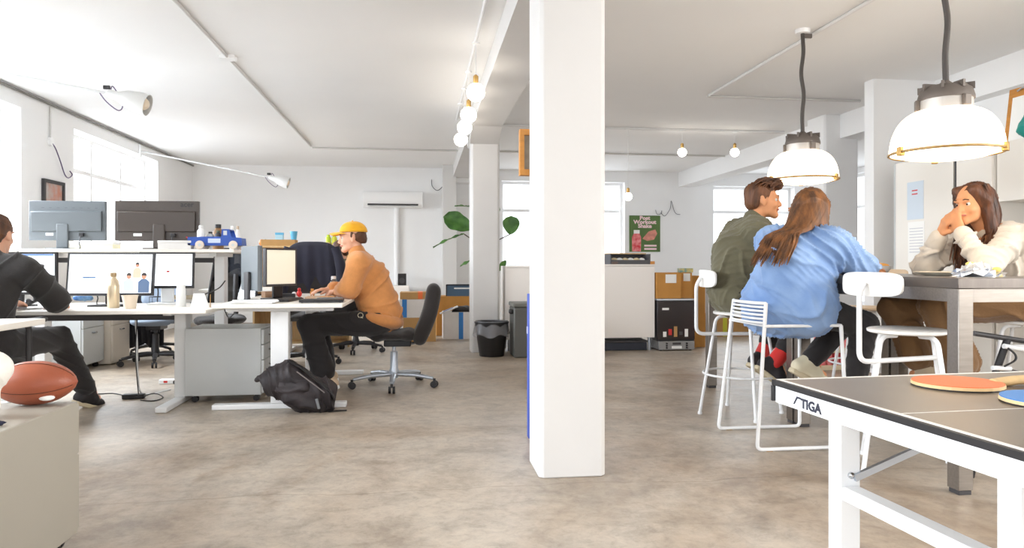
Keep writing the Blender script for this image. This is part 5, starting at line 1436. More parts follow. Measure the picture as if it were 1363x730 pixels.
# capped man's desk clutter (z 0.73)
D2 = 0.7305
def deskp(px, py): return at_z(px, py, D2)
def slab(name, x, y, z, w, d, h, m, label, cat, rz=0.0, bevel=0.003):
    o = BX(name, m, None, -w / 2, -d / 2, 0, w / 2, d / 2, h, bevel=bevel)
    o.location = (x, y, z); o.rotation_euler = (0, 0, rz); return tag(o, label, cat)
keyboard(-0.98, 5.45, D2, PI / 2 - 0.1, 'black keyboard on the capped man\'s desk', BLACKP, 0.40)
t = thing('laptop', 'closed dark laptop at the near edge of the capped man\'s desk', 'laptop', (-0.70, 5.22, D2), 0.06)
BX('base', DGREYP, t, -0.15, -0.11, 0.003, 0.15, 0.11, 0.012, bevel=0.003); BX('lid', BLACKP, t, -0.15, -0.11, 0.0125, 0.15, 0.11, 0.020, bevel=0.003)
for a in (-0.13, 0.13):
    for b_ in (-0.09, 0.09): MB().lathe([(0.008, 0), (0.008, 0.004)], 8, TR(a, b_, 0)).build('rubber_foot', BLACKP, t)
t = thing('paper_stack', 'stack of white papers on the left of the capped man\'s desk', 'papers', (-1.16, 5.14, D2))
for k in range(3): MB().cbox((0.01 * k, 0.0, 0.004 + 0.006 * k), (0.30, 0.21, 0.0055), Matrix.Rotation(0.12 * k, 3, 'Z')).build('sheet', PAPER, t, smooth=None)
t = thing('drink_bottle', 'clear bottle of orange drink by the capped man\'s arm', 'bottle', tuple(at_z(444, 394, D2)))
MB().lathe([(0.034, 0), (0.036, 0.006), (0.036, 0.105), (0.03, 0.125), (0.02, 0.135), (0.019, 0.145)], 20, caps=False).build('shell', CLEAR, t, smooth=60)
MB().lathe([(0.001, 0.003), (0.032, 0.003), (0.033, 0.09), (0.001, 0.09)], 18, caps=False).build('drink', mat('orange_drink', (236, 186, 128), 0.4), t, smooth=50)
MB().lathe([(0.021, 0.143), (0.021, 0.165), (0.017, 0.168)], 16).build('cap', TRIMW, t)
t = thing('red_ornament', 'small red and white figurine on the capped man\'s desk', 'figurine', (-0.99, 6.02, D2))
MB().sph((0, 0, 0.028), (0.022, 0.022, 0.028), 12, 8).sph((0.0, 0, 0.062), (0.015, 0.015, 0.015), 10, 8).build('body', RED, t)
MB().sph((-0.04, 0, 0.022), (0.022, 0.022, 0.022), 12, 8).build('snowball', PAPER, t)
t = thing('wooden_figure', 'tiny wooden figure on the capped man\'s desk', 'figurine', (-0.90, 6.12, D2))
BX('torso', WOODF, t, -0.018, -0.012, 0.02, 0.018, 0.012, 0.045, bevel=0.003); BX('head', WOODF, t, -0.012, -0.01, 0.0455, 0.012, 0.01, 0.065, bevel=0.004)
for s in (-1, 1): BX('leg', WOODF, t, s * 0.010 - 0.006, -0.01, 0, s * 0.010 + 0.006, 0.01, 0.02, bevel=0.002)
for i, (x, y, w, d, h, m, lab) in enumerate(((-0.78, 5.75, 0.22, 0.15, 0.018, mat('mag_mix', (206, 190, 170), 0.6, var=0.2, vscale=16, color2=(214, 150, 80)), 'colourful magazine next to the keyboard of the capped man'),
                                (-1.08, 5.88, 0.16, 0.10, 0.035, BLACKP, 'black box below the beige monitor'),
                                (-0.68, 5.50, 0.18, 0.05, 0.02, GREYP, 'grey pencil case beside the closed laptop'),
                                (-1.22, 5.98, 0.10, 0.08, 0.05, mat('brown_box', (150, 118, 92), 0.7), 'small brown box behind the beige monitor'))):
    slab(('magazine', 'black_box', 'pencil_case', 'brown_box')[i], x, y, D2, w, d, h, m, lab, ('magazine', 'box', 'pencil case', 'box')[i], rz=0.2 * i)
# low wooden shelf with boxes behind the navy coat
t = thing('bookcase', 'low tan bookcase behind the navy coat', 'bookcase', (-1.42, 8.95, 0))
for s in (-1, 1): MB().box(s * 0.55 - 0.01, -0.17, 0, s * 0.55 + 0.01, 0.17, 1.20).build('side_panel', WOODL, t, smooth=None)
for zz in (0.05, 0.45, 0.82, 1.20): BX('shelf', WOODL, t, -0.56, -0.17, zz, 0.56, 0.17, zz + 0.02, bevel=0.002)
BX('back_panel', WOODL, t, -0.54, 0.15, 0.07, 0.54, 0.165, 1.2, bevel=0)
for px, w, h, m, lab, nm in ((372, 0.40, 0.075, CARD, 'brown carton on the bookcase behind the beige monitor', 'cardboard_box'), (420, 0.36, 0.045, WOODL, 'flat wooden tray on the bookcase behind the navy coat', 'wooden_tray')):
    p = at_y(px, 320, 8.92); desk_box(p.x, 8.92, 1.2205, w, 0.2, h, m, nm, lab)
for px, lab in ((372, 'pale blue carton pack on the brown carton'), (391, 'bright blue plastic cup tilted on the bookcase boxes')):
    p = at_y(px, 320, 8.92)
    z_ = 1.2965 if px == 372 else 1.2965
    if px == 372: desk_box(p.x, 8.92, z_, 0.09, 0.06, 0.085, mat('pale_cyan', (176, 214, 230), 0.5), 'carton_pack', lab, lid=CYAN)
    else:
        t = thing('plastic_cup', lab, 'cup', (p.x, 8.92, z_))
        MB().lathe([(0.032, 0), (0.045, 0.10), (0.042, 0.10), (0.03, 0.004)], 18).build('body', CYAN, t, smooth=50)
        MB().lathe([(0.046, 0.094), (0.046, 0.102), (0.042, 0.102)], 18, caps=False).build('rim', CYAN, t)
for k, lab in enumerate(('lime green can on the bookcase next to the yellow cap', 'yellow green can beside the lime one on the bookcase')):
    p = at_y(437 + k * 8, 325, 8.92)
    t = thing('spray_can', lab, 'can', (p.x, 8.92, 1.2205))
    MB().lathe([(0.032, 0), (0.033, 0.005), (0.033, 0.10), (0.022, 0.115)], 16).build('body', LIME if k == 0 else mat('lime_yellow', (206, 208, 64), 0.5), t, smooth=50)
    MB().lathe([(0.02, 0.115), (0.02, 0.14)], 12).build('cap', LIME, t)
t = thing('fruit', 'orange and green fruit on the bookcase end', 'fruit', tuple(at_y(349, 325, 8.9))); t.location.z = 1.2205
MB().sph((0, 0, 0.04), 0.04, 14, 10).build('orange', mat('orange_skin', (226, 116, 50), 0.5), t, smooth=80)
MB().sph((0.035, 0.02, 0.062), (0.02, 0.02, 0.02), 10, 8).build('leaf_top', LEAF, t, smooth=80)

# floor clutter under the desks
p = at_z(178, 531, 0.0)
t = thing('power_adapter', 'black power adapter with cables on the floor under the desk', 'adapter', (p.x, p.y, 0))
MB().cbox((0, 0, 0.018), (0.15, 0.055, 0.034), Matrix.Rotation(0.1, 3, 'Z')).build('brick_case', BLACKP, t, bevel=0.006)
def gp(px, py, z=0.005): return at_z(px, py, z) - Vector((p.x, p.y, 0))
TB('cable', CABLEB, t, spline([gp(166, 527), gp(150, 524), gp(125, 525), gp(100, 524)], 4), 0.004, 6)
TB('cable', CABLEB, t, spline([gp(188, 529), gp(205, 524), gp(217, 529), gp(205, 534), gp(187, 533)], 4), 0.004, 6)
TB('riser_cable', CABLEB, t, spline([gp(184, 524, 0.01), gp(184, 521, 0.1), (0.02, -0.02, 0.35), (0.03, 0.0, 0.67)], 5), 0.004, 6)
p = at_z(228, 515, 0.0)
t = thing('power_strip', 'white power strip with a red switch near the desk foot', 'power strip', (p.x, p.y + 0.15, 0))
BX('body', TRIMW, t, -0.14, -0.03, 0, 0.14, 0.03, 0.04, bevel=0.006)
BX('switch', RED, t, -0.10, -0.032, 0.012, -0.07, -0.0295, 0.03, bevel=0)
MB().lathe([(0.018, 0), (0.018, 0.03)], 12, TR(-0.0, -0.03, 0.02) @ RX(PI / 2)).build('plug', DGREYP, t)
t = thing('white_cable', 'white cable hanging from the desk to the floor', 'cable', (-2.12, 5.65, 0))
TB('cord', CABLEW, t, spline([(0, 0, 0.62), (0.005, 0.02, 0.4), (0.0, 0.05, 0.15), (0.02, 0.1, 0.008), (0.15, 0.3, 0.006)], 5), 0.007, 6)

# front left: football and the white padded toy on the grey cabinet
p = at_t(46, 511, 2.46)
t = thing('football', 'brown leather american football lying on the grey cabinet', 'ball', (p.x, p.y, 0.5155), 0.12)
n = 26; prof = []
for k in range(n + 1):
    s = -1 + 2 * k / n
    prof.append((max(0.0006, 0.0755 * (1 - abs(s) ** 2.1) ** 0.66), s * 0.134))
FB = mat('football_leather', (158, 82, 54), 0.42, var=0.18, vscale=7, bump=0.12, bscale=240)
Mf = TR(0, 0, 0.0755) @ RY(PI / 2)
MB().lathe(prof, 32, Mf).build('body', FB, t, smooth=80)
SEAM = mat('football_seam', (70, 38, 28), 0.7)
for a in (-PI * 0.75, PI * 0.75, -PI * 0.25 + PI, PI * 0.25 + PI):
    pass
for a in (PI * 0.62, PI * 0.12, -PI * 0.38, -PI * 0.88):
    pts = [Mf @ Vector(((r + 0.0003) * math.cos(a), (r + 0.0003) * math.sin(a), z)) for r, z in prof[1:-1]]
    TB('seam', SEAM, t, pts, 0.0011, 5)
a = -PI * 0.38 + 0.10
for k in range(0):
    pass
pts = [Mf @ Vector(((0.0755) * math.cos(-2.6), 0.0755 * math.sin(-2.6), z)) for z in (-0.0, 0.02, 0.04)]
text_mesh('G', 0.022, 'printed_mark', mat('mark_gold', (206, 128, 82), 0.5), t, TR(-0.028, -0.053, 0.125) @ RX(0.80), extrude=0.0004) if False else None
MB().sph((0.055, -0.050, 0.030), (0.024, 0.010, 0.010), 12, 6, RZ(0.25)).build('white_patch', PAPER, t, smooth=80)
t = thing('plush_toy', 'white padded plush toy beside the football', 'plush toy', (-1.365, 2.43, 0.5155))
sdf_build('body', [C((0, 0, 0.05), (0.0, 0.0, 0.10), 0.05, 0.045), E((0.01, 0.0, 0.155), (0.078, 0.07, 0.062)), E((-0.05, 0, 0.13), (0.08, 0.07, 0.05)), E((-0.03, 0.0, 0.02), (0.06, 0.05, 0.02))], mat('plush_white', (236, 232, 224), 0.95, bump=0.2, bscale=120, sheen=0.3), t, 0.009, 0.03, folds(0.003, 10, 5))
sdf_build('stitched_band', [C((-0.05, -0.062, 0.115), (0.06, -0.058, 0.118), 0.008, 0.008)], mat('plush_seam', (214, 208, 198), 0.9), t, 0.006, 0.01)
t = thing('dark_cloth', 'crumpled dark navy cloth in front of the plush toy', 'cloth', (-1.325, 2.30, 0.5155))
sdf_build('cloth_body', [C((-0.1, 0, 0.016), (0.06, 0.0, 0.012), 0.018, 0.010, (0, 0, 1), 0.8), E((-0.06, 0.01, 0.02), (0.07, 0.035, 0.02)), C((0.02, 0.0, 0.012), (0.09, 0.015, 0.010), 0.012, 0.006)], mat('navy_cloth', (40, 42, 62), 0.9), t, 0.006, 0.02, folds(0.004, 20, 6))

# backpack slumped against the desk leg
t = thing('backpack', 'dark backpack slumped on the floor beside the desk foot', 'backpack', tuple(at_z(405, 552, 0.0)))
bl = Vector(t.location); bl.y += 0.10; t.location = bl
def bp(px, py, dy=0.0): return at_y(px, py, bl.y + dy) - bl
BPM = mat('backpack_nylon', (52, 44, 46), 0.6, var=0.3, vscale=8, color2=(36, 31, 34), bump=0.15, bscale=60)
pr = [C(bp(372, 508), bp(428, 535), 0.115, 0.095, (0, 1, 0), 0.8), C(bp(352, 505), bp(385, 500), 0.035, 0.09), C(bp(395, 525), bp(432, 520), 0.10, 0.09), C(bp(385, 500), bp(420, 520), 0.09, 0.085), C(bp(405, 540), bp(425, 541), 0.06, 0.055)]
pr = [C(p_[1] + np.array((0, 0, max(0, 0.0))), p_[2], p_[3], p_[4], p_[5], p_[6]) for p_ in pr]
sdf_build('bag_body', pr, BPM, t, 0.009, 0.03, folds(0.010, 9, 11, (1, 0.2, 0.6)))
sdf_build('front_pocket', [C(bp(385, 528, -0.06), bp(420, 538, -0.06), 0.055, 0.05), C(bp(375, 515, -0.05), bp(405, 515, -0.06), 0.05, 0.05)], BPM, t, 0.009, 0.03, folds(0.006, 12, 4))
sdf_build('top_flap', [C(bp(342, 506), bp(362, 496), 0.020, 0.035), C(bp(362, 496), bp(385, 488), 0.035, 0.05)], BPM, t, 0.009, 0.03, folds(0.004, 12, 5))
TB('shoulder_strap', BLACKP, t, spline([bp(385, 481, -0.02), bp(405, 492, -0.06), bp(425, 508, -0.09), bp(440, 522, -0.07), bp(445, 532, -0.03)], 6), 0.022, 8, flat=0.4)
TB('zip', mat('zip_grey', (120, 112, 110), 0.5), t, spline([bp(395, 495, -0.10), bp(415, 510, -0.115), bp(432, 523, -0.10)], 5), 0.004, 6)
TB('strap_tail', BLACKP, t, spline([bp(432, 535, -0.08), (bp(436, 547, -0.05)), (bp(445, 551, -0.02).x, -0.05, 0.008), (bp(462, 552, 0).x, -0.03, 0.006)], 6), 0.008, 6, flat=0.5)
MB().cbox(bp(423, 538, -0.115), (0.018, 0.012, 0.07), Matrix.Rotation(-0.25, 3, 'Y')).build('buckle', GREYP, t, bevel=0.003)

# things on the steel table
TZ = 0.9405
p = at_z(1248, 359, TZ)
t = thing('dinner_plate', 'white plate in front of the woman in the white blouse', 'plate', (2.72, 3.42, TZ))
MB().lathe([(0.09, 0.0), (0.10, 0.004), (0.14, 0.016), (0.145, 0.019), (0.14, 0.021), (0.10, 0.010), (0.01, 0.008)], 36).build('dish', mat('plate_glaze', (238, 228, 208), 0.25), t, smooth=60)
MB().lathe([(0.085, 0.0), (0.085, 0.003)], 24).build('foot_ring', mat('plate_foot', (220, 210, 196), 0.4), t)
t = thing('foil_wrap', 'crumpled silver foil with food beside the plate', 'foil', (2.66, 3.13, TZ))
rs = np.random.RandomState(3)
foil = MB()
N1, N2 = 16, 9
pts = [[None] * N1 for _ in range(N2)]
vs = []; fs = []
for j in range(N2):
    for i in range(N1):
        a = 2 * PI * i / N1; v = j / (N2 - 1)
        r = (0.085 * (1 - v ** 2.2) + 0.012) * (1 + 0.28 * rs.randn() * 0.6)
        vs.append((r * math.cos(a) * 1.15, r * math.sin(a), max(0, 0.055 * v + 0.01 * rs.randn() * (v > 0))))
for j in range(N2 - 1):
    for i in range(N1):
        q = (i + 1) % N1
        fs += [(j * N1 + i, j * N1 + q, (j + 1) * N1 + q), (j * N1 + i, (j + 1) * N1 + q, (j + 1) * N1 + i)]
fs.append(tuple((N2 - 1) * N1 + k for k in range(N1)))
foil.add(vs, fs).build('foil_sheet', mat('foil', (222, 224, 228), 0.22, 0.8), t, smooth=None)
for k, (a, b_, c_) in enumerate(((0.06, -0.05, 0.035), (0.10, 0.02, 0.025), (-0.03, 0.01, 0.06))):
    MB().sph((a, b_, c_), (0.022, 0.016, 0.012), 10, 6).build('food_piece', mat('food_yellow', (236, 206, 110), 0.6), t)
t = thing('dark_placemat', 'dark navy cloth on the steel table by the denim sleeve', 'cloth', (2.40, 4.03, TZ))
MB().grid(lambda u, v: (-0.08 + 0.16 * u, -0.12 + 0.24 * v, 0.004 + 0.004 * math.sin(u * 9 + v * 5)), 8, 10, -0.003).build('fabric', mat('placemat_navy', (44, 44, 66), 0.8), t, smooth=60)
t = thing('snack_bowl', 'small orange topped bowl beyond the denim sleeve', 'bowl', (2.82, 4.10, TZ))
MB().lathe([(0.04, 0), (0.06, 0.03), (0.065, 0.05), (0.06, 0.05), (0.04, 0.012), (0.005, 0.01)], 24).build('bowl', TRIMW, t, smooth=60)
MB().sph((0, 0, 0.048), (0.055, 0.055, 0.02), 16, 8).build('snack', mat('snack_orange', (236, 172, 80), 0.6), t, smooth=80)

# cable loops tied under the raised desk
t = thing('cable_bundle', 'looped grey cables hanging from the underside of the raised desk', 'cables', (-2.05, 5.97, 1.094))
for k, (a, b_, d_) in enumerate(((-0.12, 0.06, 0.10), (-0.05, 0.16, 0.07), (0.10, 0.26, 0.09))):
    TB('cable', mat('cable_grey', (96, 98, 104), 0.5), t, spline([(a, 0, 0), (a + 0.01, -0.005, -d_ * 0.6), ((a + b_) / 2, -0.01, -d_), (b_ - 0.01, -0.005, -d_ * 0.6), (b_, 0, 0)], 5), 0.005, 6)
t = thing('cable_bundle', 'black cable looping from the raised desk leg to the white desk', 'cables', (-1.64, 5.90, 0.0))
TB('cable', CABLEB, t, spline([(0.0, 0.38, 0.86), (-0.02, 0.25, 0.80), (-0.06, 0.0, 0.76), (-0.10, -0.14, 0.71), (-0.10, -0.20, 0.706)], 5), 0.005, 6)
TB('cable', CABLEB, t, spline([(0.0, 0.36, 0.62), (0.06, 0.25, 0.56), (0.14, 0.1, 0.60), (0.2, -0.02, 0.66)], 5), 0.005, 6)

# ------------------------------------------------------------------ people
V3 = lambda *a: np.array(a, float)
def nrm(v):
    v = np.array(v, float); return v / max(np.linalg.norm(v), 1e-9)
SKIN = mat('skin', (222, 170, 142), 0.55, var=0.08, vscale=18, spec=0.3)
SKIN2 = mat('skin_warm', (216, 152, 108), 0.55, var=0.08, vscale=18, spec=0.3)
EYEW = mat('eye_white', (206, 198, 190), 0.4); EYED = mat('eye_dark', (48, 36, 28), 0.25)
LIP = mat('lip', (186, 108, 98), 0.5)
def head_frame(fwd, up):
    f = nrm(fwd); u = np.array(up, float); u = nrm(u - f * (u @ f)); l = np.cross(u, f)   # l = left of the person
    return f, l, u
def head_prims(c, fwd, up, s=1.0):
    f, l, u = head_frame(fwd, up)
    P = lambda a, b, d: np.array(c) + s * (f * a + l * b + u * d)
    M = Matrix(((f[0], l[0], u[0]), (f[1], l[1], u[1]), (f[2], l[2], u[2])))
    pr = [E(P(-0.012, 0, 0.030), (0.096 * s, 0.076 * s, 0.090 * s), M), E(P(0.022, 0, -0.025), (0.070 * s, 0.062 * s, 0.082 * s), M),
          C(P(0.03, 0.03, -0.07), P(0.075, 0.0, -0.092), 0.026 * s, 0.022 * s), C(P(0.03, -0.03, -0.07), P(0.075, 0.0, -0.092), 0.026 * s, 0.022 * s),
          C(P(0.088, 0, 0.012), P(0.108, 0, -0.026), 0.009 * s, 0.014 * s), E(P(0.098, 0.012, -0.032), (0.011 * s, 0.010 * s, 0.008 * s), M), E(P(0.098, -0.012, -0.032), (0.011 * s, 0.010 * s, 0.008 * s), M),
          C(P(0.084, 0.035, 0.026), P(0.090, 0.008, 0.022), 0.012 * s, 0.012 * s), C(P(0.084, -0.035, 0.026), P(0.090, -0.008, 0.022), 0.012 * s, 0.012 * s),
          E(P(0.062, 0.038, -0.03), (0.022 * s, 0.02 * s, 0.02 * s), M), E(P(0.062, -0.038, -0.03), (0.022 * s, 0.02 * s, 0.02 * s), M),
          E(P(0.090, 0, -0.056), (0.012 * s, 0.022 * s, 0.012 * s), M)]
    for b in (1, -1):
        pr.append(E(P(-0.008, b * 0.074, -0.008), (0.018 * s, 0.008 * s, 0.030 * s), M)); pr.append(C(P(-0.012, b * 0.076, 0.018), P(-0.002, b * 0.078, -0.034), 0.008 * s, 0.007 * s))
    return pr, P, M
def hand_prims(w, d, n, side, curl=0.35, s=1.0, spread=0.10):
    """Palm and five fingers. w wrist, d pointing direction, n palm normal (the side the fingers curl to), side: +1 thumb towards cross(d, n)."""
    d, n = nrm(d), np.array(n, float); n = nrm(n - d * (n @ d)); x = np.cross(d, n) * side
    w = np.array(w, float); pr = []
    pr += [C(w, w + d * 0.03 * s, 0.024 * s, 0.027 * s, n, 0.75)]
    for k, off in enumerate((0.027, 0.009, -0.009, -0.026)):
        kn = w + d * (0.088 - 0.004 * abs(k - 1)) * s + x * off * s
        pr.append(C(w + d * 0.025 * s + x * off * 0.7 * s, kn, 0.0135 * s, 0.0115 * s, n, 0.95))
        L = (0.040, 0.045, 0.041, 0.032)[k] * s
        a = kn; dirv = nrm(d + x * spread * (1.2 - 0.8 * k) * 0.5)
        ang = 0.0
        for j, (ll, rr) in enumerate(((L, 0.0098), (L * 0.68, 0.0088), (L * 0.52, 0.0078))):
            ang += curl * (0.9 if j == 0 else 1.15)
            dv = dirv * math.cos(ang) + n * math.sin(ang)
            b = a + dv * ll; pr.append(C(a, b, rr * s, rr * 0.92 * s)); a = b
    tb = w + d * 0.022 * s + x * 0.026 * s
    t1 = tb + (d * 0.55 + x * 0.62 + n * 0.35) * 0.045 * s
    t2 = t1 + (d * 0.85 + x * 0.15 + n * 0.45) * 0.034 * s
    t3 = t2 + (d * 0.9 - x * 0.05 + n * 0.4) * 0.024 * s
    pr += [C(w + d * 0.01 * s, tb, 0.02 * s, 0.0165 * s), C(tb, t1, 0.0165 * s, 0.0120 * s), C(t1, t2, 0.0115 * s, 0.0105 * s), C(t2, t3, 0.0105 * s, 0.0085 * s)]
    return pr
def foot_prims(an, toe, s=1.0):
    an, toe = np.array(an, float), np.array(toe, float); d = nrm(toe - an * 1.0); L = np.linalg.norm(toe - an)
    up = V3(0, 0, 1)
    heel = an - d * 0.025 * s - up * 0.035 * s
    toe = an + d * 0.105 * s - up * 0.025 * s
    return [C(an, heel, 0.034 * s, 0.028 * s), C(heel, an + d * 0.06 * s, 0.026 * s, 0.026 * s), C(an - up * 0.015, toe, 0.030 * s, 0.024 * s, up, 0.85)]

class Person:
    def __init__(s, label, J, skin=SKIN, scale=1.0):
        s.J = {k: np.array(v, float) for k, v in J.items()}; s.skin = skin; s.sc = scale
        b = s.J['pelvis']; s.o = V3(b[0], b[1], 0)
        s.t = thing('person', label, 'person', tuple(s.o))
    def side(s):   # towards the person's left
        return nrm(s.J['shL'] - s.J['shR'])
    def body(s, hands=(), res=0.0065, feet=True, head=True):
        J = s.J; L = s.side(); up = nrm(J['chest'] - J['pelvis']); fr = np.cross(L, up)
        pr = [C(J['pelvis'] + L * 0.08, J['pelvis'] - L * 0.08, 0.105, 0.105), C(J['pelvis'], J['chest'], 0.125, 0.135, fr, 0.8),
              C(J['shL'] * 0.75 + J['shR'] * 0.25, J['shR'] * 0.75 + J['shL'] * 0.25, 0.085, 0.085), C(J['chest'], J['neck'], 0.11, 0.055),
              C(J['neck'], J['head'] - s.hup * 0.05 - s.hf * 0.012, 0.053, 0.050)]
        for q in ('L', 'R'):
            pr += [C(J['sh' + q], J['el' + q], 0.048, 0.038), C(J['el' + q], J['wr' + q], 0.038, 0.025), C(J['hip' + q], J['kn' + q], 0.080, 0.054), C(J['kn' + q], J['an' + q] * 0.7 + J['kn' + q] * 0.3, 0.052, 0.042), C(J['kn' + q] * 0.6 + J['an' + q] * 0.4, J['an' + q], 0.05, 0.034)]
            if feet: pr += foot_prims(J['an' + q], J['toe' + q])
        hp, s.P, s.M = head_prims(J['head'], s.hf, s.hup, s.sc)
        pr += hp
        for h in hands: pr += h
        return sdf_build('body', pr, s.skin, s.t, res, 0.010, origin=s.o)
    def face(s, brow=None):
        P, M = s.P, s.M; o = s.o; k = s.sc
        for b in (1, -1):
            e = MB().sph(P(0.0735, b * 0.031, 0.004) - o, 0.0118 * k, 12, 8).build('eye', EYEW, s.t, smooth=80)
            MB().sph(P(0.0800, b * 0.031, 0.003) - o, 0.0072 * k, 10, 6).build('iris', EYED, e, smooth=80)
            if brow: TB('eyebrow', brow, s.t, [tuple(P(0.094, b * 0.012, 0.026) - o), tuple(P(0.096, b * 0.03, 0.032) - o), tuple(P(0.086, b * 0.048, 0.027) - o)], 0.0035, 6)
        MB().tube(spline([tuple(P(0.088, -0.024, -0.058) - o), tuple(P(0.103, 0, -0.0555) - o), tuple(P(0.088, 0.024, -0.058) - o)], 5), 0.0042, 6).build('lips', LIP, s.t, smooth=60)
    def garment(s, name, m, prims, disp=None, res=0.0085, k=0.025):
        return sdf_build(name, prims, m, s.t, res, k, disp, origin=s.o)
    def torso_prims(s, r=1.0, hem=None, hemr=0.155, low=0.06):
        J = s.J; L = s.side(); up = nrm(J['chest'] - J['pelvis']); fr = np.cross(L, up)
        pr = [C(J['pelvis'] + up * low, J['chest'], 0.155 * r, 0.155 * r, fr, 0.80), C(J['shL'] * 0.82 + J['shR'] * 0.18, J['shR'] * 0.82 + J['shL'] * 0.18, 0.098 * r, 0.098 * r),
              C(J['chest'], J['neck'] - up * 0.035, 0.125 * r, 0.066 * r), C(J['pelvis'] + up * low + L * 0.06, J['pelvis'] + up * low - L * 0.06, 0.12 * r, 0.12 * r)]
        if hem is not None: pr += [C(J['pelvis'] + up * low, np.array(hem), 0.155 * r, hemr, fr, 0.85)]
        return pr
    def sleeve(s, q, r0=0.070, r1=0.055, r2=0.040, cuff=0.93):
        J = s.J
        w = J['el' + q] + (J['wr' + q] - J['el' + q]) * cuff
        return [C(J['sh' + q], J['el' + q], r0, r1), C(J['el' + q], w, r1, r2)]
    def trousers(s, m, r0=0.100, r1=0.072, r2=0.060, end=0.92, disp=None, extra=(), res=0.0095):
        J = s.J; L = s.side()
        pr = [C(J['pelvis'] + L * 0.085, J['pelvis'] - L * 0.085, 0.122, 0.122)]
        for q in ('L', 'R'):
            e = J['kn' + q] + (J['an' + q] - J['kn' + q]) * end
            pr += [C(J['hip' + q], J['kn' + q], r0, r1), C(J['kn' + q], e, r1, r2)]
        return s.garment('trousers', m, pr + list(extra), disp, res)
    def shoe(s, q, m, sole, lace=None, r=1.0, collar=None):
        an, toe = s.J['an' + q], s.J['toe' + q]; d = nrm(toe - an); sh = nrm(s.J['kn' + q] - an)
        dn = -nrm(sh - d * (sh @ d))           # direction of the sole
        heel = an - d * 0.045 + dn * 0.048; tip = an + d * 0.165 + dn * 0.058
        pr = [C(heel, an + d * 0.06 + dn * 0.050, 0.040 * r, 0.043 * r), C(an + d * 0.06 + dn * 0.050, tip, 0.043 * r, 0.036 * r), C(an + dn * 0.0, an + d * 0.07 + dn * 0.035, 0.045 * r, 0.040 * r), C(an + dn * -0.015, heel, 0.045 * r, 0.040 * r)]
        o = s.garment('shoe', m, pr, None, 0.0075, 0.02)
        pl = [(-0.078, -0.030), (-0.085, 0.0), (-0.078, 0.030), (0.03, 0.042), (0.12, 0.046), (0.185, 0.036), (0.205, 0.0), (0.185, -0.036), (0.12, -0.046), (0.03, -0.042)]
        x = np.cross(-dn, d)
        Mx = Matrix(((d[0], x[0], -dn[0], 0), (d[1], x[1], -dn[1], 0), (d[2], x[2], -dn[2], 0), (0, 0, 0, 1)))
        Mt = TR(*(an + dn * 0.088 - s.o)) @ Mx
        MB().prism(pl, -0.014, 0.014, Mt).build('sole', sole, o, bevel=0.006)
        if lace is not None:
            for k in range(4):
                c = an + d * (0.055 + 0.024 * k) - dn * (0.008 - 0.012 * k)
                TB('lace', lace, o, [tuple(c - x * 0.026 - s.o + dn * 0.01), tuple(c - dn * 0.004 - s.o), tuple(c + x * 0.026 - s.o + dn * 0.01)], 0.0035, 6)
        return o
def locks(P, o, m, parent, starts, seed, n=90, r=0.010, name='hair_lock', flat=0.5):
    """Bundle of tapering hair locks, one mesh. starts(rng) -> list of control points in world space."""
    rng = random.Random(seed); mb = MB()
    for i in range(n):
        cp = [Vector(tuple(p)) - Vector(tuple(o)) for p in starts(rng, i / n)]
        pts = spline(cp, 4)
        L = len(pts)
        rr = [r * (0.75 + 0.5 * rng.random() * 0.6) * (1.0 - 0.75 * (k / (L - 1)) ** 2.5) for k in range(L)]
        mb.tube(pts, rr, 6, flat=flat)
    ob = mb.build(name, m, parent, smooth=70); ob['kind'] = 'stuff'; return ob

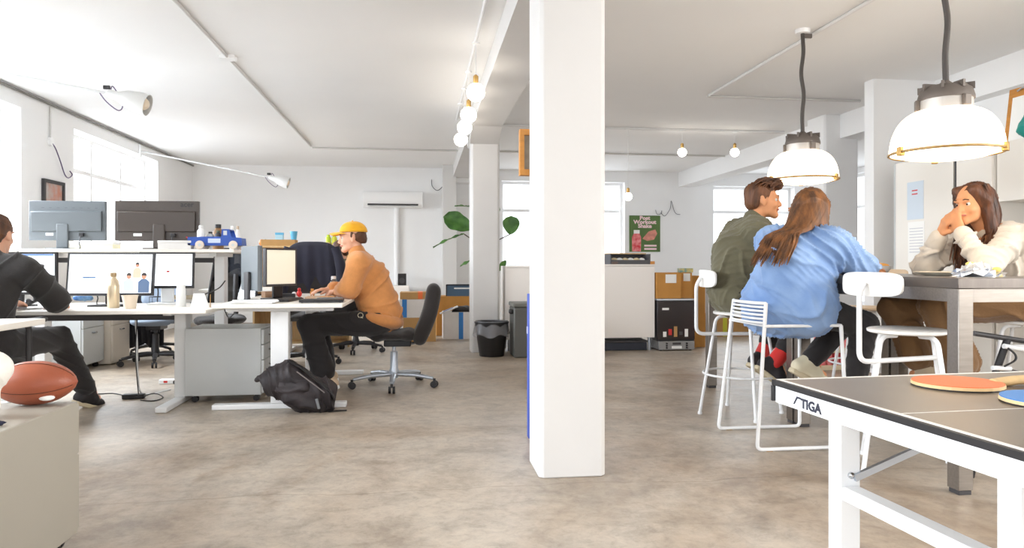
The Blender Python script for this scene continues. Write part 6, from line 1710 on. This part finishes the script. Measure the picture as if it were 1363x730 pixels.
# ---- man with the yellow cap (faces -x)
def person_cap():
    YB = 5.88
    J = dict(pelvis=(-0.345, YB, 0.545), chest=(-0.46, YB, 0.90), neck=(-0.505, YB, 1.075), head=(-0.548, YB, 1.215),
             shL=(-0.485, YB - 0.165, 1.005), shR=(-0.485, YB + 0.165, 1.005), elL=(-0.555, YB - 0.205, 0.815), elR=(-0.58, YB + 0.2, 0.80),
             wrL=(-0.655, YB + 0.0, 0.785), wrR=(-0.72, YB + 0.10, 0.80), hipL=(-0.37, YB - 0.10, 0.53), hipR=(-0.37, YB + 0.10, 0.53),
             knL=(-0.865, YB - 0.18, 0.53), knR=(-0.84, YB + 0.12, 0.52), anL=(-0.735, YB - 0.20, 0.108), anR=(-0.78, YB + 0.15, 0.108),
             toeL=(-0.90, YB - 0.22, 0.06), toeR=(-0.94, YB + 0.17, 0.06))
    J = {k: V3(*v) for k, v in J.items()}
    # seen in the photo as left side = camera side; person faces -x so his left is -y
    p = Person('person in a yellow cap and camel sweater seated at the white desk', J)
    p.hf, p.hup = nrm((-1, 0.0, -0.10)), nrm((-0.10, 0, 1))
    h = hand_prims(J['wrL'], (-0.6, 0.8, -0.05), (0, 0, -1), 1, 0.25) + hand_prims(J['wrR'], (-1, -0.1, -0.05), (0, 0, -1), -1, 0.25)
    p.body([h]); p.face(mat('brow_brown', (92, 62, 44), 0.8))
    CAM = mat('camel_knit', (208, 140, 80), 0.95, var=0.10, vscale=30, bump=0.35, bscale=180, sheen=0.3)
    pr = p.torso_prims(1.07, low=0.01) + p.sleeve('L', 0.094, 0.082, 0.050, 0.95) + p.sleeve('R', 0.094, 0.082, 0.050, 0.95)
    pr += [C(J['pelvis'] + V3(0.03, 0, 0.06), J['chest'] + V3(0.06, 0, 0.0), 0.165, 0.14), C(J['chest'] + V3(0.03, 0, 0.03), J['neck'] + V3(0.03, 0, -0.04), 0.12, 0.07)]
    sw = p.garment('sweater', CAM, pr, folds(0.010, 5.2, 23, (0.9, 0.2, -0.35)), 0.009, 0.03)
    p.garment('collar', CAM, [C(J['neck'] + V3(0.012, 0, -0.03), J['neck'] + V3(-0.012, 0, 0.03), 0.072, 0.066)], None, 0.008, 0.02)
    hem = [C(J['pelvis'] + V3(0.0, 0.07, 0.005), J['pelvis'] + V3(0.0, -0.07, 0.005), 0.150, 0.150)]
    p.garment('sweater_hem', CAM, [E(J['pelvis'] + V3(0.015, 0, 0.015), (0.196, 0.226, 0.085), Matrix.Rotation(0.24, 3, 'Y'))], None, 0.008)
    BLK = mat('black_trouser', (38, 34, 35), 0.9, var=0.2, vscale=5, bump=0.06, bscale=90, sheen=0.15)
    p.trousers(BLK, 0.105, 0.084, 0.092, 0.86, folds(0.005, 7, 8))
    SOCK = mat('sock_white', (236, 230, 222), 0.9, bump=0.2, bscale=200)
    for q in 'LR':
        p.garment('sock', SOCK, [C(J['an' + q] + (J['kn' + q] - J['an' + q]) * 0.30, J['an' + q], 0.047, 0.050)], None, 0.008, 0.02)
        p.shoe(q, mat('shoe_tan', (214, 190, 160), 0.7), PAPER, PAPER)
    # cap
    f, l, u = head_frame(p.hf, p.hup); H = J['head']
    Mc = p.M
    P = p.P
    cap = MB(); n, m_ = 28, 10
    rows = []
    for j in range(m_ + 1):
        ph = PI / 2 * j / m_
        row = []
        for i in range(n):
            a = 2 * PI * i / n
            rx, ry = 0.111, 0.090
            row.append(P(-0.012 + rx * math.cos(a) * math.cos(ph) ** 0.8, ry * math.sin(a) * math.cos(ph) ** 0.8, 0.052 + 0.080 * math.sin(ph) - 0.018 * (1 - math.cos(a)) * 0.5 * (1 - j / m_)) - p.o)
        rows.append(row)
    vs = [q for r in rows for q in r]; fs = []
    for j in range(m_):
        for i in range(n):
            q = (i + 1) % n; fs.append((j * n + i, j * n + q, (j + 1) * n + q, (j + 1) * n + i))
    cap.add([tuple(v) for v in vs], fs)
    co = cap.build('cap', YELLOWM, p.t, smooth=80)
    md = co.modifiers.new('thick', 'SOLIDIFY'); md.thickness = 0.004
    def brim(a, b):
        ang = (a - 0.5) * 2.2
        r0 = 0.098; x0 = r0 * math.cos(ang); y0 = 0.086 * math.sin(ang)
        x1 = 0.095 + 0.085 * math.cos(ang * 0.75); y1 = 0.082 * math.sin(ang)
        return P(x0 + (x1 - x0) * b, y0 + (y1 - y0) * b, 0.052 + 0.006 * b - 0.020 * (abs(ang) / 1.1) ** 2 - 0.012 * b * b) - p.o
    MB().grid(lambda a, b: tuple(brim(a, b)), 16, 6, 0.004).build('brim', YELLOWM, co, smooth=70)
    MB().sph(tuple(P(-0.012, 0, 0.133) - p.o), 0.007, 10, 6).build('button', YELLOWM, co)
    HB = mat('hair_brown', (84, 54, 36), 0.7, bump=0.4, bscale=150, stretch=(1, 1, 0.15))
    p.garment('hair', HB, [E(P(-0.045, 0, 0.010), (0.068, 0.080, 0.062), Mc), C(P(-0.085, 0.03, -0.03), P(-0.085, -0.03, -0.03), 0.025, 0.025), C(P(0.0, 0.076, 0.03), P(0.002, 0.078, -0.0), 0.012, 0.008), C(P(0.0, -0.076, 0.03), P(0.002, -0.078, -0.0), 0.012, 0.008)], folds(0.003, 30, 2), 0.007)
    # keys on his belt loop
    o = p.o
    k0 = V3(-0.47, YB - 0.195, 0.60) - o
    kk = MB()
    kk.tube([tuple(k0 + V3(0.02 * math.cos(a), 0, 0.02 * math.sin(a))) for a in np.linspace(0, 6.28, 14)[:-1]], 0.003, 6, closed=True)
    for i in range(4): kk.cbox(tuple(k0 + V3(-0.012 + 0.009 * i, -0.004, -0.035 - 0.006 * (i % 2))), (0.007, 0.004, 0.05))
    kk.build('keys', mat('keys_metal', (186, 176, 150), 0.3, 0.8), p.t)
    return p
person_cap()

# ---- man in the green shirt (faces +x, seen from his right rear)
HAIRB = mat('hair_chestnut', (108, 66, 36), 0.6, var=0.35, vscale=26, color2=(66, 40, 24), stretch=(1, 1, 0.2), bump=0.4, bscale=120)
def person_green():
    YB = 4.55
    J = dict(pelvis=(2.09, YB, 0.80), chest=(2.16, YB, 1.10), neck=(2.205, YB - 0.005, 1.285), head=(2.27, YB - 0.02, 1.425),
             shL=(2.17, YB + 0.165, 1.205), shR=(2.17, YB - 0.165, 1.205), elL=(2.42, YB + 0.22, 1.02), elR=(2.40, YB - 0.16, 1.02),
             wrL=(2.52, YB + 0.06, 1.20), wrR=(2.50, YB - 0.07, 1.235), hipL=(2.12, YB + 0.10, 0.775), hipR=(2.12, YB - 0.10, 0.775),
             knL=(2.50, YB + 0.16, 0.68), knR=(2.50, YB - 0.20, 0.66), anL=(2.32, YB + 0.10, 0.36), anR=(2.26, YB - 0.19, 0.36),
             toeL=(2.47, YB + 0.14, 0.28), toeR=(2.40, YB - 0.2, 0.25))
    J = {k: V3(*v) for k, v in J.items()}
    p = Person('person in an olive green shirt seated on a bar stool at the steel table', J, SKIN2, 1.03)
    p.hf, p.hup = nrm((1, -0.30, -0.02)), nrm((0.05, 0, 1))
    h = hand_prims(J['wrR'], (0.1, 0.1, 1), (-1, 0.2, 0.1), -1, 0.55) + hand_prims(J['wrL'], (0.1, -0.5, 0.9), (-1, 0, 0.1), 1, 0.55)
    p.body([h]); p.face(mat('brow_brown', (92, 62, 44), 0.8))
    OL = mat('olive_cotton', (104, 99, 76), 0.9, var=0.18, vscale=7, bump=0.12, bscale=120, sheen=0.2)
    back = [C(J['pelvis'] + V3(-0.01, 0, 0.03), J['chest'] + V3(-0.05, 0, -0.02), 0.172, 0.165), C(J['chest'] + V3(-0.05, 0, 0.0), J['neck'] + V3(-0.04, 0, -0.07), 0.155, 0.09)]
    pr = p.torso_prims(1.08, low=0.02) + back + p.sleeve('L', 0.088, 0.076, 0.052, 0.75) + p.sleeve('R', 0.088, 0.076, 0.052, 0.75)
    pr += [C(J['pelvis'] + V3(0, 0.05, 0.0), J['pelvis'] + V3(0, -0.05, 0.0), 0.155, 0.155)]
    p.garment('shirt', OL, pr, (lambda f1, f2: (lambda V: f1(V) + f2(V)))(folds(0.014, 6.5, 31, (0.8, -0.2, 0.9)), folds(0.005, 13.0, 35, (0.3, 0.9, 0.8))), 0.009, 0.03)
    p.garment('collar', OL, [C(J['neck'] + V3(-0.012, 0, -0.03), J['neck'] + V3(0.005, 0, 0.02), 0.072, 0.066)], None, 0.008, 0.02)
    BLK = MATS['black_trouser']
    p.trousers(BLK, 0.102, 0.078, 0.066, 0.66, folds(0.005, 7, 9))
    for q in 'LR':
        p.garment('sock', RED, [C(J['an' + q] + (J['kn' + q] - J['an' + q]) * 0.38, J['an' + q], 0.050, 0.052)], None, 0.008, 0.02)
        p.shoe(q, mat('shoe_black', (40, 36, 38), 0.7), mat('sole_beige', (204, 190, 160), 0.7), RED)
    P, Mc = p.P, p.M
    p.garment('hair', HAIRB, [E(P(-0.022, 0, 0.052), (0.100, 0.086, 0.078), Mc), E(P(-0.06, 0, 0.0), (0.055, 0.078, 0.075), Mc), C(P(0.06, 0.03, 0.105), P(0.085, -0.03, 0.10), 0.034, 0.034), C(P(0.02, 0, 0.118), P(0.08, 0.0, 0.112), 0.04, 0.036), C(P(0.0, 0.076, 0.03), P(0.0, 0.076, -0.005), 0.012, 0.008), C(P(0.0, -0.076, 0.03), P(0.0, -0.076, -0.005), 0.012, 0.008)],
              folds(0.006, 26, 5, (0.2, 1, 0.3)), 0.006, 0.02)
    def st(rng, u):
        a = rng.uniform(-1.25, 1.25); x0 = rng.uniform(-0.06, 0.05)
        b = 0.082 * math.sin(a); z0 = 0.055 + 0.082 * math.cos(a)
        return [P(x0, b, z0 - 0.01), P(x0 + 0.03, b * 1.05, z0 + 0.012), P(x0 + 0.07, b * 1.0 + rng.uniform(-0.012, 0.012), z0 + 0.006 + rng.uniform(-0.01, 0.012))]
    locks(P, p.o, HAIRB, p.t, st, 3, 70, 0.010)
    return p
person_green()

# ---- woman in the denim shirt (faces +x, seen from behind right)
HAIRL = mat('hair_long_brown', (132, 84, 42), 0.5, var=0.5, vscale=34, color2=(70, 42, 22), stretch=(1, 1, 0.12), bump=0.4, bscale=120)
def person_denim():
    YB = 3.86
    J = dict(pelvis=(2.08, YB, 0.775), chest=(2.125, YB - 0.01, 1.02), neck=(2.185, YB + 0.0, 1.195), head=(2.245, YB + 0.02, 1.315),
             shL=(2.045, YB + 0.11, 1.115), shR=(2.265, YB - 0.145, 1.105), elL=(2.26, YB + 0.26, 0.975), elR=(2.45, YB - 0.13, 0.985),
             wrL=(2.45, YB + 0.22, 0.99), wrR=(2.60, YB + 0.06, 0.985), hipL=(2.12, YB + 0.10, 0.765), hipR=(2.12, YB - 0.10, 0.765),
             knL=(2.50, YB + 0.10, 0.66), knR=(2.47, YB - 0.13, 0.66), anL=(2.27, YB + 0.10, 0.42), anR=(2.42, YB - 0.13, 0.345),
             toeL=(2.41, YB + 0.11, 0.345), toeR=(2.57, YB - 0.15, 0.275))
    J = {k: V3(*v) for k, v in J.items()}
    p = Person('person with long brown hair in a blue denim shirt on the wire bar stool', J, SKIN2, 0.97)
    p.hf, p.hup = nrm((0.80, 0.66, -0.14)), nrm((0.10, 0.08, 1))
    h = hand_prims(J['wrR'], (1, 0.3, -0.1), (0, 0, -1), -1, 0.35) + hand_prims(J['wrL'], (1, -0.3, -0.1), (0, 0, -1), 1, 0.35)
    p.body([h]); p.face(mat('brow_brown', (92, 62, 44), 0.8))
    DN = mat('denim_blue', (144, 173, 214), 0.85, var=0.35, vscale=4, color2=(108, 142, 194), bump=0.12, bscale=140, sheen=0.2)
    pr = p.torso_prims(1.10, low=0.0) + p.sleeve('L', 0.100, 0.088, 0.060, 0.92) + p.sleeve('R', 0.102, 0.090, 0.062, 0.92)
    F, LF = V3(0.77, 0.64, 0), V3(-0.64, 0.77, 0)
    pr += [C(J['pelvis'] - F * 0.02 + LF * 0.09 - V3(0, 0, 0.02), J['pelvis'] - F * 0.02 - LF * 0.12 - V3(0, 0, 0.02), 0.165, 0.170), C(J['pelvis'] - F * 0.03, J['chest'] - F * 0.055, 0.180, 0.165),
           C(J['pelvis'] - LF * 0.13 + V3(0, 0, 0.03), J['chest'] - LF * 0.11 + F * 0.02, 0.13, 0.115), C(J['pelvis'] + LF * 0.11 + V3(0, 0, 0.03), J['chest'] + LF * 0.10, 0.13, 0.115), C(J['chest'] - F * 0.05 + V3(0, 0, 0.02), J['neck'] - F * 0.045 - V3(0, 0, 0.07), 0.14, 0.08)]
    p.garment('shirt', DN, pr, (lambda f1, f2: (lambda V: f1(V) + f2(V)))(folds(0.016, 6.0, 44, (0.5, 0.5, 1.0)), folds(0.006, 13.0, 45, (0.9, -0.3, 0.7))), 0.009, 0.035)
    p.garment('collar', DN, [C(J['neck'] + V3(-0.02, 0, -0.03), J['neck'] + V3(0.005, 0, 0.015), 0.072, 0.062)], None, 0.008, 0.02)
    BLK = MATS['black_trouser']
    p.trousers(BLK, 0.098, 0.074, 0.060, 0.90, folds(0.004, 7, 10))
    p.shoe('R', MATS['shoe_black'], BLACKP, CHROME); p.shoe('L', mat('shoe_cream', (212, 202, 176), 0.8), mat('sole_beige', (204, 190, 160), 0.7), PAPER)
    P, Mc = p.P, p.M
    N = J['neck']
    p.garment('hair', HAIRL, [E(P(-0.022, 0, 0.030), (0.104, 0.090, 0.098), Mc), C(P(-0.05, 0, 0.0), P(-0.085, 0.0, -0.12), 0.085, 0.075), C(P(-0.085, 0.02, -0.1), P(-0.10, 0.03, -0.22), 0.065, 0.05), C(P(-0.02, -0.075, 0.02), P(-0.03, -0.08, -0.14), 0.035, 0.03), C(P(-0.02, 0.075, 0.02), P(-0.04, 0.085, -0.14), 0.035, 0.03)],
              folds(0.004, 24, 5, (0.3, 1, 0.05)), 0.008, 0.03)
    def st(rng, u):
        a = rng.uniform(-1, 1) * 1.35
        r = 0.094
        sx, sy = -math.cos(a), math.sin(a)
        top = P(-0.022 + 0.10 * sx * 0.75, 0.09 * sy * 0.75, 0.095)
        mid = P(-0.022 + 0.112 * sx, 0.100 * sy, 0.01)
        shoulder = P(-0.05 + 0.108 * sx, 0.106 * sy, -0.12)
        w = (sy + 1) / 2                                  # 0 = her right, 1 = her left
        zz = rng.uniform(0.985, 1.12)
        jit = rng.uniform(0.0, 0.018)
        def bk(z, s_):                                    # point just outside the back of the shirt
            tt = (z - 1.02) / 0.175
            c_ = J['chest'] + (J['neck'] - J['chest']) * tt
            R_ = 0.258 - 0.085 * max(0.0, tt) - 0.9 * s_ * s_ + jit
            q_ = c_ - F * R_ + LF * s_; q_[2] = z
            return q_
        s_ = rng.uniform(-0.07, 0.155)
        return [top, mid, shoulder * 0.6 + bk(1.22, s_ * 0.6) * 0.4, bk(1.17, s_ * 0.75), bk((1.17 + zz) / 2, s_ * 0.92), bk(zz, s_)]
    locks(P, p.o, HAIRL, p.t, st, 9, 190, 0.0115)
    return p
person_denim()

# ---- woman in the white blouse (faces -x, chin on her hands)
HAIRD = mat('hair_dark_brown', (104, 58, 26), 0.5, var=0.5, vscale=30, color2=(52, 28, 14), stretch=(1, 1, 0.12), bump=0.4, bscale=120)
def person_white():
    YB = 3.64
    J = dict(pelvis=(3.37, YB, 0.795), chest=(3.225, YB, 1.04), neck=(3.14, YB, 1.215), head=(3.055, YB - 0.01, 1.335),
             shL=(3.18, YB - 0.155, 1.145), shR=(3.18, YB + 0.155, 1.145), elL=(2.985, YB - 0.19, 0.988), elR=(2.90, YB + 0.17, 0.988),
             wrL=(2.945, YB - 0.055, 1.185), wrR=(2.925, YB + 0.075, 1.17), hipL=(3.36, YB - 0.08, 0.775), hipR=(3.36, YB + 0.10, 0.775),
             knL=(2.93, YB + 0.10, 0.765), knR=(2.90, YB + 0.42, 0.745), anL=(3.08, YB + 0.06, 0.36), anR=(3.02, YB + 0.34, 0.36),
             toeL=(2.94, YB + 0.07, 0.28), toeR=(2.87, YB + 0.37, 0.28))
    J = {k: V3(*v) for k, v in J.items()}
    p = Person('person with long brown hair in a white blouse resting the chin on both hands', J, SKIN2, 0.97)
    p.hf, p.hup = nrm((-1, -0.22, -0.10)), nrm((-0.12, 0, 1))
    h = hand_prims(J['wrL'], (-0.05, 0.45, 0.9), (0.85, 0.3, 0.2), 1, 0.42, 0.95) + hand_prims(J['wrR'], (0.0, -0.5, 0.85), (0.85, -0.3, 0.2), -1, 0.42, 0.95)
    p.body([h]); p.face(mat('brow_dark', (60, 38, 24), 0.8))
    WB = mat('white_blouse', (212, 202, 188), 0.85, var=0.06, vscale=7, bump=0.10, bscale=130, sheen=0.2)
    pr = p.torso_prims(0.94, low=0.02) + p.sleeve('L', 0.080, 0.070, 0.042, 0.88) + p.sleeve('R', 0.080, 0.066, 0.042, 0.88)
    pr += [C(J['pelvis'] + V3(0.02, 0, 0.03), J['chest'] + V3(0.05, 0, 0), 0.155, 0.145)]
    p.garment('blouse', WB, pr, (lambda f1, f2: (lambda V: f1(V) + f2(V)))(folds(0.017, 7.5, 52, (0.9, 0.4, -0.5)), folds(0.007, 15.0, 55, (0.4, 0.8, 0.6))), 0.009, 0.03)
    p.garment('cuff', WB, [C(J['wrL'] + (J['elL'] - J['wrL']) * 0.10, J['wrL'] + (J['elL'] - J['wrL']) * 0.30, 0.047, 0.050)], None, 0.007, 0.01)
    p.garment('cuff', WB, [C(J['wrR'] + (J['elR'] - J['wrR']) * 0.10, J['wrR'] + (J['elR'] - J['wrR']) * 0.30, 0.047, 0.050)], None, 0.007, 0.01)
    BR = mat('brown_corduroy', (126, 92, 56), 0.9, var=0.15, vscale=8, bump=0.2, bscale=90, sheen=0.25)
    p.trousers(BR, 0.104, 0.094, 0.092, 0.80, folds(0.010, 6, 18, (1, 0.3, 0.5)))
    for q in 'LR':
        p.garment('sock', MATS['sock_white'], [C(J['an' + q] + (J['kn' + q] - J['an' + q]) * 0.28, J['an' + q], 0.046, 0.048)], None, 0.009, 0.02)
        p.shoe(q, mat('shoe_beige', (186, 170, 146), 0.8), mat('sole_white', (230, 226, 218), 0.6), PAPER)
    P, Mc = p.P, p.M
    p.garment('hair', HAIRD, [E(P(-0.030, 0, 0.034), (0.102, 0.090, 0.095), Mc), C(P(-0.06, 0, 0.0), P(-0.09, 0.0, -0.12), 0.083, 0.07), C(P(-0.015, 0.076, 0.03), P(-0.025, 0.088, -0.17), 0.032, 0.035), C(P(-0.015, -0.076, 0.03), P(-0.025, -0.088, -0.15), 0.032, 0.035),
                              C(P(0.04, 0.055, 0.085), P(0.0, 0.082, 0.02), 0.026, 0.022), C(P(0.04, -0.055, 0.085), P(0.0, -0.082, 0.02), 0.026, 0.022)],
              folds(0.004, 24, 7, (0.3, 1, 0.05)), 0.008, 0.03)
    def st(rng, u):
        a = rng.uniform(-1, 1) * 1.75
        sx, sy = -math.cos(a), math.sin(a)
        top = P(-0.02 + 0.07 * sx, 0.072 * sy, 0.105)
        mid = P(-0.025 + 0.108 * sx, 0.098 * sy, 0.02)
        sh = P(-0.03 + 0.11 * sx, 0.106 * sy, -0.11)
        ln = rng.uniform(0.30, 0.42)
        if abs(sy) > 0.55:      # locks falling in front of the shoulders
            m2 = P(0.02 + 0.03 * sx, 0.100 * sy + rng.uniform(-0.02, 0.02), -ln * 0.6); end = P(0.06 + rng.uniform(-0.03, 0.03), 0.085 * sy + rng.uniform(-0.03, 0.03), -ln)
        else:
            m2 = P(-0.11 + 0.05 * sx, 0.11 * sy, -ln * 0.55); end = P(-0.17 + rng.uniform(-0.02, 0.02), 0.10 * sy + rng.uniform(-0.02, 0.02), -ln * 0.85)
        return [top, mid, sh, m2, end]
    locks(P, p.o, HAIRD, p.t, st, 12, 130, 0.012)
    return p
person_white()

# ---- person in the black sweater at the left edge (faces +y)
def person_black():
    XB = -2.50
    J = dict(pelvis=(XB, 4.40, 0.56), chest=(XB, 4.52, 0.87), neck=(XB, 4.575, 1.045), head=(XB - 0.02, 4.63, 1.175),
             shL=(XB - 0.17, 4.56, 0.965), shR=(XB + 0.17, 4.56, 0.965), elL=(XB - 0.24, 4.75, 0.79), elR=(XB + 0.255, 4.74, 0.785),
             wrL=(XB - 0.15, 4.97, 0.755), wrR=(XB + 0.14, 4.97, 0.755), hipL=(XB - 0.1, 4.42, 0.54), hipR=(XB + 0.1, 4.42, 0.54),
             knL=(XB - 0.15, 4.92, 0.52), knR=(XB + 0.18, 4.93, 0.52), anL=(XB - 0.13, 5.20, 0.112), anR=(XB + 0.20, 5.30, 0.112),
             toeL=(XB - 0.15, 5.37, 0.05), toeR=(XB + 0.24, 5.47, 0.05))
    J = {k: V3(*v) for k, v in J.items()}
    p = Person('person in a black sweater seated before the bright screens', J)
    p.hf, p.hup = nrm((0.05, 1, -0.08)), nrm((0, 0.08, 1))
    h = hand_prims(J['wrL'], (0.2, 1, -0.05), (0, 0, -1), 1, 0.25) + hand_prims(J['wrR'], (-0.2, 1, -0.05), (0, 0, -1), -1, 0.25)
    p.body([h], 0.008); p.face(mat('brow_brown', (92, 62, 44), 0.8))
    BS = mat('black_knit', (44, 41, 40), 0.95, var=0.2, vscale=6, bump=0.2, bscale=160, sheen=0.2)
    pr = p.torso_prims(1.06, low=0.0) + p.sleeve('L', 0.085, 0.075, 0.048, 0.95) + p.sleeve('R', 0.088, 0.078, 0.048, 0.95)
    p.garment('sweater', BS, pr, folds(0.009, 7, 61, (0.5, 0.6, -0.6)), 0.0095, 0.03)
    p.trousers(MATS['black_trouser'], 0.1, 0.078, 0.066, 0.9, folds(0.005, 7, 12))
    for q in 'LR': p.shoe(q, MATS['shoe_black'], MATS['sole_beige'], BLACKP)
    P, Mc = p.P, p.M
    p.garment('hair', HAIRB, [E(P(-0.022, 0, 0.045), (0.100, 0.086, 0.080), Mc), E(P(-0.06, 0, 0.0), (0.05, 0.078, 0.07), Mc)], folds(0.005, 26, 6), 0.008, 0.02)
person_black()

# ---- person half hidden behind the capped man
def person_hidden():
    YB = 8.32; XB = -0.80
    J = dict(pelvis=(XB, YB, 0.57), chest=(XB - 0.06, YB, 0.88), neck=(XB - 0.09, YB, 1.03), head=(XB - 0.125, YB, 1.155),
             shL=(XB - 0.07, YB - 0.16, 0.965), shR=(XB - 0.07, YB + 0.16, 0.965), elL=(XB - 0.20, YB - 0.23, 0.78), elR=(XB - 0.22, YB + 0.2, 0.78),
             wrL=(XB - 0.32, YB - 0.30, 0.82), wrR=(XB - 0.42, YB + 0.10, 0.80), hipL=(XB - 0.02, YB - 0.1, 0.55), hipR=(XB - 0.02, YB + 0.1, 0.55),
             knL=(XB - 0.44, YB + 0.06, 0.53), knR=(XB - 0.44, YB + 0.26, 0.53), anL=(XB - 0.35, YB + 0.06, 0.112), anR=(XB - 0.35, YB + 0.28, 0.112),
             toeL=(XB - 0.52, YB + 0.06, 0.05), toeR=(XB - 0.52, YB + 0.3, 0.05))
    J = {k: V3(*v) for k, v in J.items()}
    p = Person('person in a khaki top half hidden behind the yellow cap man', J)
    p.hf, p.hup = nrm((-1, 0, -0.1)), nrm((-0.1, 0, 1))
    h = hand_prims(J['wrL'], (-1, -0.2, -0.1), (0, 0, -1), 1, 0.5) + hand_prims(J['wrR'], (-1, 0, -0.05), (0, 0, -1), -1, 0.3)
    p.body([h], 0.009); p.face(mat('brow_brown', (92, 62, 44), 0.8))
    KH = mat('khaki_cotton', (112, 104, 76), 0.9, var=0.15, vscale=8, bump=0.1, bscale=120)
    p.garment('top', KH, p.torso_prims(1.0, low=0.0) + p.sleeve('L', 0.075, 0.065, 0.045, 0.8) + p.sleeve('R', 0.075, 0.065, 0.045, 0.8), folds(0.008, 8, 71), 0.011, 0.03)
    p.trousers(MATS['black_trouser'], 0.1, 0.078, 0.066, 0.9, None, res=0.012)
    for q in 'LR': p.shoe(q, MATS['shoe_black'], PAPER)
    P, Mc = p.P, p.M
    p.garment('hair', HAIRB, [E(P(-0.022, 0, 0.045), (0.100, 0.086, 0.080), Mc), E(P(-0.06, 0, 0.0), (0.05, 0.078, 0.07), Mc)], folds(0.005, 26, 6), 0.009, 0.02)
    office_chair(XB + 0.06, YB, PI, 'black office chair under the person in the khaki top', FABB, BLACKP, zs=0.455, back_h=0.36, back_z=0.52)
person_hidden()
